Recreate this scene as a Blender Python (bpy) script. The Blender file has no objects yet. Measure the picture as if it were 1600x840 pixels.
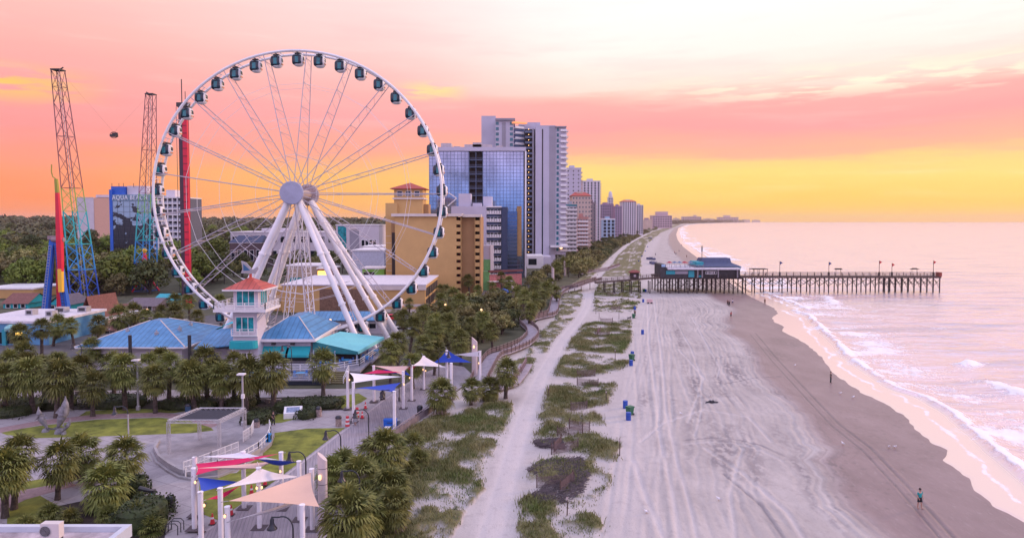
import bpy, bmesh, math, random
import numpy as np
from mathutils import Vector, noise as mnoise
random.seed(7); rng = np.random.default_rng(7)
S = bpy.context.scene; COL = S.collection
R = math.radians; pi = math.pi
# ---------------------------------------------------------------- camera model (photo 1600x840)
F = 1067.0; H = 25.0; PP = 389.7; A = math.atan((PP - 345) / F); cA, sA = math.cos(A), math.sin(A)
def ray(px, py):
    u = (px - 800) / F; v = (PP - py) / F
    return Vector((u, cA + v * sA, -sA + v * cA))
def G(px, py, z=0.0):                    # point of height z seen at a pixel
    d = ray(px, py); t = (z - H) / d.z
    return Vector((d.x * t, d.y * t, z))
def P(px, py, Y):                        # point at distance Y seen at a pixel
    d = ray(px, py); t = Y / d.y
    return Vector((d.x * t, Y, H + d.z * t))
def proj(p):
    x, y, z = p[0], p[1], p[2] - H
    w = y * cA - z * sA; v = y * sA + z * cA
    return 800 + F * x / w, PP - F * v / w
cam = bpy.data.cameras.new('camera'); co = bpy.data.objects.new('camera', cam); COL.objects.link(co)
co.location = (0, 0, H); co.rotation_euler = (pi / 2 - A, 0, 0)
cam.sensor_width = 36; cam.lens = 36 * F / 1600; cam.shift_y = (PP - 420) / 1600; cam.clip_start = 0.5; cam.clip_end = 60000
S.camera = co
# ---------------------------------------------------------------- materials
def lin(c): return tuple(((x / 12.92) if x <= .04045 else ((x + .055) / 1.055) ** 2.4) for x in c)
def hexc(h): return lin(tuple(int(h[i:i + 2], 16) / 255 for i in (0, 2, 4)))
MATS = {}
def M(name, rgb, rough=.65, var=.12, scale=1.2, metal=0., bump=0., emit=0., spec=None, stretch=None, tint=None):
    if name in MATS: return MATS[name]
    m = bpy.data.materials.new(name); m.use_nodes = True; nt = m.node_tree; N = nt.nodes; L = nt.links
    b = N['Principled BSDF']; b.inputs['Roughness'].default_value = rough; b.inputs['Metallic'].default_value = metal
    if spec is not None: b.inputs['Specular IOR Level'].default_value = spec
    b.inputs['Base Color'].default_value = (*rgb, 1)
    if emit:
        b.inputs['Emission Color'].default_value = (*rgb, 1); b.inputs['Emission Strength'].default_value = emit
    elif var:
        g = N.new('ShaderNodeNewGeometry'); n = N.new('ShaderNodeTexNoise'); n.inputs['Scale'].default_value = scale
        n.inputs['Detail'].default_value = 5; n.inputs['Roughness'].default_value = .65
        src = g.outputs['Position']
        if stretch:
            mp = N.new('ShaderNodeMapping'); mp.inputs['Scale'].default_value = stretch; L.new(src, mp.inputs[0]); src = mp.outputs[0]
        L.new(src, n.inputs['Vector'])
        r = N.new('ShaderNodeValToRGB'); r.color_ramp.elements[0].position = .3; r.color_ramp.elements[1].position = .7
        lo = tuple(max(0, c * (1 - var * 1.6)) for c in rgb); hi = tuple(min(1, c * (1 + var)) for c in (tint or rgb))
        r.color_ramp.elements[0].color = (*lo, 1); r.color_ramp.elements[1].color = (*hi, 1)
        L.new(n.outputs[0], r.inputs[0]); L.new(r.outputs[0], b.inputs['Base Color'])
        if bump:
            bp = N.new('ShaderNodeBump'); bp.inputs['Strength'].default_value = bump; bp.inputs['Distance'].default_value = .1
            L.new(n.outputs[0], bp.inputs['Height']); L.new(bp.outputs[0], b.inputs['Normal'])
    MATS[name] = m; return m
white = M('white_paint', (.75, .74, .75), .45, .05, .6)
wheelw = M('wheel_white', (.82, .81, .82), .35, .05, .3)
steelp = M('hub_panel', (.36, .38, .50), .45, .12, .5)
dark = M('dark_metal', (.035, .035, .04), .4, .2)
glassd = M('dark_glass', (.012, .018, .03), .06, 0)
glasst = M('teal_glass', (.02, .30, .34), .12, .5, .8)
concrete = M('concrete', (.36, .34, .35), .85, .18, .5)
asphalt = M('asphalt', (.10, .10, .11), .9, .25, .4)
galv = M('galvanised', (.42, .42, .44), .45, .1, metal=.4)
lampglow = M('lamp_glow', (1., .58, .28), emit=1.6)
# ---------------------------------------------------------------- mesh builder
class MB:
    def __init__(s): s.v = []; s.f = []; s.m = []
    def add(s, vs, fs, mi=0):
        n = len(s.v); s.v += [tuple(v) for v in vs]; s.f += [tuple(i + n for i in f) for f in fs]; s.m += [mi] * len(fs); return s
    def box(s, c, d, rz=0, mi=0):
        x, y, z = d[0] / 2, d[1] / 2, d[2] / 2; k, q = math.cos(rz), math.sin(rz)
        vs = [(c[0] + a * x * k - b * y * q, c[1] + a * x * q + b * y * k, c[2] + e * z) for e in (-1, 1) for a, b in ((-1, -1), (1, -1), (1, 1), (-1, 1))]
        return s.add(vs, [(3, 2, 1, 0), (4, 5, 6, 7), (0, 1, 5, 4), (1, 2, 6, 5), (2, 3, 7, 6), (3, 0, 4, 7)], mi)
    def bx(s, x0, x1, y0, y1, z0, z1, mi=0):
        return s.box(((x0 + x1) / 2, (y0 + y1) / 2, (z0 + z1) / 2), (x1 - x0, y1 - y0, z1 - z0), 0, mi)
    def bar(s, p, q, r, n=6, r2=None, mi=0): return s.tube([p, q], [r, r if r2 is None else r2], n, mi)
    def tube(s, pts, rad, n=8, mi=0, closed=False, sq=(1, 1)):
        pts = [Vector(p) for p in pts]; m = len(pts); vs = []
        if not hasattr(rad, '__len__'): rad = [rad] * m
        for i, p in enumerate(pts):
            a = pts[i - 1] if (i or closed) else p; b = pts[(i + 1) % m] if (i < m - 1 or closed) else p
            t = (b - a).normalized(); u = Vector((0, 0, 1)) if abs(t.z) < .93 else Vector((0, 1, 0))
            e = t.cross(u).normalized(); g = e.cross(t)
            for k in range(n):
                w = 2 * pi * (k + .5) / n; vs.append(p + e * math.cos(w) * rad[i] * sq[0] + g * math.sin(w) * rad[i] * sq[1])
        fs = []
        for i in range(m if closed else m - 1):
            j = (i + 1) % m
            for k in range(n): fs.append((i * n + k, i * n + (k + 1) % n, j * n + (k + 1) % n, j * n + k))
        if not closed: fs += [tuple(range(n - 1, -1, -1)), tuple((m - 1) * n + k for k in range(n))]
        return s.add(vs, fs, mi)
    def prism(s, pts, z0, z1, mi=0, top=None):
        n = len(pts); vs = [(p[0], p[1], z0) for p in pts] + [(p[0], p[1], z1) for p in pts]
        fs = [(i, (i + 1) % n, n + (i + 1) % n, n + i) for i in range(n)]
        s.add(vs, fs + [tuple(range(n - 1, -1, -1))], mi); s.add(vs[n:], [tuple(range(n))], mi if top is None else top); return s
    def lathe(s, prof, c=(0, 0, 0), n=12, mi=0):
        vs = [(c[0] + r * math.cos(2 * pi * k / n), c[1] + r * math.sin(2 * pi * k / n), c[2] + z) for r, z in prof for k in range(n)]
        fs = [(i * n + k, i * n + (k + 1) % n, (i + 1) * n + (k + 1) % n, (i + 1) * n + k) for i in range(len(prof) - 1) for k in range(n)]
        fs += [tuple(range(n - 1, -1, -1)), tuple((len(prof) - 1) * n + k for k in range(n))]
        return s.add(vs, fs, mi)
    def poly(s, pts, mi=0): return s.add(pts, [tuple(range(len(pts)))], mi)
    def hip(s, x0, x1, y0, y1, z0, z1, ov=.5, rx=.0, ry=.0, mi=0, th=.18):   # hip roof, ridge half-lengths rx, ry
        x0 -= ov; x1 += ov; y0 -= ov; y1 += ov; cx, cy = (x0 + x1) / 2, (y0 + y1) / 2
        b = [(x0, y0), (x1, y0), (x1, y1), (x0, y1)]; t = [(cx - rx, cy - ry), (cx + rx, cy - ry), (cx + rx, cy + ry), (cx - rx, cy + ry)]
        vs = [(p[0], p[1], z0 - th) for p in b] + [(p[0], p[1], z0) for p in b] + [(p[0], p[1], z1) for p in t]
        fs = [(3, 2, 1, 0)] + [(i, (i + 1) % 4, 4 + (i + 1) % 4, 4 + i) for i in range(4)] + [(4 + i, 4 + (i + 1) % 4, 8 + (i + 1) % 4, 8 + i) for i in range(4)]
        if rx > 0 or ry > 0: fs.append((8, 9, 10, 11))
        return s.add(vs, fs, mi)
    def mesh(s, name, mats, smooth=False):
        us = sorted({i for f in s.f for i in f})
        if len(us) < len(s.v): mp = {j: i for i, j in enumerate(us)}; s.v = [s.v[j] for j in us]; s.f = [tuple(mp[i] for i in f) for f in s.f]
        me = bpy.data.meshes.new(name); me.from_pydata(s.v, [], s.f)
        for m in (mats if isinstance(mats, (list, tuple)) else [mats]): me.materials.append(m)
        if any(s.m): me.polygons.foreach_set('material_index', s.m)
        if smooth: me.polygons.foreach_set('use_smooth', [True] * len(me.polygons))
        me.update()
        if smooth: me.set_sharp_from_angle(angle=R(38))
        return me
    def o(s, name, mats, par=None, smooth=False, label=None, cat=None, group=None, kind=None, loc=None, rz=0):
        ob = bpy.data.objects.new(name, s.mesh(name, mats, smooth)); COL.objects.link(ob)
        if par: ob.parent = par
        if loc is not None: ob.location = loc
        ob.rotation_euler.z = rz
        tag(ob, label, cat, group, kind); return ob
def tag(o, label=None, cat=None, group=None, kind=None):
    if label: o['label'] = label
    if cat: o['category'] = cat
    if group: o['group'] = group
    if kind: o['kind'] = kind
    return o
def T(name, label, cat, loc=(0, 0, 0), rz=0, group=None, sc=1):
    o = bpy.data.objects.new(name, None); COL.objects.link(o); o.location = loc; o.rotation_euler = (0, 0, rz)
    if sc != 1: o.scale = (sc, sc, sc)
    return tag(o, label, cat, group)
def oe(name, me, par=None, loc=(0, 0, 0), rz=0):
    ob = bpy.data.objects.new(name, me); COL.objects.link(ob); ob.parent = par; ob.location = loc; ob.rotation_euler.z = rz; return ob
KIDS = {}
def dup(root, loc, rz=0, label=None, group=None, sc=None):
    r = root.copy(); COL.objects.link(r); r.location = loc; r.rotation_euler.z = rz
    if sc: r.scale = (sc, sc, sc)
    if label: r['label'] = label
    if group: r['group'] = group
    for ch in list(root.children):
        c = ch.copy(); COL.objects.link(c); c.parent = r
        for g in ch.children:
            d = g.copy(); COL.objects.link(d); d.parent = c
    return r
def rep(par, name, mb, mats, locs, rz=0, lim=100):
    me = mb.mesh(name, mats)
    for l in locs[:lim]: oe(name, me, par, l, rz)
    if len(locs) > lim:
        k = MB(); c, q = math.cos(rz), math.sin(rz)
        for l in locs[lim:]:
            n = len(k.v); k.v += [(l[0] + v[0] * c - v[1] * q, l[1] + v[0] * q + v[1] * c, l[2] + v[2]) for v in mb.v]
            k.f += [tuple(i + n for i in f) for f in mb.f]; k.m += mb.m
        k.o(name, mats, par, kind='stuff')
ONES = 'first second third fourth fifth sixth seventh eighth ninth tenth eleventh twelfth thirteenth fourteenth fifteenth sixteenth seventeenth eighteenth nineteenth'.split()
TENS = {2: 'twenty', 3: 'thirty', 4: 'forty', 5: 'fifty', 6: 'sixty', 7: 'seventy', 8: 'eighty', 9: 'ninety'}
TENTH = {2: 'twentieth', 3: 'thirtieth', 4: 'fortieth', 5: 'fiftieth', 6: 'sixtieth', 7: 'seventieth', 8: 'eightieth', 9: 'ninetieth'}
def ordw(i):
    if i <= 19: return ONES[i - 1]
    return TENTH[i // 10] if i % 10 == 0 else TENS[i // 10] + '-' + ONES[i % 10 - 1]
def ordinal(obs, fmt, key=None, group=None):
    obs = sorted(obs, key=key or (lambda o: proj(o.location)[0]))
    for i, o in enumerate(obs):
        o['label'] = fmt.format('leftmost' if i == 0 and 'from the left' not in fmt else ordw(i + 1))
        if group: o['group'] = group
# ---------------------------------------------------------------- numpy noise
_tab = rng.random((256, 256))
def vn(x, y):
    xi = np.floor(x).astype(int); yi = np.floor(y).astype(int); fx = x - xi; fy = y - yi
    fx = fx * fx * (3 - 2 * fx); fy = fy * fy * (3 - 2 * fy); t = lambda a, b: _tab[a & 255, b & 255]
    return (t(xi, yi) * (1 - fx) + t(xi + 1, yi) * fx) * (1 - fy) + (t(xi, yi + 1) * (1 - fx) + t(xi + 1, yi + 1) * fx) * fy
def fbm(x, y, o=4):
    s = 0; a = .5; n = 0
    for k in range(o): s = s + a * vn(x * 2 ** k + 17 * k, y * 2 ** k + 31 * k); n += a; a *= .55
    return s / n
def inpoly(X, Y, poly):
    c = np.zeros(X.shape, bool); n = len(poly); j = n - 1
    for i in range(n):
        xi, yi = poly[i][0], poly[i][1]; xj, yj = poly[j][0], poly[j][1]
        if yi != yj: c ^= ((yi > Y) != (yj > Y)) & (X < (xj - xi) * (Y - yi) / (yj - yi) + xi)
        j = i
    return c
def gp(pts, z=0): return [G(x, y, z) for x, y in pts]
def gridmesh(name, X, Y, Z, attrs, mat, kind, smooth=True):
    n, m = X.shape; v = np.stack([X, Y, Z], -1).reshape(-1, 3)
    i = np.arange(n * m).reshape(n, m); f = np.stack([i[:-1, :-1], i[:-1, 1:], i[1:, 1:], i[1:, :-1]], -1).reshape(-1, 4)
    me = bpy.data.meshes.new(name); me.vertices.add(len(v)); me.vertices.foreach_set('co', v.astype(np.float32).ravel())
    me.loops.add(f.size); me.loops.foreach_set('vertex_index', f.astype(np.int32).ravel())
    me.polygons.add(len(f)); me.polygons.foreach_set('loop_start', np.arange(0, f.size, 4, dtype=np.int32))
    me.update(calc_edges=True)
    if smooth: me.polygons.foreach_set('use_smooth', [True] * len(f))
    for k, a in attrs.items():
        at = me.attributes.new(k, 'FLOAT', 'POINT'); at.data.foreach_set('value', a.astype(np.float32).ravel())
    me.materials.append(mat); ob = bpy.data.objects.new(name, me); COL.objects.link(ob); ob['kind'] = kind; return ob
def soup(name, V, nv, mat, par=None, kind=None, mi=None, mats=None):   # V (k, nv, 3) separate faces
    k = len(V); me = bpy.data.meshes.new(name); me.vertices.add(k * nv); me.vertices.foreach_set('co', V.astype(np.float32).ravel())
    me.loops.add(k * nv); me.loops.foreach_set('vertex_index', np.arange(k * nv, dtype=np.int32))
    me.polygons.add(k); me.polygons.foreach_set('loop_start', np.arange(0, k * nv, nv, dtype=np.int32)); me.update(calc_edges=True)
    me.materials.append(mat); return me
# ================================================================ SKY, SUN
GAIN = 1.0; SAZ, SEL = 66, 15
W = bpy.data.worlds.new('World'); S.world = W; W.use_nodes = True
nt = W.node_tree; N = nt.nodes; L = nt.links
for n in list(N): N.remove(n)
def nd(t, **k):
    n = N.new(t)
    for a, b in k.items(): setattr(n, a, b)
    return n
def mth(op, a, b=None, c=None):
    n = nd('ShaderNodeMath', operation=op)
    for i, x in enumerate((a, b, c)):
        if x is None: continue
        if isinstance(x, (int, float)): n.inputs[i].default_value = x
        else: L.new(x, n.inputs[i])
    return n.outputs[0]
def mixc(f, a, b, bl='MIX'):
    n = nd('ShaderNodeMix', data_type='RGBA', blend_type=bl)
    for s_, x in ((0, f), (6, a), (7, b)):
        if isinstance(x, (int, float)): n.inputs[s_].default_value = x
        elif isinstance(x, tuple): n.inputs[s_].default_value = (*x, 1)
        else: L.new(x, n.inputs[s_])
    return n.outputs[2]
def ramp(f, st):
    n = nd('ShaderNodeValToRGB'); e = n.color_ramp.elements
    for i, (p, c) in enumerate(st):
        el = e[i] if i < 2 else e.new(p)
        el.position = p; el.color = (*(hexc(c) if isinstance(c, str) else c), 1)
    L.new(f, n.inputs[0]); return n.outputs[0]
def rng01(x, a, b):
    n = nd('ShaderNodeMapRange', interpolation_type='SMOOTHSTEP')
    L.new(x, n.inputs[0]); n.inputs[1].default_value = a; n.inputs[2].default_value = b; return n.outputs[0]
tc = nd('ShaderNodeTexCoord'); sp = nd('ShaderNodeSeparateXYZ'); L.new(tc.outputs['Generated'], sp.inputs[0])
dx, dy, dz = sp.outputs
hl = mth('SQRT', mth('ADD', mth('MULTIPLY', dx, dx), mth('MULTIPLY', dy, dy)))
v = mth('DIVIDE', dz, mth('MAXIMUM', hl, .001))             # tan of elevation
az = mth('ARCTAN2', dx, dy)                                   # 0 ahead, + right (radians)
cv = nd('ShaderNodeCombineXYZ'); L.new(mth('MULTIPLY', az, 2.2), cv.inputs[0]); L.new(mth('MULTIPLY', v, 16.), cv.inputs[1])
nz = nd('ShaderNodeTexNoise'); nz.inputs['Scale'].default_value = 1.6; nz.inputs['Detail'].default_value = 6; nz.inputs['Roughness'].default_value = .6; L.new(cv.outputs[0], nz.inputs['Vector'])
nf = mth('SUBTRACT', nz.outputs[0], .5)
cv2 = nd('ShaderNodeCombineXYZ'); L.new(mth('MULTIPLY', az, 7.), cv2.inputs[0]); L.new(mth('MULTIPLY', v, 70.), cv2.inputs[1]); cv2.inputs[2].default_value = 4.3
nz2 = nd('ShaderNodeTexNoise'); nz2.inputs['Scale'].default_value = 1.1; nz2.inputs['Detail'].default_value = 5; L.new(cv2.outputs[0], nz2.inputs['Vector'])
nf2 = mth('SUBTRACT', nz2.outputs[0], .5)
vw = mth('ADD', v, mth('ADD', mth('MULTIPLY', nf, .040), mth('MULTIPLY', nf2, .018)))
q = mth('DIVIDE', vw, .5)                                     # ramps span tan 0..0.5
def E(y): return max(0., (345 - y) / F / .5)
left = ramp(q, [(0, 'ff8f5a'), (E(325), 'ff9057'), (E(275), 'ff9a72'), (E(225), 'f99a96'), (E(180), 'ffa39f'), (E(100), 'ffb9b0'), (E(20), 'ffcbc4'), (.80, 'f2cfd8'), (1., 'cdbfe0')])
mid = ramp(q, [(0, 'ffad55'), (E(320), 'ffb45a'), (E(280), 'ffc06c'), (E(240), 'ffa98f'), (E(190), 'ffa9a8'), (E(150), 'ffb6b0'), (E(80), 'ffd2cd'), (E(5), 'ffdedb'), (.80, 'f0d8e0'), (1., 'cfc6e4')])
right = ramp(q, [(0, 'ffc662'), (E(320), 'ffce60'), (E(278), 'ffdc7c'), (E(260), 'ffd484'), (E(244), 'ffb694'), (E(205), 'fba4a2'), (E(172), 'ffb0a9'), (E(158), 'ffc6b8'), (E(146), 'ffe2d3'), (E(95), 'fff6ed'), (E(20), 'fffefa'), (.85, 'f8ecec'), (1., 'dcd2ea')])
c1 = mixc(rng01(az, R(-36), R(-12)), left, mid)
c2 = mixc(rng01(az, R(-14), R(8)), c1, right)
# bright streaks of lit cloud along the edge of the pink bank
sn = nd('ShaderNodeTexNoise'); sn.inputs['Scale'].default_value = 1.3; sn.inputs['Detail'].default_value = 6; cv3 = nd('ShaderNodeCombineXYZ')
L.new(mth('MULTIPLY', az, 9.), cv3.inputs[0]); L.new(mth('MULTIPLY', v, 60.), cv3.inputs[1]); cv3.inputs[2].default_value = 9.1; L.new(cv3.outputs[0], sn.inputs['Vector'])
def band(y, w): return mth('SUBTRACT', 1., rng01(mth('ABSOLUTE', mth('SUBTRACT', v, (345 - y) / F)), 0., w / F))
stk = mth('MULTIPLY', rng01(sn.outputs[0], .47, .57), band(150, 34))
stk = mth('MULTIPLY', stk, rng01(az, R(8), R(22)))
c3 = mixc(mth('MULTIPLY', stk, .9), c2, hexc('fff6da'))
stl = mth('MULTIPLY', mth('MULTIPLY', band(172, 34), rng01(sn.outputs[0], .38, .52)), mth('SUBTRACT', 1., rng01(az, R(-36.5), R(-29))))
c3 = mixc(mth('MULTIPLY', stl, 1.), c3, hexc('ffc96a'))
stm = mth('MULTIPLY', mth('MULTIPLY', band(146, 20), rng01(sn.outputs[0], .40, .52)), mth('MULTIPLY', rng01(az, R(-10.5), R(-7)), mth('SUBTRACT', 1., rng01(az, R(-6), R(-3)))))
c3 = mixc(mth('MULTIPLY', stm, 1.), c3, hexc('ffdf9c'))
yel = mth('MULTIPLY', mth('MULTIPLY', band(285, 34), rng01(nz2.outputs[0], .5, .68)), rng01(az, R(10), R(34)))
c3 = mixc(mth('MULTIPLY', yel, .5), c3, hexc('ffe9a0'))
# small dusky puffs above the bank
pf = mth('MULTIPLY', mth('MULTIPLY', band(118, 9), rng01(sn.outputs[0], .55, .66)), mth('SUBTRACT', 1., rng01(mth('ABSOLUTE', mth('SUBTRACT', az, R(6.5))), 0., R(3.5))))
c3 = mixc(mth('MULTIPLY', pf, .7), c3, hexc('f7a9ae'))
wisp = mth('MULTIPLY', rng01(nz.outputs[0], .46, .66), mth('MULTIPLY', rng01(v, .05, .12), mth('SUBTRACT', 1., rng01(v, .22, .36))))
c3 = mixc(mth('MULTIPLY', wisp, .16), c3, hexc('f3a3a6')); c3 = mixc(mth('MULTIPLY', mth('MULTIPLY', rng01(nz2.outputs[0], .54, .7), rng01(v, .07, .15)), .08), c3, hexc('fff0e4'))
# overhead and behind the camera the dawn sky is lavender blue
back = rng01(mth('ABSOLUTE', az), R(55), R(120)); upf = rng01(v, .45, 1.3)
c4 = mixc(back, c3, ramp(mth('DIVIDE', v, 2.), [(0, '7f9ad6'), (.018, '93a2da'), (.05, 'e0b2cc'), (.09, 'dcb4d6'), (.2, 'c8bcde'), (.5, 'bdbce0'), (1, 'b6b9e0')]))
c5 = mixc(upf, c4, hexc('c6c2e1'))
gain = mth('ADD', 1., mth('MULTIPLY', mth('MAXIMUM', back, upf), GAIN))
cvg = nd('ShaderNodeVectorMath', operation='SCALE'); L.new(c5, cvg.inputs[0]); L.new(gain, cvg.inputs[3])
low = mixc(rng01(v, -.02, 0.), (.25, .22, .25), cvg.outputs[0])
st = nd('ShaderNodeMath', operation='ADD')
bg = nd('ShaderNodeBackground'); L.new(low, bg.inputs[0]); bg.inputs[1].default_value = 1.0
sky = nd('ShaderNodeTexSky', sky_type='NISHITA'); sky.sun_disc = False; sky.sun_elevation = R(SEL); sky.sun_rotation = R(SAZ)
bg2 = nd('ShaderNodeBackground'); L.new(sky.outputs[0], bg2.inputs[0]); bg2.inputs[1].default_value = .004
ads = nd('ShaderNodeAddShader'); L.new(bg.outputs[0], ads.inputs[0]); L.new(bg2.outputs[0], ads.inputs[1])
out = nd('ShaderNodeOutputWorld'); L.new(ads.outputs[0], out.inputs[0])
sl = bpy.data.lights.new('sun', 'SUN'); sl.energy = 2.0; sl.angle = R(10); sl.color = (1., .62, .42)
so = bpy.data.objects.new('sun', sl); COL.objects.link(so)
d = Vector((math.sin(R(SAZ)) * math.cos(R(SEL)), math.cos(R(SAZ)) * math.cos(R(SEL)), math.sin(R(SEL))))
so.rotation_euler = d.to_track_quat('Z', 'Y').to_euler()
S.view_settings.view_transform = 'Standard'; S.view_settings.look = 'None'; S.view_settings.gamma = 1; S.view_settings.exposure = .08
# ================================================================ GROUND, SAND, SEA
def amat(name, build):
    m = bpy.data.materials.new(name); m.use_nodes = True; build(m.node_tree, m.node_tree.nodes['Principled BSDF']); return m
class NT:                                                     # tiny node helper for materials
    def __init__(s, nt): s.N = nt.nodes; s.L = nt.links
    def at(s, n): a = s.N.new('ShaderNodeAttribute'); a.attribute_name = n; return a.outputs['Fac']
    def pos(s, sc=(1, 1, 1)):
        g = s.N.new('ShaderNodeNewGeometry'); m = s.N.new('ShaderNodeMapping'); m.inputs['Scale'].default_value = sc; s.L.new(g.outputs['Position'], m.inputs[0]); return m.outputs[0]
    def noise(s, vec, sc, det=5, ro=.6):
        n = s.N.new('ShaderNodeTexNoise'); n.inputs['Scale'].default_value = sc; n.inputs['Detail'].default_value = det; n.inputs['Roughness'].default_value = ro; s.L.new(vec, n.inputs['Vector']); return n.outputs[0]
    def mix(s, f, a, b, t='RGBA'):
        n = s.N.new('ShaderNodeMix'); n.data_type = t; o = (0, 6, 7) if t == 'RGBA' else (0, 2, 3)
        for i, x in zip(o, (f, a, b)):
            if isinstance(x, (int, float)): n.inputs[i].default_value = x
            elif isinstance(x, tuple): n.inputs[i].default_value = (*x, 1)
            else: s.L.new(x, n.inputs[i])
        return n.outputs[2 if t == 'RGBA' else 0]
    def mr(s, x, a, b, c=0, d=1):
        n = s.N.new('ShaderNodeMapRange'); s.L.new(x, n.inputs[0])
        for i, q in enumerate((a, b, c, d)): n.inputs[i + 1].default_value = q
        return n.outputs[0]
    def ma(s, op, a, b):
        n = s.N.new('ShaderNodeMath'); n.operation = op
        for i, x in enumerate((a, b)):
            if isinstance(x, (int, float)): n.inputs[i].default_value = x
            else: s.L.new(x, n.inputs[i])
        return n.outputs[0]
def sandm(nt, b):
    t = NT(nt); wet = t.at('wet'); trk = t.at('track'); grn = t.at('green'); tone = t.at('tone')
    n1 = t.noise(t.pos(), .9); n2 = t.noise(t.pos((.6, .25, 1)), .35, 7, .72); n3 = t.noise(t.pos(), 6., 4)
    dry = t.mix(t.mr(n2, .35, .65), (.335, .305, .285), (.455, .42, .395))
    dry = t.mix(t.ma('MULTIPLY', tone, .75), dry, (.52, .485, .48))
    dry = t.mix(t.ma('MULTIPLY', t.mr(n1, .55, .72), .35), dry, (.25, .22, .215))
    dry = t.mix(t.ma('MULTIPLY', t.ma('MAXIMUM', trk, 0.), .55), dry, (.56, .52, .51))
    dry = t.mix(t.ma('MULTIPLY', t.ma('MAXIMUM', t.ma('MULTIPLY', trk, -1.), 0.), .75), dry, (.165, .145, .155))
    wt = t.mix(t.mr(n2, .35, .65), (.185, .125, .125), (.26, .185, .185))
    wt = t.mix(t.ma('MULTIPLY', t.ma('MAXIMUM', t.ma('MULTIPLY', trk, -1.), 0.), 1.2), wt, (.09, .065, .07)); c = t.mix(wet, dry, wt)
    g = t.mix(t.mr(n1, .35, .65), (.075, .085, .028), (.17, .16, .06))
    g = t.mix(t.mr(n3, .5, .7), g, (.16, .12, .09))
    n4 = t.noise(t.pos((3.2, .55, 1)), 1.4, 6, .8); c = t.mix(t.ma('MULTIPLY', t.mr(n4, .56, .7), .45), c, (.20, .175, .18)); c = t.mix(t.ma('MULTIPLY', t.mr(n3, .58, .72), .35), c, (.17, .15, .155)); c = t.mix(t.ma('MULTIPLY', t.mr(n4, .44, .30), .35), c, (.55, .51, .50))
    c = t.mix(grn, c, g); t.L.new(c, b.inputs['Base Color'])
    t.L.new(t.mix(wet, .9, .42, 'FLOAT'), b.inputs['Roughness'])
    bp = t.N.new('ShaderNodeBump'); bp.inputs['Strength'].default_value = .5; bp.inputs['Distance'].default_value = .12
    h = t.ma('ADD', t.ma('MULTIPLY', n3, .5), n2); t.L.new(t.ma('MULTIPLY', h, t.mr(wet, 0, 1, 1, .15)), bp.inputs['Height']); t.L.new(bp.outputs[0], b.inputs['Normal'])
SAND = amat('beach_sand', sandm)
def seam(nt, b):
    t = NT(nt); foam = t.at('foam'); film = t.at('film')
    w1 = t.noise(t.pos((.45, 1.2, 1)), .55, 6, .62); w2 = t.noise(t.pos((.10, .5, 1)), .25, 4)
    lace = t.noise(t.pos((1, .55, 1)), .9, 8, .78)
    fo = t.mr(t.ma('ADD', foam, t.ma('MULTIPLY', t.ma('SUBTRACT', lace, .5), 2.3)), .40, .60)
    wc = t.mix(film, t.mix(t.mr(w2, .5, .68), (.88, .71, .74), (.54, .52, .66)), (.86, .68, .62))  # bluish streaks in the water colour stand for shaded wave faces
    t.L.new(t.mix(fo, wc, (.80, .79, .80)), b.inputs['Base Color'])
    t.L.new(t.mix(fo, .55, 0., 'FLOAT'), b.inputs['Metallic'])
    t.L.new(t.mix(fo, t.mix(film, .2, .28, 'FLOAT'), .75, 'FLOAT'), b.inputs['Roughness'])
    bp = t.N.new('ShaderNodeBump'); bp.inputs['Distance'].default_value = .5
    t.L.new(t.mix(film, .75, .03, 'FLOAT'), bp.inputs['Strength'])
    t.L.new(t.ma('ADD', t.ma('ADD', w1, w2), t.ma('MULTIPLY', fo, .25)), bp.inputs['Height']); t.L.new(bp.outputs[0], b.inputs['Normal'])
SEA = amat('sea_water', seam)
def interp(pts, Yq, zz=0):
    w = sorted([(p.y, p.x) for p in pts]); ys = np.array([a for a, _ in w]); xs = np.array([b for _, b in w]); return np.interp(Yq, ys, xs)
EDGE = gp([(1280, 346.2), (1190, 347.2), (1130, 348.4), (1090, 349.6), (1072, 351.5), (1060, 356), (1056, 366), (1058, 374), (1064, 383), (1076, 393), (1096, 408), (1110, 418), (1128, 432), (1148, 448), (1166, 461), (1190, 473), (1207, 481), (1213, 489), (1203, 496), (1207, 503), (1222, 510), (1219, 517), (1239, 527), (1260, 540), (1281, 559), (1298, 583), (1341, 613), (1376, 629), (1387, 637), (1410, 651), (1427, 673), (1453, 694), (1476, 702), (1474, 710), (1466, 718), (1486, 734), (1508, 746), (1516, 765), (1543, 789), (1573, 806), (1600, 821), (1640, 845), (1760, 920)])
SLEFT = gp([(400, 960), (500, 840), (560, 735), (615, 684), (690, 640), (760, 590), (800, 555), (830, 520), (860, 490), (880, 455), (905, 440), (945, 412), (975, 385), (1000, 370), (1030, 356), (1046, 351.5), (1066, 349.5), (1100, 348.4), (1170, 347), (1260, 346.2)])
PATHC = gp([(740, 900), (765, 840), (782, 780), (800, 715), (822, 645), (848, 585), (880, 530), (905, 500), (918, 478), (920, 460), (918, 448), (934, 432), (948, 415), (962, 398), (975, 386), (990, 376), (1010, 365), (1030, 357), (1046, 352)])
def rows(a, b, g):
    o = [a]
    while o[-1] < b: o.append(o[-1] * (1 + g))
    return o
YR = np.array(rows(42, 320, .0036) + rows(325, 14000, .03))
U = np.linspace(0, 1, 420)
XL = interp(SLEFT, YR) - 1.5; XE = interp(EDGE, YR) + .35 * (vn(YR * .8, YR * 0) - .5)
Xs = XL[:, None] + (XE + 3 - XL)[:, None] * U[None, :]; Ys = np.repeat(YR[:, None], 420, 1)
tin = XE[:, None] - Xs
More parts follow.
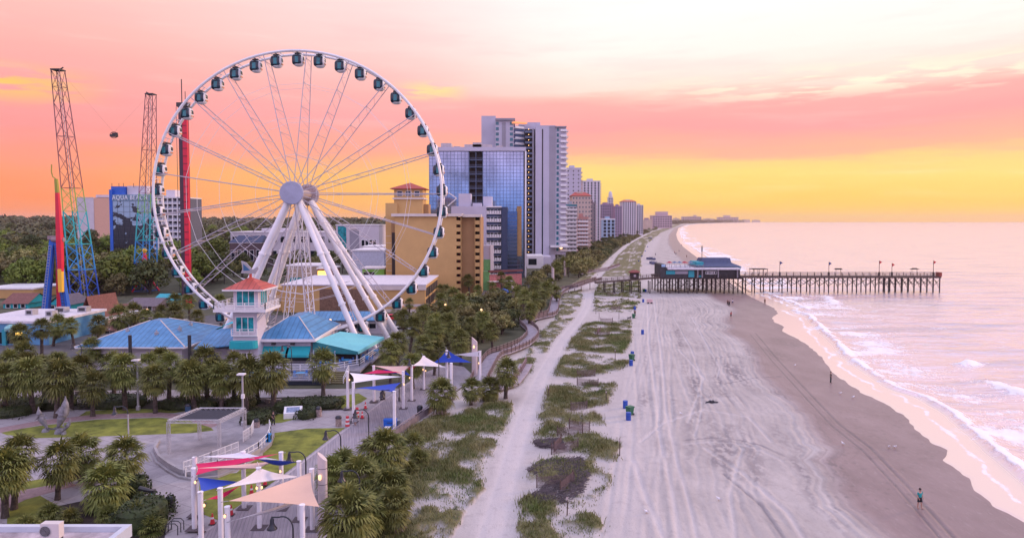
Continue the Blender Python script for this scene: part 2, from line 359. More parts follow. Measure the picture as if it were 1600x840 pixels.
GRASS = [[(612, 700), (640, 672), (690, 648), (760, 632), (797, 628), (795, 648), (772, 700), (750, 760), (722, 800), (690, 850), (540, 860), (585, 780), (600, 730)],
    [(822, 860), (810, 800), (818, 778), (862, 770), (905, 795), (938, 818), (925, 860)],
    [(826, 745), (846, 718), (896, 706), (912, 650), (930, 645), (968, 690), (955, 745), (940, 800), (905, 792), (852, 772)],
    [(832, 692), (834, 655), (862, 640), (908, 645), (900, 690), (870, 700)], [(850, 640), (848, 605), (890, 598), (962, 600), (948, 632), (900, 640)],
    [(862, 588), (866, 556), (912, 552), (985, 566), (965, 580), (900, 590)], [(880, 548), (892, 520), (925, 502), (985, 502), (985, 532), (972, 552)],
    [(926, 486), (930, 466), (1000, 470), (985, 488)], [(928, 462), (936, 444), (1000, 438), (1000, 466)],
    [(868, 502), (880, 458), (910, 452), (908, 478), (890, 492)], [(826, 556), (838, 522), (866, 502), (898, 496), (880, 520), (862, 548)], [(776, 600), (800, 566), (836, 556), (828, 584), (802, 608)],
    [(930, 432), (960, 404), (985, 381), (1020, 362), (1060, 349.5), (1064, 350.5), (1032, 364), (1010, 382), (1002, 404), (1000, 432)],
    [(860, 452), (905, 432), (940, 408), (965, 387), (1000, 370), (1040, 353), (1020, 362), (985, 376), (955, 400), (925, 432), (905, 448)]]
GRW = [gp(g) for g in GRASS]
gm = np.zeros(Xs.shape)
for gi_, g in enumerate(GRW): gm = np.maximum(gm, (1.6 if gi_ == 0 else 1.) * inpoly(Xs + 2.2 * (fbm(Xs * .35, Ys * .35, 3) - .5), Ys + 4 * (fbm(Xs * .3 + 40, Ys * .3, 3) - .5), g))
gn = fbm(Xs * .42, Ys * .32, 5) + .10 * np.clip((Ys - 200) / 150, 0, 1)
green = np.minimum(gm, 1) * np.clip((gn + .075 * (gm > 1.2) - .42) / .10, 0, 1)
def pdist(poly, X, Y):                                        # horizontal distance to a polyline given as X(Y)
    return np.abs(X - interp(poly, Y))
pd = pdist(PATHC, Xs, Ys); tone = np.clip(1.25 - pd / 2.4, 0, 1)
green *= (pd > 2.1 + 1.2 * (fbm(Xs * .4, Ys * .4, 2) - .5))
bn = interp(gp([(960, 860), (980, 700), (990, 600), (1000, 520), (1010, 470), (1012, 440), (1012, 400), (1030, 370)]), Ys)
tone = np.maximum(tone, .55 * np.exp(-((Xs - bn) / 4.) ** 2)); tone = np.maximum(tone, .4 * (Xs < bn))
wet = np.clip((13.5 + 3 * (fbm(Ys * .05, Xs * .05, 2) - .5) - tin) / 3., 0, 1)
# wheel ruts and drag marks, each a pair of shallow grooves following its own curve along the beach
track = np.zeros(Xs.shape); Zs = .10 * (fbm(Xs * .5, Ys * .35, 3) - .5)
f_ = np.clip((Xs - bn) / np.maximum(XE[:, None] - 13 - bn, 5), -.5, 1.3)
for k in range(44):
    a = rng.uniform(-.15, 1.25); b = rng.uniform(-.12, .12); y0 = rng.uniform(45, 230); ln = rng.uniform(25, 120); ph = rng.uniform(0, 6.3); fr = rng.uniform(.012, .035)
    cu = a + b * np.sin(Ys * fr + ph) + rng.uniform(-.002, .002) * (Ys - y0); env = np.clip(1 - np.abs(Ys - y0) / ln * 1.2, 0, 1) ** .4
    wd = np.maximum(XE[:, None] - 13 - bn, 5); sg = rng.choice([1, 1, -1]) * rng.uniform(.2, .55)
    for off in (0, 1.6):
        dd = (f_ - cu) * wd - off; r = np.exp(-(dd / .13) ** 2) * env * np.clip(fbm(Xs * .2 + k, Ys * .15, 2) * 3 - .8, 0, 1); track += sg * r; Zs -= .05 * r; Zs += .03 * np.exp(-((np.abs(dd) - .5) / .2) ** 2) * env
for k in range(60):                                           # scraped darker patches
    cx = rng.uniform(0.05, 1.1); y0 = rng.uniform(50, 210); e = np.exp(-(((f_ - cx) * 45) / rng.uniform(.6, 2.)) ** 2 - ((Ys - y0 - rng.uniform(-.3, .3) * (f_ - cx) * 45) / rng.uniform(2, 8)) ** 2)
    track -= .55 * e * np.clip((fbm(Xs * 2.6, Ys * 1.2, 4) - .42) * 9, 0, 1)
for o_ in (-.85, .85): track += .5 * np.exp(-((Xs - interp(PATHC, Ys) - o_) / .3) ** 2); Zs -= .04 * np.exp(-((Xs - interp(PATHC, Ys) - o_) / .35) ** 2)
Zs *= (1 - .9 * wet); Zs += .5 * green * fbm(Xs * .25, Ys * .25, 3) + .0 * tone
Zs *= np.clip((tin + .2) / 2, 0, 1); Zs = np.where(tin < -.4, .12 * (tin + .4), Zs)
def polyd(pts):
    g = gp(pts); d = np.full(Xs.shape, 1e9)
    for a, b in zip(g[:-1], g[1:]):
        ex, ey = b.x - a.x, b.y - a.y; t = np.clip(((Xs - a.x) * ex + (Ys - a.y) * ey) / (ex * ex + ey * ey), 0, 1); d = np.minimum(d, np.hypot(Xs - a.x - t * ex, Ys - a.y - t * ey))
    return d
wetr = np.zeros(Xs.shape)
for pts, sg, wd in (([(1068, 688), (1110, 684), (1150, 687), (1190, 696), (1225, 712)], -1, .16), ([(1068, 694), (1110, 690), (1150, 693), (1188, 703), (1222, 720)], 1, .18), ([(1180, 520), (1215, 562), (1262, 612), (1310, 662), (1360, 700), (1420, 762), (1490, 840)], -1, .16), ([(1172, 522), (1206, 564), (1250, 612), (1298, 664), (1348, 704), (1404, 764), (1470, 842)], -1, .12),
    ([(1012, 470), (1014, 540), (1024, 610), (1030, 680), (1048, 760), (1060, 850)], 1, .22), ([(1022, 470), (1034, 560), (1040, 640), (1052, 700), (1080, 800), (1090, 850)], 1, .2), ([(1052, 495), (1080, 545), (1096, 590), (1096, 640), (1086, 680)], 1, .14), ([(1078, 490), (1100, 530), (1125, 575), (1120, 590)], 1, .13), ([(1060, 545), (1100, 590), (1075, 660)], 1, .18),
    ([(1130, 600), (1180, 590), (1220, 588)], -1, .16), ([(1100, 700), (1160, 740), (1230, 800), (1260, 850)], 1, .25), ([(1000, 690), (1040, 660), (1100, 640), (1170, 652), (1205, 690)], 1, .2), ([(1130, 740), (1190, 790), (1230, 850)], -1, .16), ([(1110, 560), (1150, 556), (1186, 566)], -1, .14), ([(990, 720), (1010, 780), (1040, 850)], 1, .25), ([(1160, 700), (1140, 770), (1150, 850)], 1, .2)):
    dd = polyd(pts); e = np.exp(-(dd / wd) ** 2); track += sg * .9 * e; Zs -= .06 * e; Zs += .04 * np.exp(-((dd - 1.8 * wd) / wd) ** 2)
    if sg < 0: wetr = np.maximum(wetr, e)
for pts, wd in (([(1086, 590), (1092, 625), (1088, 660)], .9), ([(1118, 588), (1132, 618)], 1.0), ([(1140, 665), (1128, 700), (1118, 725)], .9), ([(1165, 690), (1180, 720), (1178, 750)], 1.3), ([(1060, 515), (1066, 540)], 1.2), ([(1140, 570), (1155, 585)], 1.2), ([(1215, 530), (1240, 540)], 2.), ([(1200, 545), (1222, 560)], 2.)): track -= .7 * np.exp(-(polyd(pts) / wd) ** 2) * np.clip((fbm(Xs * 2.6, Ys * 1.2, 4) - .38) * 8, 0, 1)
for k in range(420):
    s0 = rng.integers(4); g = G(rng.uniform(1290, 1460), rng.uniform(640, 800)); tr_ = -.8 * np.exp(-((Xs - g.x) ** 2 + (Ys - g.y) ** 2) / .03) if k < 160 else 0; track += tr_
track = np.clip(track, -1, 1) * (1 - .45 * wet) * (Xs > interp(PATHC, Ys) - 3)
gridmesh('beach_sand', Xs, Ys, Zs, dict(wet=wet, track=track, green=green, tone=tone * (1 - wet)), SAND, 'structure')
# sea: rows along the coast, columns outwards; a breaking wave a few metres off, lacy foam behind it
tt = np.concatenate([np.linspace(0, 4, 14)[:-1], np.linspace(4, 16, 60)[:-1], np.linspace(16, 70, 130)[:-1], np.geomspace(70, 9000, 46)])
Ye = np.array(rows(40, 330, .0045) + rows(333, 14000, .03)); XeE = interp(EDGE, Ye) + .35 * (vn(Ye * .8, Ye * 0) - .5)
Xw = XeE[:, None] + tt[None, :]; Yw = np.repeat(Ye[:, None], len(tt), 1); tw = np.repeat(tt[None, :], len(Ye), 0)
dist = Yw
tb = interp(gp([(1262, 493), (1286, 518), (1324, 557), (1389, 604), (1440, 621), (1491, 649), (1543, 694), (1600, 746), (1680, 810), (1800, 900)]), Ye)[:, None] - XeE[:, None]
tb = np.where(Yw > 190, 8 + 3 * (vn(Yw * .02, Yw * 0) - .5), np.maximum(tb, 3.5)) + 1.2 * (fbm(Yw * .12, Yw * 0 + 3, 3) - .5)
amp = .25 + .55 * np.clip(fbm(Yw * .045, Yw * 0 + 9, 2) * 1.6 - .3, 0, 1)
dt = tw - tb
amp *= .7 + .6 * fbm(Yw * .9, tw * .5, 3); ridge = amp * np.where(dt < 0, np.exp(-(dt / .55) ** 2), np.exp(-(dt / 1.7) ** 2))
tb2 = tb + 15 + 6 * (vn(Yw * .03, Yw * 0 + 5) - .5); r2 = .45 * np.exp(-((tw - tb2) / 1.6) ** 2) * np.clip(fbm(Yw * .05, tw * .02 + 7, 2) * 3 - 1.4, 0, 1)
near = np.clip(1 - Yw / 900, 0, 1)
chop = (fbm(Xw * .25, Yw * .6, 4) - .5) * .5 + (fbm(Xw * .06, Yw * .16, 2) - .5) * .5
Zw = .03 + (ridge + r2 + chop * np.clip(dt / 5, .0, 1)) * (.25 + .75 * near)
pk = P(1512, 566, 118); Zw += .9 * np.exp(-((Xw - pk.x) / 2.) ** 2 - ((Yw - pk.y - .4 * (Xw - pk.x)) / .9) ** 2)
Zw -= .10 * np.clip(1 - tw / .8, 0, 1); Zw = np.where(tw > 60, Zw * np.clip(1 - (tw - 60) / 300, .0, 1) + .03, Zw)
surf = np.where(Yw > 150, 1., .85)
foam = .95 * np.clip(1.0 - np.abs(dt - .5) / (.5 + 1.1 * amp), 0, 1) * np.clip(fbm(Yw * .5, tw * .8 + 3, 3) * 2.2 - .25, .25, 1) + .62 * surf * np.clip(1 - np.abs(dt - 4) / 11, 0, 1) * np.clip(fbm(Xw * .12, Yw * .22, 3) * 3 - 1.1, 0, 1)
foam += .8 * np.exp(-((tw - tb2) / 2.2) ** 2) * np.clip(fbm(Yw * .05, tw * .02 + 7, 2) * 3 - 1.35, 0, 1)
foam = np.maximum(foam, .75 * np.clip(1 - tw / (.35 + .4 * vn(Yw * .3, Yw * 0)), 0, 1) * (vn(Yw * .15, Yw * 0 + 2) > .4))
foam += .55 * np.clip(fbm(Xw * .05, Yw * .12, 3) * 4 - 2.2, 0, 1) * np.clip(1 - tw / 75, 0, 1) * (dt > 1)
foam += .5 * np.clip(fbm(Xw * .09, Yw * .2 + 5, 3) * 4 - 1.7, 0, 1) * np.clip(1 - np.abs(dt - 7) / 14, 0, 1)
foam += .9 * np.exp(-((Xw - pk.x) / 2.2) ** 2 - ((Yw - pk.y) / 1.2) ** 2)
foam = np.where((dt < -1.2) & (tw > 1), foam + .5 * np.exp(-((dt + 2.2 + 1.5 * vn(Yw * .3, Yw * 0)) / .35) ** 2), foam)
film = np.clip(-dt / 1.2, 0, 1)
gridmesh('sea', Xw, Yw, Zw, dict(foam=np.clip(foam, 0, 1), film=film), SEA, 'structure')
# mainland ground: one big sheet left of the beach, rising into low wooded ground inland
gx = np.linspace(-9000, 6500, 190); gy = np.geomspace(16, 14000, 150)
GX, GY = np.meshgrid(gx, gy)
lim = np.where(GY < 45, interp(SLEFT, np.full(GY.shape, 45.)) + 6, interp(SLEFT, GY) + 6); GX = np.minimum(GX, lim)
hill = np.clip((GY - 900) / 900, 0, 1) * np.clip((-GX + .03 * GY - 40) / 500, 0, 1) * (17 + 22 * (fbm(GX * .0012, GY * .0012, 3) - .45))
earth = M('earth', (.05, .06, .025), .95, .35, .15, tint=(.08, .08, .045))
gridmesh('ground', GX, GY, hill - .06, {}, earth, 'structure', True)
def sheet(name, pts, z, mat, kind='structure'):
    m = MB(); m.poly([(p.x, p.y, z) for p in gp(pts)]); return m.o(name, mat, kind=kind)
def pavem(nt, b):
    t = NT(nt); br = t.N.new('ShaderNodeTexBrick'); br.offset = .0; br.inputs['Scale'].default_value = .42; br.inputs['Mortar Size'].default_value = .012; br.inputs['Color1'].default_value = (.33, .305, .32, 1); br.inputs['Color2'].default_value = (.38, .35, .36, 1); br.inputs['Mortar'].default_value = (.17, .15, .16, 1); br.inputs['Brick Width'].default_value = 1.; br.inputs['Row Height'].default_value = 1.
    mp = t.N.new('ShaderNodeMapping'); mp.inputs['Rotation'].default_value = (0, 0, .5); g = t.N.new('ShaderNodeNewGeometry'); nt.links.new(g.outputs['Position'], mp.inputs[0]); nt.links.new(mp.outputs[0], br.inputs[0]); n = t.noise(t.pos(), .35, 6, .7); n2 = t.noise(t.pos(), 3., 4)
    c = t.mix(t.mr(n, .48, .66, 0, .6), br.outputs[0], (.20, .18, .20)); c = t.mix(t.mr(n2, .55, .7, 0, .35), c, (.2, .18, .19)); nt.links.new(c, b.inputs['Base Color']); b.inputs['Roughness'].default_value = .75
paving = amat('park_paving', pavem)
pinkp = M('brick_path', (.30, .20, .20), .85, .2, 1.5)
lawn = M('lawn_grass', (.115, .145, .016), .95, .3, .55, tint=(.20, .215, .03), bump=.3)
mulch = M('mulch', (.035, .025, .022), .95, .4, 1.2)
sheet('park_paving', [(-160, 612), (650, 606), (668, 592), (700, 575), (720, 600), (690, 640), (615, 684), (560, 735), (505, 830), (440, 1000), (-300, 1000)], .005, paving)
sheet('street', [(-100, 560), (100, 560), (330, 520), (640, 520), (700, 490), (820, 455), (835, 440), (740, 452), (600, 492), (330, 492), (150, 520), (-100, 545)], .0, asphalt)
sheet('car_park', [(560, 535), (600, 508), (640, 500), (662, 506), (655, 522), (600, 545)], .012, M('parking_asphalt', (.2, .2, .22), .9, .15, .3))
sheet('planting_bed', [(-60, 660), (0, 648), (120, 640), (260, 640), (440, 643), (540, 640), (565, 622), (545, 618), (440, 620), (300, 622), (150, 630), (0, 628), (-100, 632)], .012, mulch)
sheet('planting_bed', [(60, 850), (90, 790), (210, 765), (245, 790), (262, 815), (255, 850)], .012, mulch)
sheet('brick_path', [(-20, 674), (0, 668), (60, 657), (150, 647), (250, 644), (300, 649), (345, 662), (330, 668), (295, 656), (250, 651), (150, 654), (60, 664), (0, 676)], .020, pinkp)
sheet('lawn', [(0, 675), (60, 665), (150, 655), (250, 652), (295, 657), (328, 666), (334, 672), (300, 676), (200, 680), (60, 684), (10, 679)], .016, lawn)
sheet('lawn', [(120, 652), (135, 642), (200, 638), (300, 640), (272, 645), (200, 646)], .016, lawn)
sheet('lawn', [(412, 700), (428, 676), (480, 669), (545, 668), (524, 681), (459, 731), (430, 753), (340, 812), (310, 800), (312, 745), (370, 738)], .016, lawn)
sheet('lawn', [(10, 860), (12, 770), (40, 752), (120, 738), (128, 746), (60, 772), (90, 790), (70, 860)], .016, lawn)
sheet('lawn', [(400, 662), (405, 648), (440, 646), (470, 652), (440, 660)], .016, lawn)
sheet('lawn', [(505, 622), (560, 614), (574, 622), (565, 628), (540, 640)], .018, lawn)
sheet('brick_path', [(-20, 790), (20, 768), (110, 752), (120, 758), (40, 780), (0, 800)], .022, pinkp)
# boardwalk of planks with a pale kerb strip
def plankm(nt, b):
    t = NT(nt); p = t.N.new('ShaderNodeMapping'); g = t.N.new('ShaderNodeNewGeometry'); p.inputs['Rotation'].default_value = (0, 0, R(-14)); nt.links.new(g.outputs['Position'], p.inputs[0])
    w = t.N.new('ShaderNodeTexWave'); w.bands_direction = 'X'; w.inputs['Scale'].default_value = 1.1; w.inputs['Distortion'].default_value = .0; nt.links.new(p.outputs[0], w.inputs[0])
    mp = t.N.new('ShaderNodeMapping'); mp.inputs['Scale'].default_value = (4, .35, 1); nt.links.new(p.outputs[0], mp.inputs[0]); n = t.noise(mp.outputs[0], 1.)
    c = t.mix(t.mr(n, .3, .7), (.21, .195, .23), (.36, .32, .35)); c = t.mix(t.mr(w.outputs['Fac'], .0, .15, .4, 0), c, (.08, .07, .08))
    n2 = t.noise(p.outputs[0], .25); c = t.mix(t.mr(n2, .5, .75, 0, .5), c, (.20, .15, .15)); nt.links.new(c, b.inputs['Base Color']); b.inputs['Roughness'].default_value = .55
PLANK = amat('boardwalk_planks', plankm)
BW = [(270, 865), (305, 840), (337, 817), (430, 753), (459, 731), (524, 681), (545, 666), (594, 628), (622, 608), (660, 584), (700, 570), (725, 574), (742, 590), (712, 612), (685, 636), (615, 684), (562, 732), (512, 800), (440, 1000), (260, 1000)]
m = MB(); m.prism([(p.x, p.y) for p in gp(BW)], .03, .15); m.o('boardwalk', PLANK, kind='structure')
kp = gp(BW[:10], .16); kq = [p + Vector((.28, .12, 0)) for p in kp]; m = MB()
for i in range(len(kp) - 1): m.poly([kp[i] + Vector((0, 0, .004)), kq[i] + Vector((0, 0, .004)), kq[i + 1] + Vector((0, 0, .004)), kp[i + 1] + Vector((0, 0, .004))])
m.o('kerb_strip', M('kerb', (.42, .38, .40), .8, .1), kind='structure')
# ================================================================ FERRIS WHEEL
WC = P(469, 303, 136); WR = 27.75; EX = 1.02
wh = T('ferris_wheel', 'giant white ferris wheel on eight tubular legs behind the blue-roofed restaurant', 'ferris wheel', (WC.x, WC.y, 0)); wh.scale.x = EX
hz = WC.z
def circ(r, y, n, a0=0): return [(r * math.cos(a0 + 2 * pi * i / n), y, hz + r * math.sin(a0 + 2 * pi * i / n)) for i in range(n)]
for y in (-1.7, 1.7):
    m = MB(); m.tube(circ(WR, y, 126), .27, 7, closed=True); rim_ = m.o('rim', wheelw, wh, True)
for k in range(42):
    m = MB(); a = (k + .5) * 2 * pi / 42; c_, s_ = math.cos(a), math.sin(a)
    for da in (-.032, .032):
        c2_, s2_ = math.cos(a + da), math.sin(a + da); m.bar((WR * c2_, -1.6, hz + WR * s2_), (WR * c2_, 1.6, hz + WR * s2_), .07, 4)
    m.bar((WR * math.cos(a - .032), 0, hz + WR * math.sin(a - .032)), (WR * math.cos(a + .032), 0, hz + WR * math.sin(a + .032)), .07, 4); m.o('gondola_mount', wheelw, rim_)
for k in range(21):
    a = k * 2 * pi / 21; c_, s_ = math.cos(a), math.sin(a); m = MB()
    pf_ = lambda r, y: Vector((r * c_, y, hz + r * s_))
    fa, fb, ra, rb = pf_(1.7, -4.2), pf_(WR - .2, -1.7), pf_(1.7, 4.2), pf_(WR - .2, 1.7)
    m.bar(fa, fb, .085, 5); m.bar(ra, rb, .085, 5); n = 17
    for i in range(n):
        t0, t1 = .22 + .78 * i / n, .22 + .78 * (i + 1) / n
        p, q_ = fa.lerp(fb, t0), ra.lerp(rb, t1)
        if i % 2: p, q_ = ra.lerp(rb, t0), fa.lerp(fb, t1)
        m.bar(p, q_, .03, 4)
        if i % 4 == 0: m.bar(fa.lerp(fb, t0), ra.lerp(rb, t0), .06, 4)
    m.o('spoke', M('spoke_grey', (.46, .42, .47), .4, .05), wh)  # spokes greyer than the wheel, backlit tone put into the colour
for rr, w in ((.77, .035), (.53, .035), (.27, .03), (.155, .03)):
    for y in (-1, 1):
        m = MB(); yy = y * (4.2 - 2.5 * rr); pts = circ(WR * rr, yy, 21)
        m.tube(pts, w, 4, closed=True); m.o('tie_cable', wheelw, wh)
for y, s_ in ((-5.1, -1), (5.1, 1)):
    m = MB(); pr = [(.9, -.42), (1.8, -.42), (2.17, -.25), (2.23, 0), (2.23, .35), (2.12, .45), (.9, .5)]
    v0 = [(r * math.cos(2 * pi * k / 40), y - s_ * z * -1, hz + r * math.sin(2 * pi * k / 40)) for r, z in pr for k in range(40)]
    m.add(v0, [(i * 40 + k, i * 40 + (k + 1) % 40, (i + 1) * 40 + (k + 1) % 40, (i + 1) * 40 + k) for i in range(6) for k in range(40)] + [tuple(range(240, 280)), tuple(range(40))])
    m.o('hub_disc', steelp if s_ < 0 else M('hub_ribbed', (.42, .32, .31), .5, .2, 2), wh)
m = MB(); m.bar((0, -4.9, hz), (0, 4.9, hz), .95, 20); m.o('axle', M('axle_paint', (.45, .36, .32), .5), wh)
for sx, fx in ((-1, -13.2), (1, 15.2)):
    for hy, fy in ((-4.4, -6.5), (-3.6, -3), (3.6, 5), (4.4, 8.5)):
        fx_ = fx + {-4.4: -2.0, -3.6: -.3, 3.6: 1.2, 4.4: 2.8}[hy] * (1 if sx > 0 else .6)
        m = MB(); a = Vector((sx * .9, hy, hz - 1.3)); b = Vector((fx_, fy, 0)); m.bar(a, b, .54, 14)
        for t in (.35, .68, .97): p = a.lerp(b, t); q_ = a.lerp(b, t + .012); m.bar(p, q_, .70, 14)
        m.o('support_leg', wheelw, wh, True)
def lattice(m, base, top, wb, wt, n, r, mi=0, rz=0, side=4, xb_=False):
    base, top = Vector(base), Vector(top); rings = []
    for i in range(n + 1):
        t = i / n; c = base.lerp(top, t); w = (wb + (wt - wb) * t) / 2
        rings.append([c + Vector((w * math.sqrt(2) * math.cos(rz + pi / 4 + 2 * pi * k / side), w * math.sqrt(2) * math.sin(rz + pi / 4 + 2 * pi * k / side), 0)) for k in range(side)])
    for k in range(side):
        m.bar(rings[0][k], rings[n][k], r, 5, mi=mi)
        for i in range(n):
            k2 = (k + 1) % side; m.bar(rings[i][k if i % 2 else k2], rings[i + 1][k2 if i % 2 else k], r * .5, 4, mi=mi)
            if xb_ and k == 2: m.bar(rings[i][k2 if i % 2 else k], rings[i + 1][k if i % 2 else k2], r * .5, 4, mi=mi)
            if i % 3 == 0: m.bar(rings[i][k], rings[i][k2], r * .6, 4, mi=mi)
for bx_, by_, tx, ty in ((-3.2, 0., -.2, 0.5), (2.6, -2, .4, -1.)):
    m = MB(); lattice(m, (bx_, by_, 1), (tx, ty, hz - 2), 1.5, 1.2, 12, .095, side=3); m.o('lattice_mast', wheelw, wh)
m = MB(); m.bar((-4, 0, 11), (-.0, 0, 10.4), .1, 5); m.bar((0, 0, 10.4), (10, -2, 13.2), .1, 5); m.bar((-4, 0, 11), (-9.8, -5, 14), .1, 5); m.o('tie_rod', wheelw, wh)
m = MB(); m.box((0, 0, .2), (14, 7, .3)); m.box((9.5, 0, 1.4), (3, 2.4, 2.4))
for x in (-7, -3.5, 0, 3.5, 7):
    for y in (-3.4, 3.4): m.bar((x, y, 0), (x, y, 1.4), .08, 5)
for y in (-3.4, 3.4): m.bar((-7, y, 1.4), (7, y, 1.4), .06, 4); m.bar((-7, y, .9), (7, y, .9), .04, 4)
m.o('boarding_platform', galv, wh)
# gondolas
gdark = M('gondola_glass', (.012, .03, .05), .05, 0); gteal = M('gondola_tinted_glass', (.01, .22, .26), .1, .3, 1); decal = M('orange_decal', (.7, .25, .1), .4, 0)
def sq_ell(a, b, c, e, nu=24, nv=14, keep=None):
    m = MB(); vs = []
    sp_ = lambda w, p: math.copysign(abs(w) ** p, w)
    for i in range(nv + 1):
        t = -pi / 2 + pi * i / nv
        for k in range(nu):
            u = 2 * pi * (k + .5) / nu; vs.append((a * sp_(math.cos(t), e) * sp_(math.cos(u), e), b * sp_(math.cos(t), e) * sp_(math.sin(u), e), c * sp_(math.sin(t), e)))
    m.add(vs, [(i * nu + k, i * nu + (k + 1) % nu, (i + 1) * nu + (k + 1) % nu, (i + 1) * nu + k) for i in range(nv) for k in range(nu)]); return m
def gondola():
    g = T('gondola', 'x', 'gondola', sc=.98)
    sh = sq_ell(1.12, 1.0, 1.22, .62); sh.v = [(x * (1 - .10 * (z < 0) * -z), y, z - 1.55) for x, y, z in sh.v]; cs_ = sh.o('cabin_shell', white, g, True)
    for s_ in (-1, 1):
        gl = sq_ell(1.06, 1.04, 1.10, .5); gl.v = [(x - .10, y, z - 1.5) for x, y, z in gl.v]
        gl.f = [f for f in gl.f if all(gl.v[i][1] * s_ > .36 for i in f)]; gl.m = [0] * len(gl.f); gl.o('window_glass', gdark, cs_, True)
        t_ = MB(); t_.bx(-.42, .26, s_ * 1.045 - .012, s_ * 1.045 + .012, -2.15, -.95); t_.o('door_pane', gteal, cs_)
    sg = sq_ell(1.15, .80, .62, .55); sg.v = [(x, y, z - 1.30) for x, y, z in sg.v]
    for s_ in (-1, 1):
        q_ = MB(); q_.v = list(sg.v); q_.f = [f for f in sg.f if all(sg.v[i][0] * s_ > .75 for i in f)]; q_.m = [0] * len(q_.f); q_.o('side_window', gdark, cs_, True)
        d_ = MB(); d_.box((s_ * 1.09, 0, -2.05), (.05, 1.1, .22)); d_.o('decal_stripe', decal, cs_)
    r_ = MB(); r_.box((0, 0, -.27), (1.1, 1.3, .26)); r_.o('roof_unit', dark, g)
    h_ = MB(); h_.bar((0, -1.65, 0), (0, 1.65, 0), .10, 6)
    for y in (-1.15, 1.15): h_.bar((0, y, 0), (0, y * .75, -.75), .07, 5)
    h_.o('hanger', dark, g); return g
g0 = gondola()
for k in range(42):
    a = (10.5 - k) * 2 * pi / 42; p = (WC.x + EX * WR * math.cos(a), WC.y, hz + WR * math.sin(a))
    lb = 'white gondola with dark glass at the very top of the big wheel' if k == 0 else ('white gondola with dark glass, %s clockwise from the topmost one on the big wheel' % ordw(k))
    if k == 0: g0.location = p; g0['label'] = lb; g0['group'] = 'gondolas of the big wheel'
    else: dup(g0, p, 0, lb)
# ================================================================ AMUSEMENT RIDES
def rd(n, h, **k): return M(n, hexc(h), .45, .06, .5, **k)
purp, plum, lime, mint, teal, azure, cobalt = rd('purple_steel', '5a3348'), rd('plum_steel', '7a4450'), rd('lime_steel', '6fb04a'), rd('mint_steel', '4fc49a'), rd('teal_steel', '2bb0b4'), rd('azure_steel', '2a8fd0'), rd('cobalt_steel', '1f55b8')
redp, yelp, bluep = rd('red_paint', 'd81f40'), rd('yellow_paint', 'f0c040'), rd('blue_paint', '1c62c4')
def sling(x0, y0, xb, Y, ztop, lab, wb, wt, lean_y=0):
    b = P(xb, 345, Y); b.z = 0; t = P(x0, 345, Y); o = T('slingshot_tower', lab, 'ride tower', (b.x, Y, 0), group='slingshot ride towers')
    tx = t.x - b.x + (ztop - 25) / F * 0; segs = [(0, .15, cobalt), (.15, .26, azure), (.26, .40, teal), (.40, .50, lime), (.50, .72, plum), (.72, 1., purp)]
    for a, c, mt in segs:
        m = MB(); lattice(m, (tx * a, lean_y * a, ztop * a), (tx * c, lean_y * c, ztop * c), wb + (wt - wb) * a, wb + (wt - wb) * c, max(2, int((c - a) * 17)), .21 if a < .39 else .13, xb_=True); m.o('lattice_section', mt, o)
    m = MB(); m.box((tx, lean_y, ztop + .15), (wt * 1.15, wt * 1.15, .35)); m.bar((tx, lean_y, ztop), (tx + (1.6 if tx < 0 else -1.6), lean_y, ztop + .9), .22, 6); m.o('pulley_head', dark, o)
    m = MB(); m.bar((0, 0, 0), (tx, lean_y, ztop), .08, 6); m.o('cable_duct', galv, o)
    return Vector((b.x + tx, Y + lean_y, ztop + .6))
t1 = sling(97, 113, 131, 205, 69.6, 'taller leaning lattice slingshot tower, purple at the top and blue at the foot', 5.4, 2.5)
t2 = sling(240, 150, 224, 244, 69.6, 'lattice slingshot tower half hidden behind the left rim of the wheel', 5.8, 2.5)
bc = P(178, 211, 222)
o = T('slingshot_capsule', 'dark open capsule hanging on cables between two slingshot towers', 'ride capsule', bc)
m = MB(); m.box((0, 0, -.2), (1.9, 1.5, .8)); m.box((0, .6, .35), (1.8, .3, .9)); m.o('seat_shell', dark, o)
m = MB(); m.tube([(1.2 * math.cos(a), 0, 1.0 * math.sin(a)) for a in np.linspace(0, 2 * pi, 20, endpoint=False)], .10, 5, closed=True); m.o('roll_cage', dark, o)
for t in (t1, t2):
    m = MB(); m.bar((0, 0, .8), t - bc, .015, 4); m.o('cable', dark, o)
b = P(290, 345, 200); o = T('drop_tower', 'tall straight red drop tower behind the left side of the wheel', 'ride tower', (b.x, 200, 0))
m = MB(); m.box((.55, 0, 29), (1.25, 1.4, 58)); m.o('red_track', redp, o)
m = MB(); m.box((-.75, .1, 29), (1.1, 1.1, 58)); m.o('dark_shaft', M('dark_plum', (.06, .03, .05), .5), o)
m = MB()
for z in np.arange(2, 58, 2.2): m.box((.55, -.74, z), (1.3, .08, .25)); 
m.o('rungs', rd('dark_red', '8c1830'), o)
m = MB(); m.box((0, 0, 58.6), (3.2, 2, 1.2)); m.bar((-.4, 0, 59), (-.4, 0, 66), .14, 6); m.bar((.6, 0, 59), (.6, 0, 62.5), .1, 6); m.o('tower_head', dark, o)
m = MB(); m.bar((-1.9, -.4, 0), (-1.9, -.4, 58), .07, 5); m.bar((1.6, -.4, 0), (1.6, -.4, 58), .06, 5); m.o('guide_cable', dark, o)
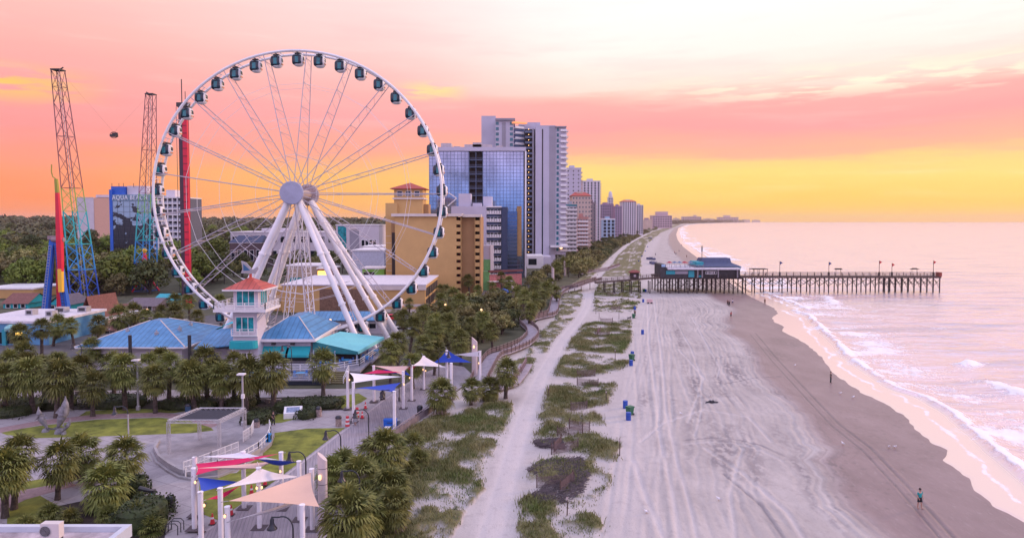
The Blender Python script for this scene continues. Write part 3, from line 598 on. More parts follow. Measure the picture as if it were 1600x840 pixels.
# rotating arm ride with blue A frame
b = P(82, 345, 172); o = T('swing_arm_ride', 'blue legged ride with one upright red and yellow arm', 'ride', (b.x, 172, 0))
for x0, x1 in ((-2.6, -.1), (3.2, .8)):
    m = MB(); pa, pb = Vector((x0, 0, 0)), Vector((x1, 0, 20.5)); m.tube([pa, pb], [1.15, .75], 4, sq=(1, .8)); m.o('support_leg', bluep, o)
    m = MB()
    for k in range(26):
        c = pa.lerp(pb, .04 + .035 * k); m.box((c.x, -1.05 + .012 * k, c.z), (.7, .05, .12))
    a_, b_ = pa.lerp(pb, .04), pa.lerp(pb, .04 + .035 * 25)
    for e_ in (-.33, .33): m.bar((a_.x + e_, -1.05, a_.z), (b_.x + e_, -.75, b_.z), .05, 4)
    m.o('ladder_rungs', galv if x0 < 0 else dark, o)
m = MB(); m.tube([(.6, 1.2, 0), (.4, 1.0, 19)], [.8, .5], 6); m.o('rear_mast', redp, o)
m = MB(); m.bar((.3, -.8, 20.3), (3.2, -.6, 20.3), .6, 10); m.box((.3, 0, 20.8), (2.4, 1.6, .9)); m.o('hub_motor', M('grey_machine', (.3, .22, .24), .5), o)
m = MB(); m.tube([(2.5, -1.2, 10.5), (2.55, -1.2, 14), (2.5, -1.2, 20.3), (2.2, -1.2, 32)], [.55, .75, .85, .5], 4); m.o('ride_arm', redp, o)
m = MB(); m.tube([(2.5, -1.2, 7.2), (2.5, -1.2, 13.)], [.65, .7], 4); m.o('counterweight', yelp, o)
m = MB(); m.tube([(2.2, -1.2, 32), (2.0, -1.2, 35.4)], [.5, .42], 4); m.tube([(2.0, -1.2, 35.4), (1.2, -1.2, 36), (.9, -1.2, 37.2), (1.0, -1.2, 39)], .14, 5); m.o('arm_tip', rd('olive_paint', '9a9a3a'), o)
b = P(225, 345, 244); o = T('rocket_ride', 'red rocket shaped ride on splayed legs under the second slingshot tower', 'ride', (b.x, 244, 0))
m = MB(); m.lathe([(.3, 3), (.9, 5), (.85, 11), (.4, 14), (.1, 15)], (0, 0, 0), 10); m.o('rocket_body', redp, o); m = MB(); m.lathe([(.91, 6.5), (.91, 7.5)], n=10); m.lathe([(.89, 9), (.87, 10)], n=10); m.o('white_band', white, o)
m = MB(); m.lathe([(.5, 13.6), (.8, 14.4), (.5, 15.2)], (0, 0, 0), 8); m.o('nose_knob', yelp, o)
for a in (0, 2.1, 4.2):
    m = MB(); m.bar((.5 * math.cos(a), .5 * math.sin(a), 6), (5 * math.cos(a), 5 * math.sin(a), 0), .32, 6); m.o('leg', redp, o)
# ================================================================ BUILDINGS
class FB:                                # front face spanned by pixels x0..x1 at distance Y, local x along the face, y back, z up
    def __init__(s, name, lab, cat, x0, x1, yt, Y, dep, rz=0, group=None):
        a = P(x0, yt, Y); s.h = a.z; k, q_ = math.cos(rz), math.sin(rz); lo, hi = .1, 900.
        for _ in range(50):
            w = (lo + hi) / 2
            if proj((a.x + w * k, Y + w * q_, a.z))[0] < x1: lo = w
            else: hi = w
        s.w = lo; s.d = dep; s.k = F / Y; s.t = T(name, lab, cat, (a.x, Y, 0), rz, group); s.Y = Y; s.x0 = x0; s.a = a; s.rz = rz
    def X(s, px): return (P(px, 345, s.Y).x - s.a.x) / math.cos(s.rz) if s.rz == 0 else (px - s.x0) / s.k
    def Z(s, py): return P(s.x0, py, s.Y).z
    def box(s, name, mat, x0, x1, y0, y1, z0, z1):
        m = MB(); m.bx(x0, x1, y0, y1, z0, z1); return m.o(name, mat, s.t)
def winmb(w, h, fr=.12, dep=.10):
    m = MB(); m.bx(-w / 2, w / 2, -dep, -.02, -h / 2, h / 2, 1)
    for x in (-w / 2, w / 2): m.bx(x - fr / 2, x + fr / 2, -dep - .06, -.02, -h / 2, h / 2, 0)
    for z in (-h / 2, h / 2): m.bx(-w / 2, w / 2, -dep - .06, -.02, z - fr / 2, z + fr / 2, 0)
    return m
def balmb(w, d=1.5, rail=1.0, solid=False):
    m = MB(); m.bx(-w / 2, w / 2, -d, 0, -.12, .12, 0)
    if solid: m.bx(-w / 2, w / 2, -d, -d + .1, .12, rail, 0)
    else:
        m.bx(-w / 2, w / 2, -d, -d + .06, rail - .08, rail, 0)
        for i in range(int(w / .45) + 1): x = -w / 2 + i * w / int(w / .45); m.bx(x - .03, x + .03, -d, -d + .05, .12, rail, 0)
    for x in (-w / 2, w / 2): m.bx(x - .05, x + .05, -d, 0, .12, rail, 0)
    return m
def grid(x0, x1, z0, z1, nx, nz, y=0): return [(x0 + (i + .5) * (x1 - x0) / nx, y, z1 - (j + .5) * (z1 - z0) / nz) for j in range(nz) for i in range(nx)]
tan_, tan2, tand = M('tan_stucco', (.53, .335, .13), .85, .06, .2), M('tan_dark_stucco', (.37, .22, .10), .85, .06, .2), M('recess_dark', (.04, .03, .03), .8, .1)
cream = M('cream_trim', (.62, .55, .50), .7, .06, .3); redtile = M('red_roof_tile', (.40, .07, .05), .7, .2, 2.5, bump=.4)
# ---- yellow hotel
f = FB('hotel_building', 'tan yellow hotel with a red hip roofed cupola right of the wheel', 'hotel', 617, 713, 338, 224, 26)
x_ = f.X; f.box('main_block', tan_, 0, f.w, 0, 26, 0, f.h); f.box('left_wing', tan_, x_(598), -.01, 5, 30, 0, f.Z(318) + .3)
f.box('left_wing_shade_side', tan2, x_(617) - 2.0, -.02, 4.6, 5.02, 0, f.Z(346))  # shaded side, its shade painted with the darker stucco
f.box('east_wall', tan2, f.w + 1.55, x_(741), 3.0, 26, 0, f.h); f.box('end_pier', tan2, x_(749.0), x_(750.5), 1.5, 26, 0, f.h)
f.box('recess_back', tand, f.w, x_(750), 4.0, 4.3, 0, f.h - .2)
f.box('cornice', cream, x_(612), x_(722), -1., 6, f.h, f.h + .9); f.box('cornice', cream, x_(722.1), x_(751.5), .8, 8, f.h - .2, f.h + .7)
nb = 11; dz_ = (f.h - 1) / nb
m = MB(); w = x_(720) - f.w; m.bx(-w / 2, w / 2, 0, 3.4, -.15, .15); m.bx(-w / 2, w / 2, 0, .12, .15, 1.2); rep(f.t, 'balcony', m, tan_, [(f.w + w / 2, 0, dz_ * (k + .35)) for k in range(nb)])
m = MB(); w2 = x_(749) - x_(742); m.bx(-w2 / 2, w2 / 2, 0, 3, -.15, .15); m.bx(-w2 / 2, w2 / 2, 0, .12, .15, 1.2); rep(f.t, 'balcony', m, tan_, [((x_(742) + x_(749)) / 2, 1.6, dz_ * (k + .35)) for k in range(nb)])
m = MB(); m.bx(-.07, .07, 0, 3.2, 0, f.h); m.o('column', tan_, f.t, loc=(f.w + w, 0, 0)); m.o('column', tan_, f.t, loc=(x_(742) - .1, 1.5, 0))
m = MB(); m.bx(-.45, .45, 0, .4, -.8, .6); rep(f.t, 'red_curtain', m, M('red_drape', (.35, .05, .08)), [(f.w + w / 2, 3.5, dz_ * (k + .35) + 1.2) for k in range(nb)])
m = MB(); m.bx(x_(598) + .2, x_(616) - 1.6, 4.85, 5, -.06, .06); rep(f.t, 'wall_band', m, cream, [(0, 0, dz_ * (k + .6)) for k in range(9)])
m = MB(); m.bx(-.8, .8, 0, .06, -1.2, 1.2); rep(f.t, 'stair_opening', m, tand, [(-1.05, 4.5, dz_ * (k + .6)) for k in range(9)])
c0, c1 = x_(611), x_(657); zc = f.Z(318)
m = MB(); m.bx(c0, c1, 6, 15, f.h + .9, zc + 5.0); cw_ = m.o('cupola_wall', tan_, f.t); m = MB(); m.bx(c0 - .5, c1 + .5, 5.5, 15.5, zc + 1.6, zc + 2.1); m.o('cupola_trim', cream, cw_)
m = MB(); m.hip(c0, c1, 6, 15, zc + 5.2, zc + 7.4, 1.2); m.o('cupola_roof', redtile, cw_)
rep(cw_, 'window', winmb(1.7, 1.7, .16), [cream, glassd], [(c0 + (c1 - c0) * (.2 + .3 * i), 6, zc + 3.5) for i in range(3)])
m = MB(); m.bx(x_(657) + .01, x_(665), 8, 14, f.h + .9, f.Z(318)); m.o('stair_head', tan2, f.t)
# ---- low tan parking hall in front
f = FB('parking_hall', 'low tan hall with a flat white roof and brick panels behind the wheel legs', 'hall', 440, 664, 446, 186, 32)
f.box('wall', tan_, 0, f.w, 0, f.d, 0, f.h); f.box('parapet', M('white_membrane', (.62, .60, .64), .7), -.3, f.w + .3, -.3, f.d, f.h, f.h + .35)
f.box('roof_band', cream, f.w * .62, f.w + .32, -.32, -.02, f.h - 1.2, f.h - .05)
m = MB()
for x0, x1 in ((498, 540), (541, 574)): m.bx(f.X(x0), f.X(x1), -.12, 0, .4, f.h - .9)
m.o('brick_panel', M('brown_brick', (.20, .12, .08), .9, .35, 3), f.t)
f.box('base_band', cream, f.w * .7, f.w + .05, -.06, 0, 1.6, 2.3); f.box('base_plinth', cream, f.w * .72, f.w + .07, -.08, 0, 0, .9)
m = MB()
for k in range(7):
    for z in (1., f.h * .55): m.bx(f.w, f.w + .12, 1.5 + k * 4.3, 4.9 + k * 4.3, z, z + f.h * .32)
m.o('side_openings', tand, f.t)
f.box('stair_block', tan_, -5, -.02, 3, 20, 0, f.h - .8)
# ---- glass hotel
def glassm(name, c, rough=.08): 
    def bld(nt, b):
        t = NT(nt); n = t.noise(t.pos((1, 1, .6)), .09, 4); n2 = t.noise(t.pos(), 1.2, 3)
        cc = t.mix(t.mr(n, .35, .65), tuple(x * .7 for x in c), tuple(min(1, x * 1.25) for x in c)); nt.links.new(t.mix(t.mr(n2, .5, .8, 0, .35), cc, tuple(x * .5 for x in c)), b.inputs['Base Color'])
        b.inputs['Metallic'].default_value = .75; b.inputs['Roughness'].default_value = rough
        bp = t.N.new('ShaderNodeBump'); bp.inputs['Strength'].default_value = .06; nt.links.new(n2, bp.inputs['Height']); nt.links.new(bp.outputs[0], b.inputs['Normal'])
    return amat(name, bld)
curt = glassm('blue_mirror_glass', (.29, .39, .54)); mull = M('mullion', (.11, .15, .24), .5, .1); lav = M('lavender_wall', (.50, .49, .58), .8, .06, .1); lavd = M('grey_wall', (.31, .30, .35), .8, .08, .1)
f = FB('hotel_building', 'mirror glass hotel block with a dark column of open decks', 'hotel', 671, 820, 236, 300, 24)
x_ = f.X; f.box('core', lavd, .3, f.w - .3, 3., 24, 0, f.h)
for a, b2 in ((671, 732.5), (755, 818)):
    xa, xb = x_(a), x_(b2); f.box('glass_facade', curt, xa, xb, 0, .6, 0, f.h - .3); m = MB(); n = int((xb - xa) / 1.45)
    for i in range(n + 1): xx = xa + i * (xb - xa) / n; m.bx(xx - .08, xx + .08, -.09, 0, 0, f.h - .3)
    for z in np.arange(1.0, f.h - 1, 1.55): m.bx(xa, xb, -.11, .0, z - (.09 if int(z / 1.55) % 2 else .05), z + .05)
    m.o('mullions', mull, f.t)
f.box('deck_shaft', tand, x_(732.6), x_(754.9), 2.2, 2.6, 0, f.h - .3)
m = MB(); xa, xb = x_(732.6), x_(754.9); m.bx(xa, xb, -.05, 2.2, -.13, .13); m.bx(xa, xb, -.05, .05, .9, 1.0); m.bx(xa, xb, -.04, .02, .45, .52); rep(f.t, 'deck', m, mull, [(0, 0, z) for z in np.arange(2, f.h - 1, 3.1)])
m = MB(); m.bx(-.12, .12, -.1, 2.2, 0, f.h - .3); rep(f.t, 'deck_column', m, mull, [(xa + .12, 0, 0), ((xa + xb) / 2, 0, 0), (xb - .12, 0, 0)])
f.box('parapet', lav, -.4, f.w + .5, -.4, 24.2, f.h, f.h + 1.7); f.box('edge_fin', white, f.w + .0, f.w + .75, -.3, 24, 0, f.h - .01)
m = MB()
for a, b2, t0, t1 in ((688, 704, 222, 229), (708, 718, 227, 229), (725, 768, 224, 230), (738, 752, 221, 224), (775, 785, 226, 230)): m.bx(x_(a), x_(b2), 4, 12, f.h + 1.7, f.Z(t0))
m.o('roof_plant', M('beige_plant', (.48, .42, .42), .8), f.t)
# ---- lavender hotel with white balcony bands
f = FB('hotel_building', 'lavender hotel with rows of white balconies in front of the glass block', 'hotel', 705, 760, 322, 262, 30)
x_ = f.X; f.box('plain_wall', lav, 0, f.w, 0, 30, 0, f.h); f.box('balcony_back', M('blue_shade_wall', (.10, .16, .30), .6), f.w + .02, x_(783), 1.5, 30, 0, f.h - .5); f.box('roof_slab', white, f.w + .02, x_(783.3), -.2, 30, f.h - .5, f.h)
f.box('dark_fin', M('navy_panel', (.03, .05, .11), .6), x_(783.4), x_(793), -.3, 30, 0, f.h - .3)
w = x_(783) - f.w; m = MB(); m.bx(-w / 2, w / 2, 0, 1.5, -.13, .13)
for k in range(9): xx = -w / 2 + (k + .5) * w / 9; m.bx(xx - w / 26, xx + w / 26, -.05, .05, -.13, 1.15)
rep(f.t, 'balcony', m, white, [(f.w + w / 2, 0, f.h - 2.9 - 3.0 * k) for k in range(9)])
rep(f.t, 'window', winmb(1.3, 1.7, .08), [white, glassd], [(f.w + (j + .5) * w / 4, 1.5, f.h - 2.0 - 3.0 * k) for k in range(9) for j in range(4)])
f.box('glass_wing', glassm('dark_mirror_glass', (.10, .14, .24)), x_(793.1), x_(808), .5, 28, 0, f.Z(330)); m = MB()
for z in np.arange(2, f.Z(330), 1.5): m.bx(x_(793.1), x_(808), .4, .5, z - .08, z + .08)
m.o('floor_bands', mull, f.t); f.box('ochre_end', M('ochre_wall', (.36, .22, .09), .8), x_(808.1), x_(815), 1, 26, f.Z(400), f.Z(322))
m = MB(); m.bx(x_(716), x_(735), 2, 10, f.h, f.Z(302)); m.bx(x_(738), x_(752), 2, 10, f.h, f.Z(317)); m.bx(x_(754), x_(768), 6, 14, f.h, f.Z(306)); m.o('roof_plant', lav, f.t)
m = MB(); m.bar((x_(700), -1, f.h), (x_(714), -1, f.h + 3), .25, 4); m.bar((x_(714), -1, f.h + 3), (x_(702), -1, f.h + 5), .25, 4); m.o('roof_stair', white, f.t)
# ---- green and pink shopfront
f = FB('shop_building', 'green cornered shop with pink panels and a planted roof terrace', 'shop', 752, 764, 424, 246, 14)
x_ = f.X; f.box('green_wall', M('lime_green_wall', (.16, .42, .16), .8), 0, f.w, 0, 12, 0, f.h); m = MB(); L0 = f.w
m.box((f.w + 6, 3.2, f.h / 2 - .5), (13, .3, f.h - 1.4), R(26)); m.o('pink_panel', M('salmon_panel', (.50, .18, .17), .7, .25, 2), f.t)
m = MB(); m.box((f.w + 6, 3.0, f.h), (13.6, 1.2, .7), R(26)); m.o('terrace_edge', M('maroon_edge', (.18, .06, .06), .8), f.t)
m = MB(); m.bx(0, 4, 3, 10, f.h, f.Z(384)); m.o('stair_tower', lav, f.t); m = MB(); m.bx(3.2, 4.4, 2.6, 3.0, f.h, f.Z(383)); m.o('white_fin', white, f.t)
m = MB(); m.bx(.4, 3.8, 2.9, 3.0, f.h + .2, f.h + 4.2); m.o('green_panel', M('lime_green_wall', (.16, .42, .16), .8), f.t)
m = MB(); m.box((f.w + 4, .8, 3.2), (9, 3, .25), R(26)); m.o('entrance_canopy', white, f.t)
# ---- twin towers
f = FB('hotel_tower', 'tallest pale twin slab tower with stacked balconies and lit corridors', 'tower', 837, 868, 196, 385, 40)
x_ = f.X; Z_ = f.Z; amber = M('corridor_lamp', (1., .55, .2), emit=5.)
f.box('front_slab', lav, 0, f.w, 0, 40, 0, f.h); f.box('window_slit', glassd, x_(846.5), x_(848.5), -.05, 0, 6, f.h - 2); f.box('grey_strip', lavd, x_(858), f.w + .02, -.12, 0, 6, Z_(197))
f.box('side_block', lav, f.w + .02, x_(884), .6, 40, 6, Z_(199)); f.box('roof_canopy', lavd, f.w + .04, x_(884.6), -.8, 38, Z_(199), Z_(197.4))
rep(f.t, 'window', winmb(1.5, 2.1, .10), [white, M('blue_green_glass', (.03, .16, .22), .1, .3, .3)], [((x_(869) + x_(873.5)) / 2, .6, z) for z in np.arange(9, Z_(201), 3.05)])
m = balmb(x_(884) - x_(874.5), 1.6, 1.05, True); rep(f.t, 'balcony', m, white, [((x_(874.5) + x_(884)) / 2 + .4, .6, z) for z in np.arange(8, Z_(201), 3.05)])
m = MB(); m.bx(0, 1.4, 0, 3.4, -.12, .12); m.bx(1.3, 1.4, 0, 3.4, .12, 1.05); rep(f.t, 'side_balcony', m, white, [(x_(884), y, z) for z in np.arange(8, Z_(201), 3.05) for y in (1, 9)])
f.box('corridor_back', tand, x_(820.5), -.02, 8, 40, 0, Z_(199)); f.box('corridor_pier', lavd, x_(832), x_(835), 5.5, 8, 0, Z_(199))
m = MB(); m.bx(0, x_(832) - x_(820.5), 5.8, 8, -.12, .12); m.bx(0, x_(832) - x_(820.5), 5.7, 5.8, .12, 1.); rep(f.t, 'corridor_deck', m, mull, [(x_(820.5), 0, z) for z in np.arange(5, Z_(200), 3.05)])
m = MB(); m.box((0, 0, 0), (.28, .2, .28)); rep(f.t, 'corridor_lamp', m, amber, [(x_(826.5), 7.8, z + 2.1) for z in np.arange(5, Z_(202), 3.05)])
f.box('left_slab', lav, x_(774), x_(803), 10, 40, 0, Z_(184)); f.box('left_slab_roof', lavd, x_(773.5), x_(805), 8.6, 38, Z_(184), Z_(181)); f.box('left_grey_strip', lavd, x_(784), x_(790), 9.85, 10, 0, Z_(187))
rep(f.t, 'window', winmb(2.0, 2.0, .10), [white, M('blue_green_glass', (.03, .16, .22), .1)], [(x_(c), 10, z) for z in np.arange(26, Z_(187), 3.05) for c in (776.5, 799)])
m = MB(); m.box((0, 0, 0), (6.6, 2.0, .25), R(38)); m.box((.5, -.9, .6), (6.6, .1, 1.), R(38)); rep(f.t, 'balcony', m, white, [(x_(811), 9, z) for z in np.arange(26, Z_(190), 3.05)])
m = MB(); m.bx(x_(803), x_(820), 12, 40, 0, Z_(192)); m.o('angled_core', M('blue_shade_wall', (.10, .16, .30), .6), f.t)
m = MB(); m.box((x_(812), 10.5, Z_(188)), (8.5, 3.0, .8), R(30)); m.o('lit_soffit', M('lit_soffit', (.9, .32, .12), emit=.8), f.t)  # orange light on the underside made as the soffit's own glow
f.box('rear_slab', lav, x_(750), x_(773.4), 20, 44, 0, Z_(172.5)); f.box('lift_core', lav, x_(811), x_(846), 18, 40, Z_(199), Z_(184)); f.box('lift_core_low', lav, x_(846.2), x_(856), 18, 40, f.h, Z_(190))
f.box('podium', white, x_(822), x_(846), -26, -2, 0, Z_(396)); f.box('podium_window', glassd, x_(824), x_(836), -26.1, -26, Z_(409), Z_(400)); f.box('podium_front', lav, x_(846.2), x_(858), -20, 0, 0, Z_(398)); f.box('entrance_canopy', white, x_(860), x_(888), -4, 12, Z_(386), Z_(383))
m = MB(); m.box((x_(876), -3.8, Z_(387)), (1.2, .3, .5)); m.o('entrance_lamp', amber, f.t)
# ---- skyline up the coast
def hotel(lab, x0, x1, yt, Y, dep, wall, nx, nz, ww=.6, hh=.6, roof=None, bal=None, side=True, top=None, cat='hotel'):
    f = FB('hotel_building', lab, cat, x0, x1, yt, Y, dep, 0, 'hotels along the coast'); f.box('wall', wall, 0, f.w, 0, dep, 0, f.h)
    cw, ch = f.w / nx, (f.h - 3) / nz
    rep(f.t, 'window', winmb(cw * ww, ch * hh, .12), [white, glassd], grid(0, f.w, 3, f.h, nx, nz))
    if bal: rep(f.t, 'balcony', balmb(f.w * bal, 1.3, 1., True), white, [(f.w / 2, 0, 3 + k * ch) for k in range(1, nz)])
    if side:
        m = MB(); m.bx(0, 1.2, .8, dep - .8, -.12, .9); rep(f.t, 'side_balcony', m, M('peach_concrete', (.55, .42, .38), .8), [(f.w, 0, 3 + k * ch) for k in range(1, nz)])
    if roof: m = MB(); m.hip(0, f.w, 0, dep, f.h + .2, f.h + 3.2, .7, f.w * .3, 0); m.o('roof', roof, f.t)
    else: f.box('parapet', wall if top is None else top, -.3, f.w + .3, -.3, dep + .3, f.h, f.h + 1.1)
    f.box('roof_plant', wall, f.w * .3, f.w * .62, dep * .3, dep * .7, f.h + 1, f.h + 3.4); return f
mauve, salmon, greyw, beige, palew, taupe, skyb = (M(n, c, .8, .08, .1) for n, c in (('mauve_wall', (.30, .20, .30)), ('salmon_wall', (.48, .25, .22)), ('grey_white_wall', (.52, .50, .55)), ('beige_wall', (.55, .43, .36)), ('pale_wall', (.60, .56, .60)), ('taupe_wall', (.20, .15, .16)), ('sky_blue_wall', (.30, .45, .62))))
rosy = M('rosy_wall', (.50, .36, .40), .8, .06, .05); orr = M('orange_roof', (.5, .14, .06), .7, .15)
hotel('plain lavender high slab beyond the twin tower, only its top in view', 884, 908, 264, 560, 22, lav, 3, 20, .3, .4)
hotel('tall white tower with dark vertical window bands on the coast', 911, 938, 284, 660, 24, palew, 5, 24, .45, .8, bal=None)
hotel('cream hotel with red roofed dormers beside the tall white tower', 894, 923, 306, 520, 22, beige, 6, 12, .4, .45, roof=redtile)
hotel('grey white striped hotel with a teal top band nearest beyond the twin tower', 885, 901, 322, 440, 18, greyw, 3, 12, .8, .35, bal=1., top=M('teal_band', (.03, .22, .28), .5))
hotel('salmon pink low hotel behind coastal trees', 901.5, 919, 341, 470, 18, salmon, 4, 9, .5, .5, bal=1.)
hotel('narrow brown hotel slab between pale towers', 922, 931, 318, 600, 16, taupe, 2, 14)
hotel('broad mauve hotel in the middle of the far skyline', 938, 959, 320, 900, 30, mauve, 6, 12)
hotel('small white and light blue hotel in front of the mauve one', 942, 961, 343, 780, 20, skyb, 3, 6, .7, .8, top=white)
hotel('plum coloured hotel slab left of the orange topped tower', 961, 972, 323, 860, 22, mauve, 3, 12)
f = hotel('orange roofed white tower with blue window bands on the far skyline', 973, 994, 315, 1000, 30, palew, 6, 16, .5, .8, roof=orr)
f = hotel('slim cupola topped tower behind the orange roofed one', 951, 958, 309, 1080, 14, palew, 2, 16); m = MB(); m.lathe([(3, 0), (3, 5), (2.2, 8), (.4, 10)], (f.w / 2, 5, f.h + 1), 8); m.o('cupola', palew, f.t)
hotel('dark and white banded tower at the right end of the near skyline', 995, 1005, 321, 1180, 24, palew, 3, 16, .6, .85)
f = hotel('stepped mauve resort block standing alone near the far beach', 1020, 1050, 337, 2300, 50, rosy, 8, 5); f.box('upper_block', rosy, f.w * .25, f.w * .8, 5, 40, f.h, f.h + 14)
f = hotel('long low resort row on the far shore left of the distant hotel', 1066, 1096, 338.5, 8600, 60, rosy, 8, 3); f.box('upper_block', rosy, f.w * .6, f.w * .75, 5, 40, f.h, f.h + 20)
f = hotel('farthest stepped hotel on the horizon over the water', 1122, 1154, 339.2, 11500, 80, rosy, 8, 3); f.box('upper_block', rosy, f.w * .3, f.w * .6, 5, 60, f.h, f.h + 32)
for i, (a, b2, yt, Y) in enumerate(((1007, 1019, 343, 2000), (1053, 1062, 341, 7000), (1100, 1116, 341.6, 9500), (1160, 1172, 343.0, 13000), (1176, 1188, 343.6, 13400))):
    f = FB('distant_block', 'tiny hazy block on the far shoreline, %s from the left' % ordw(i + 1), 'building', a, b2, yt, Y, 50, 0, 'hazy blocks on the far shore'); f.box('wall', beige, 0, f.w, 0, 50, 0, f.h); f.box('penthouse', mauve, f.w * .3, f.w * .6, 5, 40, f.h, f.h + 5)
# ---- Aqua hotel
f = FB('hotel_building', 'dark glass hotel with a blue edge and white lettering across the top', 'hotel', 172, 238, 304, 380, 24)
x_ = f.X; Z_ = f.Z
def muralm(nt, b):
    t = NT(nt); g = t.pos(); s2 = t.N.new('ShaderNodeSeparateXYZ'); nt.links.new(g, s2.inputs[0]); n = t.noise(t.pos((1, 1, 1.6)), .16, 3, .5)
    zz = t.mr(s2.outputs[2], 18, 40); k = t.mr(t.ma('ADD', n, t.ma('MULTIPLY', zz, .35)), .62, .64); w = t.noise(t.pos(), .5)
    nt.links.new(t.mix(k, t.mix(w, (.012, .014, .022), (.03, .035, .045)), (.32, .46, .58)), b.inputs['Base Color']); b.inputs['Roughness'].default_value = .2
f.box('glass_facade', amat('dark_mural_glass', muralm), 1.3, f.w, 0, 24, 0, f.h); f.box('blue_edge', bluep, -.4, 1.28, -.3, 24, 0, Z_(296)); f.box('sign_band', M('grey_blue_band', (.16, .28, .38), .5), 1.3, f.w, -.2, 0, Z_(314), f.h)
m = MB()
for z in np.arange(3, f.h, 3): m.bx(1.3, f.w, -.12, 0, z - .05, z + .05)
for x in np.arange(4, f.w, 3.4): m.bx(x - .04, x + .04, -.13, 0, 0, Z_(314.2))
m.o('mullions', M('mural_mullion', (.05, .06, .07), .5), f.t)
cu = bpy.data.curves.new('lettering', 'FONT'); cu.body = 'AQUA BEACH'; cu.size = 3.6; cu.extrude = .08; cu.align_x = 'CENTER'; cu.align_y = 'CENTER'; cu.space_character = 1.12
lo_ = bpy.data.objects.new('lettering', cu); COL.objects.link(lo_); lo_.parent = f.t; lo_.rotation_euler = (pi / 2, 0, 0); lo_.location = (f.w * .47, -.35, Z_(309)); cu.materials.append(M('sign_white', (.8, .85, .9), .4, 0))
lo_.scale.x = (f.w * .86) / 25.5; bpy.context.view_layer.update(); lm_ = bpy.data.meshes.new_from_object(lo_.evaluated_get(bpy.context.evaluated_depsgraph_get())); ln_ = oe('sign_lettering', lm_, f.t, lo_.location); ln_.rotation_euler = lo_.rotation_euler; ln_.scale = lo_.scale; bpy.data.objects.remove(lo_)
f.box('grid_block', M('deep_shade', (.10, .11, .15), .8), f.w + .02, x_(285), 1.6, 24, 0, Z_(309)); m = MB(); xa, xb = f.w + .02, x_(285)
for i in range(7): xx = xa + i * (xb - xa) / 6; m.bx(xx - .25, xx + .25, 0, 1.6, 0, Z_(309))
for k in range(13): m.bx(xa, xb, .02, 1.58, k * Z_(309) / 12 - .3, k * Z_(309) / 12 + .3)
m.o('balcony_grid', white, f.t); f.box('roof_slab', white, xa, xb, -.1, 24, Z_(309), Z_(307.5))
rep(f.t, 'balcony_rail', (lambda k: (k.bx(-1.7, 1.7, -.05, .05, 0, 1.0), k)[1])(MB()), M('rail_grey', (.35, .38, .45), .5), [(xa + (i + .5) * (xb - xa) / 6, .3, k * Z_(309) / 12 + .3) for k in range(12) for i in range(6)])
f.box('penthouse', bluep, .0, x_(194), 1, 14, f.h, Z_(291)); f.box('penthouse_white', palew, x_(195), x_(226), 3, 18, f.h, Z_(290)); f.box('lift_head', palew, x_(252), x_(266), 6, 18, Z_(307.5), Z_(296))
m = MB()
for px in (173, 184, 191, 207, 226): m.bar((x_(px), 2, Z_(292)), (x_(px), 2, Z_(286)), .14, 4)
m.o('aerials', dark, f.t)
f = FB('apartment_block', 'plain windowless white block behind the slingshot tower', 'building', 120, 146, 308, 560, 26); f.box('wall', palew, 0, f.w, 0, 26, 0, f.h); f.box('lit_side', M('sunlit_wall_tint', (.70, .42, .30), .8, .04), f.w + .02, f.X(172), .5, 26, 0, f.Z(309)); f.box('lift_head', palew, f.X(145), f.X(165), 5, 16, f.h, f.Z(304)); f.box('roof_edge', cream, 0, f.w, -.15, 0, f.h - .8, f.h)  # warm sunlight on the side wall put into its colour
# ---- town buildings between wheel legs
def lowb(lab, x0, x1, yt, Y, dep, wall, nx=0, nz=1, roofm=None, cat='building', **k):
    f = FB('town_building', lab, cat, x0, x1, yt, Y, dep); f.box('wall', wall, 0, f.w, 0, dep, 0, f.h)
    f.box('roof_edge', roofm or white, -.3, f.w + .3, -.3, dep + .3, f.h, f.h + .5)
    if nx: rep(f.t, 'window', winmb(f.w / nx * .62, f.h / nz * .42, .15), [white, glassd], grid(0, f.w, .5, f.h, nx, nz))
    return f
f = lowb('long white office building seen between the wheel legs on the left', 360, 525, 363, 420, 30, palew, 11, 2); f.box('roof_plant', palew, f.w * .25, f.w * .5, 8, 20, f.h, f.h + 2.5)
f = lowb('dark brick house with a navy gabled roof behind the wheel', 359, 408, 380, 360, 18, M('dark_brick', (.10, .07, .08), .9), 5, 1); m = MB(); m.hip(0, f.w, 0, 18, f.h + .5, f.h + 4, .5, f.w * .42, 0); m.o('roof', M('navy_roof', (.03, .045, .10), .7), f.t)
f = lowb('white modern building with a teal glass stairwell by the yellow hotel', 525, 592, 352, 390, 26, palew, 0); f.box('stair_glass', glasst, 1, f.X(541), -.1, 0, 3, f.h - .5); f.box('grey_shutter', lavd, f.X(546), f.X(561), -.1, 0, 4, f.h - 2); rep(f.t, 'window', winmb(2, 6, .3), [white, glassd], [(f.X(567 + 6 * i), 0, f.h * .5) for i in range(4)])
f = lowb('large white windowless shed with a pale blue wall', 550, 600, 392, 290, 26, M('ice_wall', (.52, .55, .66), .7), 0); m = MB(); m.bx(-.2, f.w, -.12, 0, 0, 2.2); m.o('lower_shade', dark, f.t)  # dark strip painted for the shade along the wall foot
f = lowb('low tan flat roofed shop with teal awnings', 448, 500, 416, 250, 14, M('buff_wall', (.46, .36, .27), .85), 0); m = MB()
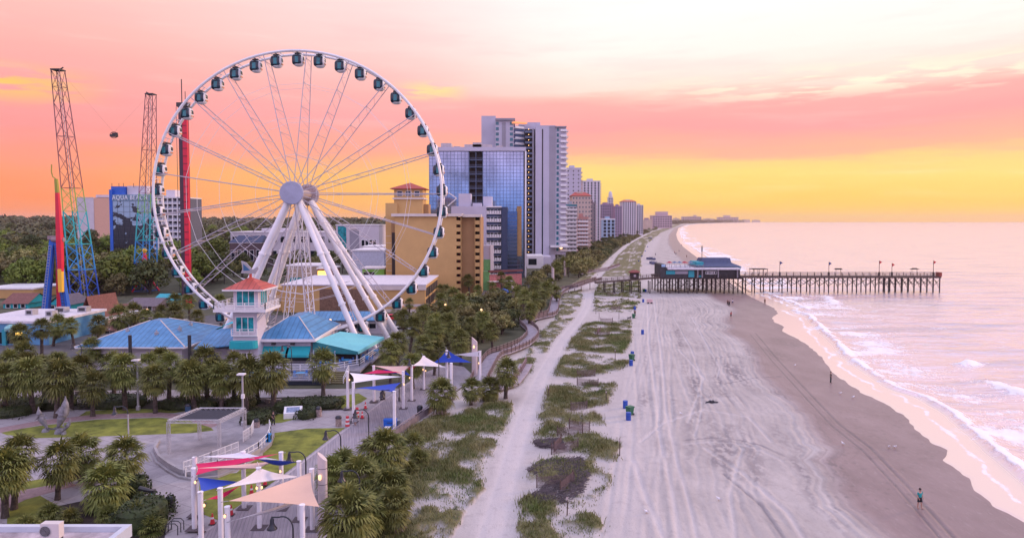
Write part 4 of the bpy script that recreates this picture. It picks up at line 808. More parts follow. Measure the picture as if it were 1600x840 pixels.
for a, b2 in ((453, 469), (471, 483)): m.add([(f.X(a), 0, 4.2), (f.X(b2), 0, 4.2), (f.X(b2), -1.4, 2.6), (f.X(a), -1.4, 2.6), (f.X(a), 0, 4.3), (f.X(b2), 0, 4.3), (f.X(b2), -1.4, 2.7), (f.X(a), -1.4, 2.7)], [(0, 1, 2, 3), (7, 6, 5, 4), (0, 4, 5, 1), (1, 5, 6, 2), (2, 6, 7, 3), (3, 7, 4, 0)])
m.o('awning', M('teal_awning', (.01, .18, .20), .7), f.t)
f = lowb('small lime green kiosk wall beside the yellow hotel', 566, 600, 420, 236, 8, M('lime_wall', (.22, .50, .08), .8), 0); f.box('opening', tand, .5, 4.2, -.1, 0, .5, f.h - 1)
f = lowb('little shop front with a glowing yellow sign under the wheel', 496, 520, 420, 246, 10, M('maroon_wall', (.2, .07, .06), .8), 0); m = MB(); m.box((f.w * .35, -.5, f.h - 2), (3.2, .8, 2.6)); m.o('lit_sign', M('sign_glow', (1., .6, .12), emit=2.2), f.t)
f = lowb('flat yellow warehouse at the far left edge', -30, 52, 452, 220, 16, tan_, 0)
f = lowb('low grey building with white roof left of the yellow hotel', 566, 598, 386, 330, 20, lav, 4, 1)
# ================================================================ PAVILION: lighthouse tower, blue roofs, awnings, decks
def seamroof(name, c):
    def bld(nt, b):
        t = NT(nt); w = t.N.new('ShaderNodeTexWave'); w.bands_direction = 'X'; w.inputs['Scale'].default_value = .34; nt.links.new(t.pos(), w.inputs[0]); n = t.noise(t.pos(), .5, 6, .75)
        cc = t.mix(t.mr(n, .3, .7), tuple(x * .68 for x in c), tuple(min(1, x * 1.15 + .03) for x in c)); nt.links.new(t.mix(t.mr(w.outputs['Fac'], 0, .2, .65, 0), cc, tuple(x * .45 for x in c)), b.inputs['Base Color']); b.inputs['Roughness'].default_value = .42
    return amat(name, bld)
blueroof = seamroof('blue_metal_roof', (.05, .235, .46)); orroof = seamroof('terracotta_metal_roof', (.47, .065, .035))
tealcan = M('teal_canvas', (.01, .36, .40), .75, .08, .4); palecan = M('pale_teal_canvas', (.16, .52, .55), .75, .06, .4); cyancan = M('cyan_canvas', (.01, .45, .56), .7, .06, .4)
sid = M('white_siding', (.60, .57, .63), .75, .06, .5, stretch=(1, 1, 9)); deckw = M('grey_deck_boards', (.22, .21, .25), .75, .25, 1.5)
def rails(m, pts, h=1.05, r=.05, nb=3, step=2., z0=0., post=.07):
    for a, b in zip(pts[:-1], pts[1:]):
        a, b = Vector(a), Vector(b); n = max(1, int((b - a).length / step + .5))
        for i in range(n + 1): p = a.lerp(b, i / n); m.box((p.x, p.y, p.z + h / 2), (post * 2, post * 2, h))
        for k in range(nb): z = Vector((0, 0, h * (k + 1) / nb - .04)); m.bar(a + z, b + z, r, 4)
o = T('pavilion_hall', 'wide blue hip roofed pavilion left of the white lighthouse tower', 'pavilion', (-63.5, 122.5, 0)); lp = o
m = MB(); m.bx(-8, 8, -8.5, 8.5, 0, 3.9); m.o('wall', sid, o)
m = MB(); m.hip(-8.3, 8.3, -9, 9, 4.1, 7.3, .9, .9, 1.5); pr0 = m.o('roof', blueroof, o)
m = MB()
for sx, sy in ((1, -1), (-1, -1), (1, 1)): m.bar((sx * 9.2, sy * 9.9, 4.12), (sx * .9, sy * 1.5, 7.34), .10, 5)
m.o('hip_cap', cream, pr0); m = MB(); m.bx(-9.3, 9.3, -10.05, -9.9, 3.85, 4.08); m.bx(9.2, 9.34, -9.9, 9.9, 3.85, 4.08); m.o('fascia', white, o)
for vx, vy, vz in ((-3, -5, 5.9), (2.5, -6, 5.6), (4.6, 2, 6.), (5, -3, 5.9)): m = MB(); m.box((vx, vy, vz), (.5, .5, .7)); m.bar((vx, vy, vz + .3), (vx, vy, vz + .7), .12, 6); m.o('roof_vent', galv, pr0)
rep(o, 'window', winmb(1.3, 1.6, .15), [white, glassd], [(-5.5 + 3.6 * i, -8.5, 2) for i in range(4)])
for x in (.5, 10.3): m = MB(); m.bar((x, -10.6, 2), (x, -10.6, 6.2), .28, 8); m.o('black_flue', dark, o)
o = T('link_building', 'low blue roofed link with a cyan canopy beside the lighthouse tower', 'building', (-49.2, 118, 0))
m = MB(); m.bx(-3.6, 3.2, -3, 4, 0, 3.4); m.o('wall', M('weathered_siding', (.34, .31, .36), .8, .15, 1), o)
m = MB(); m.add([(-4.2, -4.4, 3.4), (3.4, -4.4, 4.2), (3.4, 3, 6.2), (-4.2, 3, 5.4), (-4.2, -4.4, 3.6), (3.4, -4.4, 4.4), (3.4, 3, 6.4), (-4.2, 3, 5.6)], [(3, 2, 1, 0), (4, 5, 6, 7), (0, 1, 5, 4), (1, 2, 6, 5), (2, 3, 7, 6), (3, 0, 4, 7)]); m.o('roof', blueroof, o)
m = MB(); n = 12
for j in range(2):
    for i in range(n + 1): x = -4.6 + 8 * i / n; m.v.append((x, 3.4 + 5 * j, 5.0 + 1.9 * math.sin(pi * (i / n) ** .75 * .62) + .25 * j))
m.f = [(i, i + 1, n + 2 + i, n + 1 + i) for i in range(n)]; m.m = [0] * n; m.o('canopy', cyancan, o)
m = MB(); m.box((-1.6, -3.05, 2.3), (1.8, .1, .6)); m.o('blue_sign', M('sign_blue', (.05, .12, .5), .5, 0), o)
# lighthouse tower
tw = T('lighthouse_tower', 'white lighthouse style tower with teal glass and a terracotta roof', 'tower', (-44.2, 114.5, 0))
m = MB(); m.add([(-2.5, -2.5, 0), (2.5, -2.5, 0), (2.5, 2.5, 0), (-2.5, 2.5, 0), (-2., -2., 6), (2., -2., 6), (2., 2., 6), (-2., 2., 6)], [(0, 1, 5, 4), (1, 2, 6, 5), (2, 3, 7, 6), (3, 0, 4, 7), (4, 5, 6, 7)]); m.bx(-2, 2, -2, 2, 6, 10.2); m.bx(-1.95, 2.15, -1.8, 2.6, 10.6, 13.7); m.o('wall', sid, tw)
m = MB(); m.bx(-4.6, 4.0, -3.6, 3.6, 10.1, 10.6); gd_ = m.o('gallery_deck', white, tw)
m = MB(); rails(m, [(-4.5, -3.5, 10.6), (3.9, -3.5, 10.6), (3.9, 3.5, 10.6), (-4.5, 3.5, 10.6), (-4.5, -3.5, 10.6)], 1.05, .055, 4, 1.7); m.o('gallery_rail', white, gd_)
m = MB()
for sx in (-1.9, 1.9): m.bar((sx * 1, -2, 8.6), (sx * 1.8, -3.4, 10.1), .1, 4); m.bar((2, sx, 8.4), (3.6, sx * 1.2, 10.1), .1, 4); m.bar((-2, sx, 8.4), (-4.2, sx * 1.2, 10.1), .1, 4)
m.o('bracket', white, gd_)
m = MB(); m.hip(-2.1, 2.3, -1.9, 2.7, 13.75, 15.6, 1.15); ro_ = m.o('roof', orroof, tw); m = MB(); m.bx(-3.3, 3.5, -3.1, -3.0, 13.5, 13.76); m.bx(3.4, 3.5, -3.0, 3.9, 13.5, 13.76); m.o('eaves', white, ro_)
def bigwin(w, h, n, ax='y'):
    m = MB(); m.bx(-w / 2, w / 2, -.08, 0, -h / 2, h / 2, 1)
    for i in range(n + 1): x = -w / 2 + i * w / n; m.bx(x - .05, x + .05, -.16, 0, -h / 2, h / 2)
    for z in (-h / 2, h / 2): m.bx(-w / 2 - .06, w / 2 + .06, -.18, 0, z - .08, z + .08)
    return m
for w, h, x, y, z, rz in ((3.0, 2.6, .1, -1.8, 12.25, 0), (2.9, 2.6, 2.15, .4, 12.25, pi / 2), (3.0, 2.5, 0, -2, 7.9, 0)): bigwin(w, h, 3).o('window', [white, glasst], tw, loc=(x, y, z), rz=rz)
m = MB(); rails(m, [(-2.1, -2.5, 6.2), (2.1, -2.5, 6.2)], 1.0, .05, 3, 1.4); m.bx(-2.1, 2.1, -2.6, -2, 6., 6.2); m.o('window_balcony', white, tw)
m = MB(); n = 10
for j in range(2):
    for i in range(n + 1): a = pi * i / n; m.v.append((-2.2 * math.cos(a) if j == 0 else -2.3 * math.cos(a), -2.5 - 1.5 * math.sin(a) ** .5, 5.3 - 1.2 * j))
m.f = [(i, i + 1, n + 2 + i, n + 1 + i) for i in range(n)]; m.m = [0] * n; m.poly(m.v[:n + 1]); m.o('round_awning', tealcan, tw)
m = MB(); m.bx(-1.3, 1.3, -2.62, -2.5, .3, 3.2, 1)
for x in (-1.3, -.45, .45, 1.3): m.bx(x - .07, x + .07, -2.72, -2.5, .2, 3.3)
for z in (.2, 1.4, 2.4, 3.3): m.bx(-1.36, 1.36, -2.73, -2.5, z - .06, z + .06)
m.o('entrance_door', [white, glassd], tw)
m = MB(); m.bar((.1, .4, 15.5), (.1, .4, 16.1), .22, 6); m.o('finial_base', M('red_finial', (.5, .08, .05), .5), ro_)
m = MB(); pts = [(-1.5, 16.2), (-1.2, 17.0), (-1.4, 18.3), (-.6, 18.0), (.1, 17.2), (.5, 16.8), (1.3, 17.3), (1.5, 17.0), (1.1, 16.4), (.9, 16.1)]
m.add([(x, y, z) for y in (.28, .5) for x, z in pts], [tuple(range(9, -1, -1)), tuple(range(10, 20))] + [(i, (i + 1) % 10, 10 + (i + 1) % 10, 10 + i) for i in range(10)]); m.o('wave_emblem', galv, ro_)
m = MB(); m.add([(x, y, z) for y in (.24, .54) for x, z in [(-1.05, 16.6), (-1.05, 17.8), (.1, 16.7)]], [(2, 1, 0), (3, 4, 5), (0, 1, 4, 3), (1, 2, 5, 4), (2, 0, 3, 5)]); m.o('emblem_inlay', M('emblem_blue', (.04, .15, .3), .4), ro_)
# restaurant
rs = T('restaurant_building', 'blue hip roofed restaurant with teal awnings right of the lighthouse tower', 'restaurant', (-38.6, 122, 0))
m = MB(); m.bx(-3.9, 4.6, -7.2, 8, 1.2, 4.9); m.o('wall', sid, rs)
m = MB(); m.hip(-4.4, 4.9, -7.6, 8.6, 5.2, 8.2, .55, .9, 3.0, th=.3); m.o('roof', blueroof, rs)
m = MB(); m.bar((4.9 + .5, -8.1, 5.22), (1.1, -2.5, 8.24), .09, 5); m.bar((-4.9, -8.1, 5.22), (-.7, -2.5, 8.24), .09, 5); m.o('hip_cap', cream, rs)
m = MB(); m.bx(-5, 5.5, -8.25, -8.1, 4.75, 5.2); m.bx(5.4, 5.6, -8.1, 9.1, 4.75, 5.2); m.o('fascia', white, rs)
m = MB(); m.bx(-4.4, 4.6, -7.4, -7.2, 3.9, 4.7); m.o('sign_band', M('grey_band', (.40, .39, .45), .7), rs)
m = MB()
for x in (-1.6, 1.6): m.box((x, -7.6, 4.3), (.7, .4, .3))
m.o('floodlight', dark, rs)
def awn(pts, name='awning', mat=tealcan, th=.1):
    m = MB(); pts = [Vector(p) for p in pts]; dn = Vector((0, 0, -th)); n = len(pts); m.add([p + dn for p in pts] + pts, [tuple(range(n - 1, -1, -1)), tuple(range(n, 2 * n))] + [(i, (i + 1) % n, n + (i + 1) % n, n + i) for i in range(n)]); return m.o(name, mat, rs)
for a, b in ((-4.5, .6), (1.0, 4.6)): awn([(a, -7.3, 3.9), (b, -7.3, 3.9), (b, -8.6, 2.6), (a, -8.6, 2.6)]); awn([(a, -8.6, 2.6), (b, -8.6, 2.6), (b, -8.62, 2.25), (a, -8.62, 2.25)], 'valance', tealcan, .05)
ax = [(5.0, -7.4, 4.7), (7.6, .5, 5.1), (14.8, 4, 3.5), (13.0, -9.6, 3.4)]
awn(ax, 'terrace_awning', palecan); awn([ax[0], ax[3], (13.0, -9.62, 3.0), (5.0, -7.8, 2.9)], 'awning_skirt', M('deep_teal_canvas', (.01, .17, .19), .75)); awn([ax[3], ax[2], (14.9, 4, 3.1), (13.1, -9.6, 3.0)], 'awning_skirt', palecan)
m = MB()
for x, y in ((5.2, -7.9), (9, -8.6), (12.8, -9.3), (13.6, -4), (14.4, 2)): m.bx(x - .1, x + .1, y - .1, y + .1, 1.2, 3.3)
m.o('awning_post', M('blue_grey_post', (.35, .42, .52), .6), rs)
m = MB(); m.bx(5.2, 12.8, -7, -6.6, 1.2, 3.0); m.o('terrace_shade_wall', tand, rs); m = MB(); m.bx(-4.2, 4.4, -7.25, -7.2, 1.3, 3.6); m.o('window_band', glassd, rs)  # dark terrace panel paints the shade under the awning
m = MB(); m.bx(-6.5, 14.5, -14.5, -7.3, .9, 1.2); m.bx(4.7, 15, -7.3, 6, .9, 1.2); dk_ = m.o('deck', deckw, rs)
m = MB(); m.bx(-7, 10.5, -18.6, -14.5, .35, .62); ld_ = m.o('lower_deck', deckw, rs); m = MB(); m.bx(-7, 10.5, -18.75, -18.6, 0, .62); m.o('deck_skirt', M('navy_skirt', (.02, .028, .05), .7), ld_)
m = MB(); rails(m, [(-6.4, -14.4, 1.2), (9.5, -14.4, 1.2)], 1.1, .06, 3, 2.4); rails(m, [(9.5, -14.4, 1.2), (13.5, -10.4, 1.2), (14.6, 5, 1.2)], 1.1, .06, 3, 2.4); m.o('deck_rail', white, dk_)
m = MB(); rails(m, [(-6.9, -18.5, .62), (10.4, -18.5, .62), (10.4, -14.6, .62)], 1.1, .06, 4, 2.8); m.o('lower_deck_rail', M('pale_rail', (.52, .54, .62), .6), ld_)
m = MB()
for k in range(6): m.bx(10.7, 12.6, -18.0 + k * .55, -17.45 + k * .55, .0, .2 * (k + 1))
m.o('steps', M('olive_steps', (.16, .14, .07), .8), rs); m = MB(); rails(m, [(10.6, -18, .1), (10.6, -14.6, 1.2)], 1., .05, 2, 1.5); m.o('stair_rail', white, rs); m = MB(); rails(m, [(12.7, -18, .1), (12.7, -14.6, 1.2)], 1., .05, 2, 1.5); m.o('stair_rail', white, rs)
def table(loc, lab):
    t = T('deck_table', lab, 'table', loc, group='tables on the restaurant deck'); m = MB(); m.lathe([(.75, .70), (.75, .76)], n=14); m.o('table_top', M('blue_table', (.05, .28, .55), .5), t); m = MB(); m.lathe([(.3, 0), (.06, .06), (.06, .7)], n=8); m.o('pedestal', galv, t)
    for a in range(4):
        q_ = pi / 2 * a + .4; m = MB(); m.bx(-.22, .22, -.22, .22, .42, .47); m.bx(-.22, .22, .2, .24, .47, .95)
        for x in (-.2, .2):
            for y in (-.2, .2): m.bx(x - .02, x + .02, y - .02, y + .02, 0, .42)
        m.o('chair', M('blue_chair', (.06, .22, .6), .5), t, loc=(1.05 * math.cos(q_), 1.05 * math.sin(q_), 0), rz=q_ - pi / 2)
    return t
tb_ = table((0, 0, 0), 'x'); tbl = []
for i, (x, y, z) in enumerate([(-5, -16.5, .62), (-1.5, -16.3, .62), (2.2, -16.7, .62), (5.6, -16.4, .62), (8.6, -16.6, .62), (8, -11, 1.2), (11, -9, 1.2), (13.6, -6.5, 1.2), (13.8, -1, 1.2)]):
    q_ = (rs.location.x + x, rs.location.y + y, z)
    if i == 0: tb_.location = q_; tbl.append(tb_)
    else: tbl.append(dup(tb_, q_, random.uniform(0, 1)))
ordinal(tbl, 'round blue table with four chairs on the restaurant deck, {} from the left')
bl = T('ticket_office', 'long low blue metal roof behind the restaurant at the wheel base', 'building', (-35, 154, 0)); m = MB(); m.bx(-14, 6, -3, 3, 0, 3.0); m.o('wall', sid, bl); m = MB(); m.hip(-14, 6, -3.4, 3.4, 3.1, 4.6, .5, 8, 0); m.o('roof', blueroof, bl); rep(bl, 'window', winmb(1.6, 1.2), [white, glassd], [(-12 + 4 * i, -3, 1.7) for i in range(5)])
# ---- shops at the left
f = lowb('long white flat roofed arcade with a blue fascia at the far left', -60, 76, 505, 137, 19, M('blue_fascia', (.10, .30, .50), .6, .15, .5), 0, roofm=M('white_membrane', (.62, .60, .64), .7)); f.box('roof_sheet', M('white_membrane', (.62, .60, .64), .7), .5, f.w - .5, .5, 18.5, f.h + .5, f.h + .56)
for px, w_, y in ((-10, 1.6, 8), (18, 2.2, 12), (34, 1.5, 6), (52, 2.0, 13)): m = MB(); m.bx(f.X(px), f.X(px) + w_, y, y + 1.8, f.h + .58, f.h + 1.7); m.bx(f.X(px) + .3, f.X(px) + w_ - .3, y - .02, y + .5, f.h + .8, f.h + 1.5, 1); m.o('roof_unit', [galv, dark], f.t)
f.box('shop_glass', glassd, 1, f.X(30), -.1, 0, .3, 2.6); f.box('teal_portal', M('teal_wall', (.02, .30, .36), .6), f.X(0), f.X(6), -.5, 0, 0, 3.2); m = MB(); m.lathe([(.1, 0), (1.1, .2), (1.2, .9), (.6, 1.5)], (f.X(16), -.6, f.h - 1.6), 10); m.o('painted_sculpture', M('painted_mix', (.45, .22, .14), .6, .5, 1.5, tint=(.2, .5, .5)), f.t)
m = MB(); m.box((f.X(26), -.3, 2.3), (1.2, .2, .6)); m.o('lit_sign', M('sign_glow', (1., .6, .12), emit=2.2), f.t)
shingle = M('brown_red_shingle', (.20, .085, .07), .85, .25, 2.5, bump=.4)
f = lowb('swoopy brown shingled shop roof in the middle of the shop row', 112, 168, 500, 158, 14, M('shop_wall', (.30, .24, .22), .8), 0)
m = MB(); n = 14; x0, x1 = f.X(106), f.X(140)
for j in range(n + 1):
    t = j / n; m.v += [(x0 + (f.X(138) - x0) * t, -1.5, f.h - .5 + 6.2 * t ** 2.2), (x0 + (f.X(138) - x0) * t + 1.2, 8, f.h - .5 + 6.2 * t ** 2.2)]
m.f = [(2 * j, 2 * j + 2, 2 * j + 3, 2 * j + 1) for j in range(n)]; m.m = [0] * n; k = len(m.v)
for j in range(n + 1):
    t = j / n; m.v += [(f.X(138) + (f.X(160) - f.X(138)) * t, -1.5, f.h - .5 + 6.2 * (1 - t) ** 2.2), (f.X(138) + 1.2 + (f.X(160) - f.X(138)) * t, 8, f.h - .5 + 6.2 * (1 - t) ** 2.2)]
m.f += [(k + 2 * j, k + 2 * j + 2, k + 2 * j + 3, k + 2 * j + 1) for j in range(n)]; m.m += [0] * n; m.o('swept_roof', shingle, f.t)
m = MB(); m.bx(f.X(132), f.X(142), -1, 6, f.h, f.h + 3.4); m.o('gable_wall', M('ochre_gable', (.45, .28, .10), .8), f.t); rep(f.t, 'window', winmb(1.6, 2., .2), [white, glassd], [(f.X(118 + 9 * i), 0, 1.8) for i in range(5)])
def gable(lab, x0, x1, yt, Y, dep, wall, roofm, hr, ridge='x'):
    f = FB('shop_building', lab, 'shop', x0, x1, yt, Y, dep); f.box('wall', wall, 0, f.w, 0, dep, 0, f.h); m = MB(); w = f.w
    if ridge == 'x': m.add([(-.4, -.6, f.h), (w + .4, -.6, f.h), (w + .4, dep / 2, f.h + hr), (-.4, dep / 2, f.h + hr), (w + .4, dep + .6, f.h), (-.4, dep + .6, f.h)], [(0, 1, 2, 3), (3, 2, 4, 5), (0, 5, 4, 1)]); g = [(w, 0, f.h), (w, dep, f.h), (w, dep / 2, f.h + hr - .2)]
    else: m.add([(-.6, -.4, f.h), (w / 2, -.4, f.h + hr), (w / 2, dep, f.h + hr), (-.6, dep, f.h), (w + .6, -.4, f.h), (w + .6, dep, f.h)], [(0, 1, 2, 3), (1, 4, 5, 2), (0, 3, 5, 4)]); g = [(0, 0, f.h), (w, 0, f.h), (w / 2, 0, f.h + hr - .2)]
    m.o('roof', roofm, f.t); m = MB(); m.poly(g); m.o('gable', wall, f.t); rep(f.t, 'window', winmb(1.2, 1.2), [white, glassd], [(w * (.2 + .3 * i), 0, f.h * .5) for i in range(3)]); return f
tealw = M('bright_teal_wall', (.02, .40, .44), .75)
gable('small bright teal house with a brown roof left of the swing arm ride', 5, 44, 474, 195, 9, tealw, shingle, 2.6); gable('bright teal shop gable behind the blue ride legs', 76, 108, 476, 190, 9, tealw, M('grey_shingle', (.16, .13, .15), .85, .2, 2), 2.6, 'y')
gable('brown shingled shop left of the swoopy roof', 74, 108, 503, 150, 8, M('shop_wall', (.30, .24, .22), .8), shingle, 2.0); gable('long brown roofed shop right of the swoopy roof', 152, 182, 492, 165, 10, M('shop_wall', (.30, .24, .22), .8), shingle, 2.2)
gable('grey roofed booth under the second slingshot tower', 196, 244, 478, 190, 10, M('shop_wall', (.30, .24, .22), .8), M('grey_shingle', (.16, .13, .15), .85, .2, 2), 1.8); gable('teal awning kiosk right of the rocket ride', 238, 268, 472, 196, 10, M('teal_wall', (.02, .30, .36), .6), M('teal_roof', (.03, .36, .42), .7, .2, 2), 2.0)
gable('low dark shop front behind the blue pavilion roof', 182, 262, 505, 160, 7, M('shop_dark', (.12, .10, .11), .8), M('grey_shingle', (.16, .13, .15), .85, .2, 2), 1.2)
gable('pale fronted shop with white windows on the street left of the pavilion', 118, 180, 516, 152, 4, M('pale_shop', (.34, .29, .33), .8), shingle, 1.0)
# ---- near rooftop with air conditioner
rf = T('service_building', 'flat grey roof with a pale metal edge in the bottom left corner', 'building', (-40, 30, 0)); pr = P(206, 818, 33.5)
xr = pr.x + 40; z0 = pr.z
m = MB(); m.bx(-10, xr - .25, -14, 3.3, 0, z0 - .35); m.o('wall', M('teal_block_wall', (.25, .38, .40), .8, .1), rf)
m = MB(); m.bx(-10, xr - .3, -14, 3.2, z0 - .35, z0 - .28); m.o('roof_membrane', M('stained_membrane', (.42, .34, .35), .8, .35, .8, tint=(.5, .42, .42)), rf)
m = MB(); m.bx(-10, xr, 3.2, 3.5, z0 - .6, z0); m.bx(xr - .3, xr, -14, 3.2, z0 - .6, z0); m.o('roof_edge', M('pale_metal_edge', (.50, .55, .62), .4, .05), rf)
m = MB()
for y in np.arange(-13, 3, .35): m.bx(xr, xr + .05, y, y + .14, z0 - 2.4, z0 - .62)
m.o('corrugated_wall', M('pale_corrugated', (.42, .52, .58), .5), rf)
ac = P(86, 833, 32.6); o = T('air_conditioner', 'beige air conditioner with a round fan grille on the near roof', 'air conditioner', (ac.x, 32.4, z0 - .28))
m = MB(); m.box((0, 0, .50), (.9, .38, .72)); m.o('casing', M('beige_casing', (.58, .54, .52), .5, .03), o); m = MB()
for x in (-.35, .35): m.box((x, 0, .07), (.08, .42, .14))
m.o('foot', dark, o)
m = MB(); m.tube([(-.2 + .27 * math.cos(a), -.2, .5 + .27 * math.sin(a)) for a in np.linspace(0, 2 * pi, 24, endpoint=False)], .02, 5, closed=True)
for k in range(5): m.tube([(-.2 + .05 * (k + 1) * math.cos(a), -.2, .5 + .05 * (k + 1) * math.sin(a)) for a in np.linspace(0, 2 * pi, 18, endpoint=False)], .008, 4, closed=True)
m.o('fan_grille', galv, o); m = MB(); m.v = [(-.2 + .27 * math.cos(a), -.193, .5 + .27 * math.sin(a)) for a in np.linspace(0, 2 * pi, 24, endpoint=False)]; m.f = [tuple(range(23, -1, -1))]; m.m = [0]; m.o('fan_opening', dark, o)
# ================================================================ PIER
wood, woodd = M('pier_wood', (.10, .065, .055), .85, .3, 1.5), M('pier_wood_dark', (.045, .032, .032), .85, .3, 1.5)
PY = 236.; pw = 6.; zx = lambda px: P(px, 430, PY).x
pr_ = T('fishing_pier', 'long dark wooden fishing pier on paired piles reaching into the sea', 'pier', (0, PY, 0)); zd = 5.2
m = MB(); m.bx(zx(1150), zx(1471), 0, pw, zd, zd + .55); m.o('deck', wood, pr_)
m = MB(); rails(m, [(zx(1163), .1, zd + .55), (zx(1471), .1, zd + .55)], 1.15, .07, 3, 2.4, post=.08); rails(m, [(zx(1163), pw - .1, zd + .55), (zx(1471), pw - .1, zd + .55), (zx(1471), .1, zd + .55)], 1.15, .07, 3, 2.4, post=.08); m.o('railing', wood, pr_)
pxs = [1166, 1180] + [1194 + 14.6 * k for k in range(14)] + [1390 + 10 * k for k in range(9)]; pil = MB(); pil.bar((0, 0, -2), (0, 0, zd + .1), .2, 7); locs = []
rr_ = random.Random(3)
for px in pxs: locs += [(zx(px), .5, 0), (zx(px) + rr_.uniform(.6, 1.0), pw - .6, 0)]
rep(pr_, 'pile', pil, woodd, locs)
m = MB()
for a, b in zip(pxs[:-1], pxs[1:]):
    for y in (.3, pw - .4): m.bar((zx(a), y, zd - .3), (zx(b), y, zd - 2.6), .08, 4); m.bar((zx(a), y, zd - 2.6), (zx(b), y, zd - .3), .08, 4)
for a in pxs: m.bar((zx(a), .5, 1.5), (zx(a) + .8, pw - .6, zd - .3), .08, 4)
m.o('cross_brace', woodd, pr_)
m = MB(); m.bx(zx(1178), zx(1202), 1, 5, zd + 2.9, zd + 3.1)
for x in (1179, 1186, 1194, 1201): m.bar((zx(x), 1.2, zd), (zx(x), 1.2, zd + 2.9), .08, 4); m.bar((zx(x), 4.8, zd), (zx(x), 4.8, zd + 2.9), .08, 4)
m.o('shelter', woodd, pr_); m = MB(); m.bx(zx(1468), zx(1472), 0, 2.2, zd + .55, zd + 2.0); m.o('end_box', M('rust_box', (.3, .07, .05), .7), pr_)
flagm = [M('red_flag', (.55, .05, .06), .7), M('navy_flag', (.06, .07, .2), .7)]
fl = []
def flagpole(px, yt, fi):
    z = P(px, yt, PY + 1).z; o = T('flagpole', 'x', 'flagpole', (zx(px), PY + 1, zd + .55)); hgt = z - zd - .55; m = MB(); m.bar((0, 0, 0), (0, 0, hgt), .09, 5); m.box((0, 0, .8), (.5, .4, 1.4)); m.o('pole', woodd, o)
    m = MB(); m.add([(.05, 0, hgt), (1.1, .2, hgt - .55), (.05, 0, hgt - 1.2), (.05, .04, hgt), (1.1, .24, hgt - .55), (.05, .04, hgt - 1.2)], [(0, 1, 2), (5, 4, 3)]); m.o('flag', flagm[fi], o); fl.append(o)
for px, yt, fi in ((1220, 408, 1), (1297, 409, 1), (1376, 407, 0), (1396, 411, 0), (1461, 407, 0)): flagpole(px, yt, fi)
ordinal(fl, 'flagpole with a small flag on the pier, {} from the left', group='flagpoles on the pier')
for px, w_, zt in ((1314, 2.4, 2.6), (1434, 2.6, 2.7)):
    o = T('sun_canopy', 'small dark canopy on posts, %s on the pier deck' % ('left one' if px < 1400 else 'right one with a curved top'), 'canopy', (zx(px), PY + 2, zd + .55)); m = MB(); m.tube([(-w_ / 2, 0, zt - .35 * (px > 1400)), (-w_ / 4, 0, zt), (w_ / 4, 0, zt), (w_ / 2, 0, zt - .35 * (px > 1400))], .16, 5); m.bx(-w_ / 2, w_ / 2, -.8, .8, zt - .3, zt - .2); m.o('roof', woodd, o); m = MB(); m.bar((-w_ / 3, 0, 0), (-w_ / 3, 0, zt), .06, 4); m.o('post', woodd, o); m = MB(); m.bar((w_ / 3, 0, 0), (w_ / 3, 0, zt), .06, 4); m.o('post', woodd, o)
# pier house
ph = T('pier_house', 'teal and dark pier restaurant with a tall navy roof standing on timber piles', 'restaurant', (0, PY - 1.5, 0)); X_ = lambda px: P(px, 430, PY - 1.5).x; Zp = lambda py: P(1080, py, PY - 1.5).z
m = MB(); m.bx(X_(1032), X_(1160), 0, 16, 5.0, 5.5); m.o('platform', woodd, ph)
m = MB(); m.bx(X_(1041), X_(1157), .4, 15, 5.5, Zp(421)); m.o('wall', M('dark_siding', (.05, .048, .055), .8, .2, 1), ph)
m = MB(); m.bx(X_(1043), X_(1156), -.8, 15.4, Zp(421), Zp(418.5)); m.o('flat_roof', M('white_membrane', (.62, .60, .64), .7), ph)
for a, b, c, y0, y1 in ((1041, 1055, 'teal', 428.5, 423), (1055.3, 1075, 'grey', 428, 423), (1076, 1085, 'teal', 433, 423), (1092, 1096, 'teal', 433, 430)):
    m = MB(); m.bx(X_(a), X_(b), .2, .39, Zp(y0), Zp(y1)); m.o('wall_panel', MATS['teal_wall'] if c == 'teal' else lavd, ph)
rep(ph, 'window', winmb(.8, .9, .12), [white, glassd], [(X_(p), .38, Zp(426)) for p in (1105, 1108, 1111.5, 1114, 1118.5)])
m = MB(); rails(m, [(X_(1097), -.2, 5.5), (X_(1156), -.2, 5.5)], 1.1, .06, 3, 2); m.o('deck_rail', woodd, ph)
for px in (1090, 1097, 1122, 1152): m = MB(); m.bx(X_(px) - .2, X_(px) + .2, -.3, .1, 5.5, Zp(421)); m.o('porch_post', M('grey_post', (.26, .24, .26), .8), ph)
navy = M('navy_shingle', (.055, .075, .15), .6, .15, 1.5); m = MB(); zr0, zr1, zr2 = Zp(417.5), Zp(411.5), Zp(404.5)
b4 = [(X_(1090), 2.0), (X_(1163), 2.0), (X_(1163), 15), (X_(1090), 15)]; t4 = [(X_(1104), 6.), (X_(1149), 6.), (X_(1149), 11), (X_(1104), 11)]; md = [(X_(1102), 5.2), (X_(1150), 5.2), (X_(1150), 12), (X_(1102), 12)]
m.add([(x, y, zr0) for x, y in b4] + [(x, y, zr1) for x, y in md] + [(x, y, zr2) for x, y in t4], [(3, 2, 1, 0)] + [(i + 4 * j, (i + 1) % 4 + 4 * j, (i + 1) % 4 + 4 * j + 4, i + 4 * j + 4) for j in (0, 1) for i in range(4)] + [(8, 9, 10, 11)]); m.o('roof', navy, ph)
m = MB(); m.bx(X_(1092), X_(1103), 3, 12, Zp(416), Zp(410)); m.o('clerestory', M('teal_wall', (.02, .30, .36), .6), ph); m = MB(); m.bx(X_(1152), X_(1162), 3, 12, Zp(421), Zp(417.6)); m.o('end_gable', MATS['teal_wall'], ph)
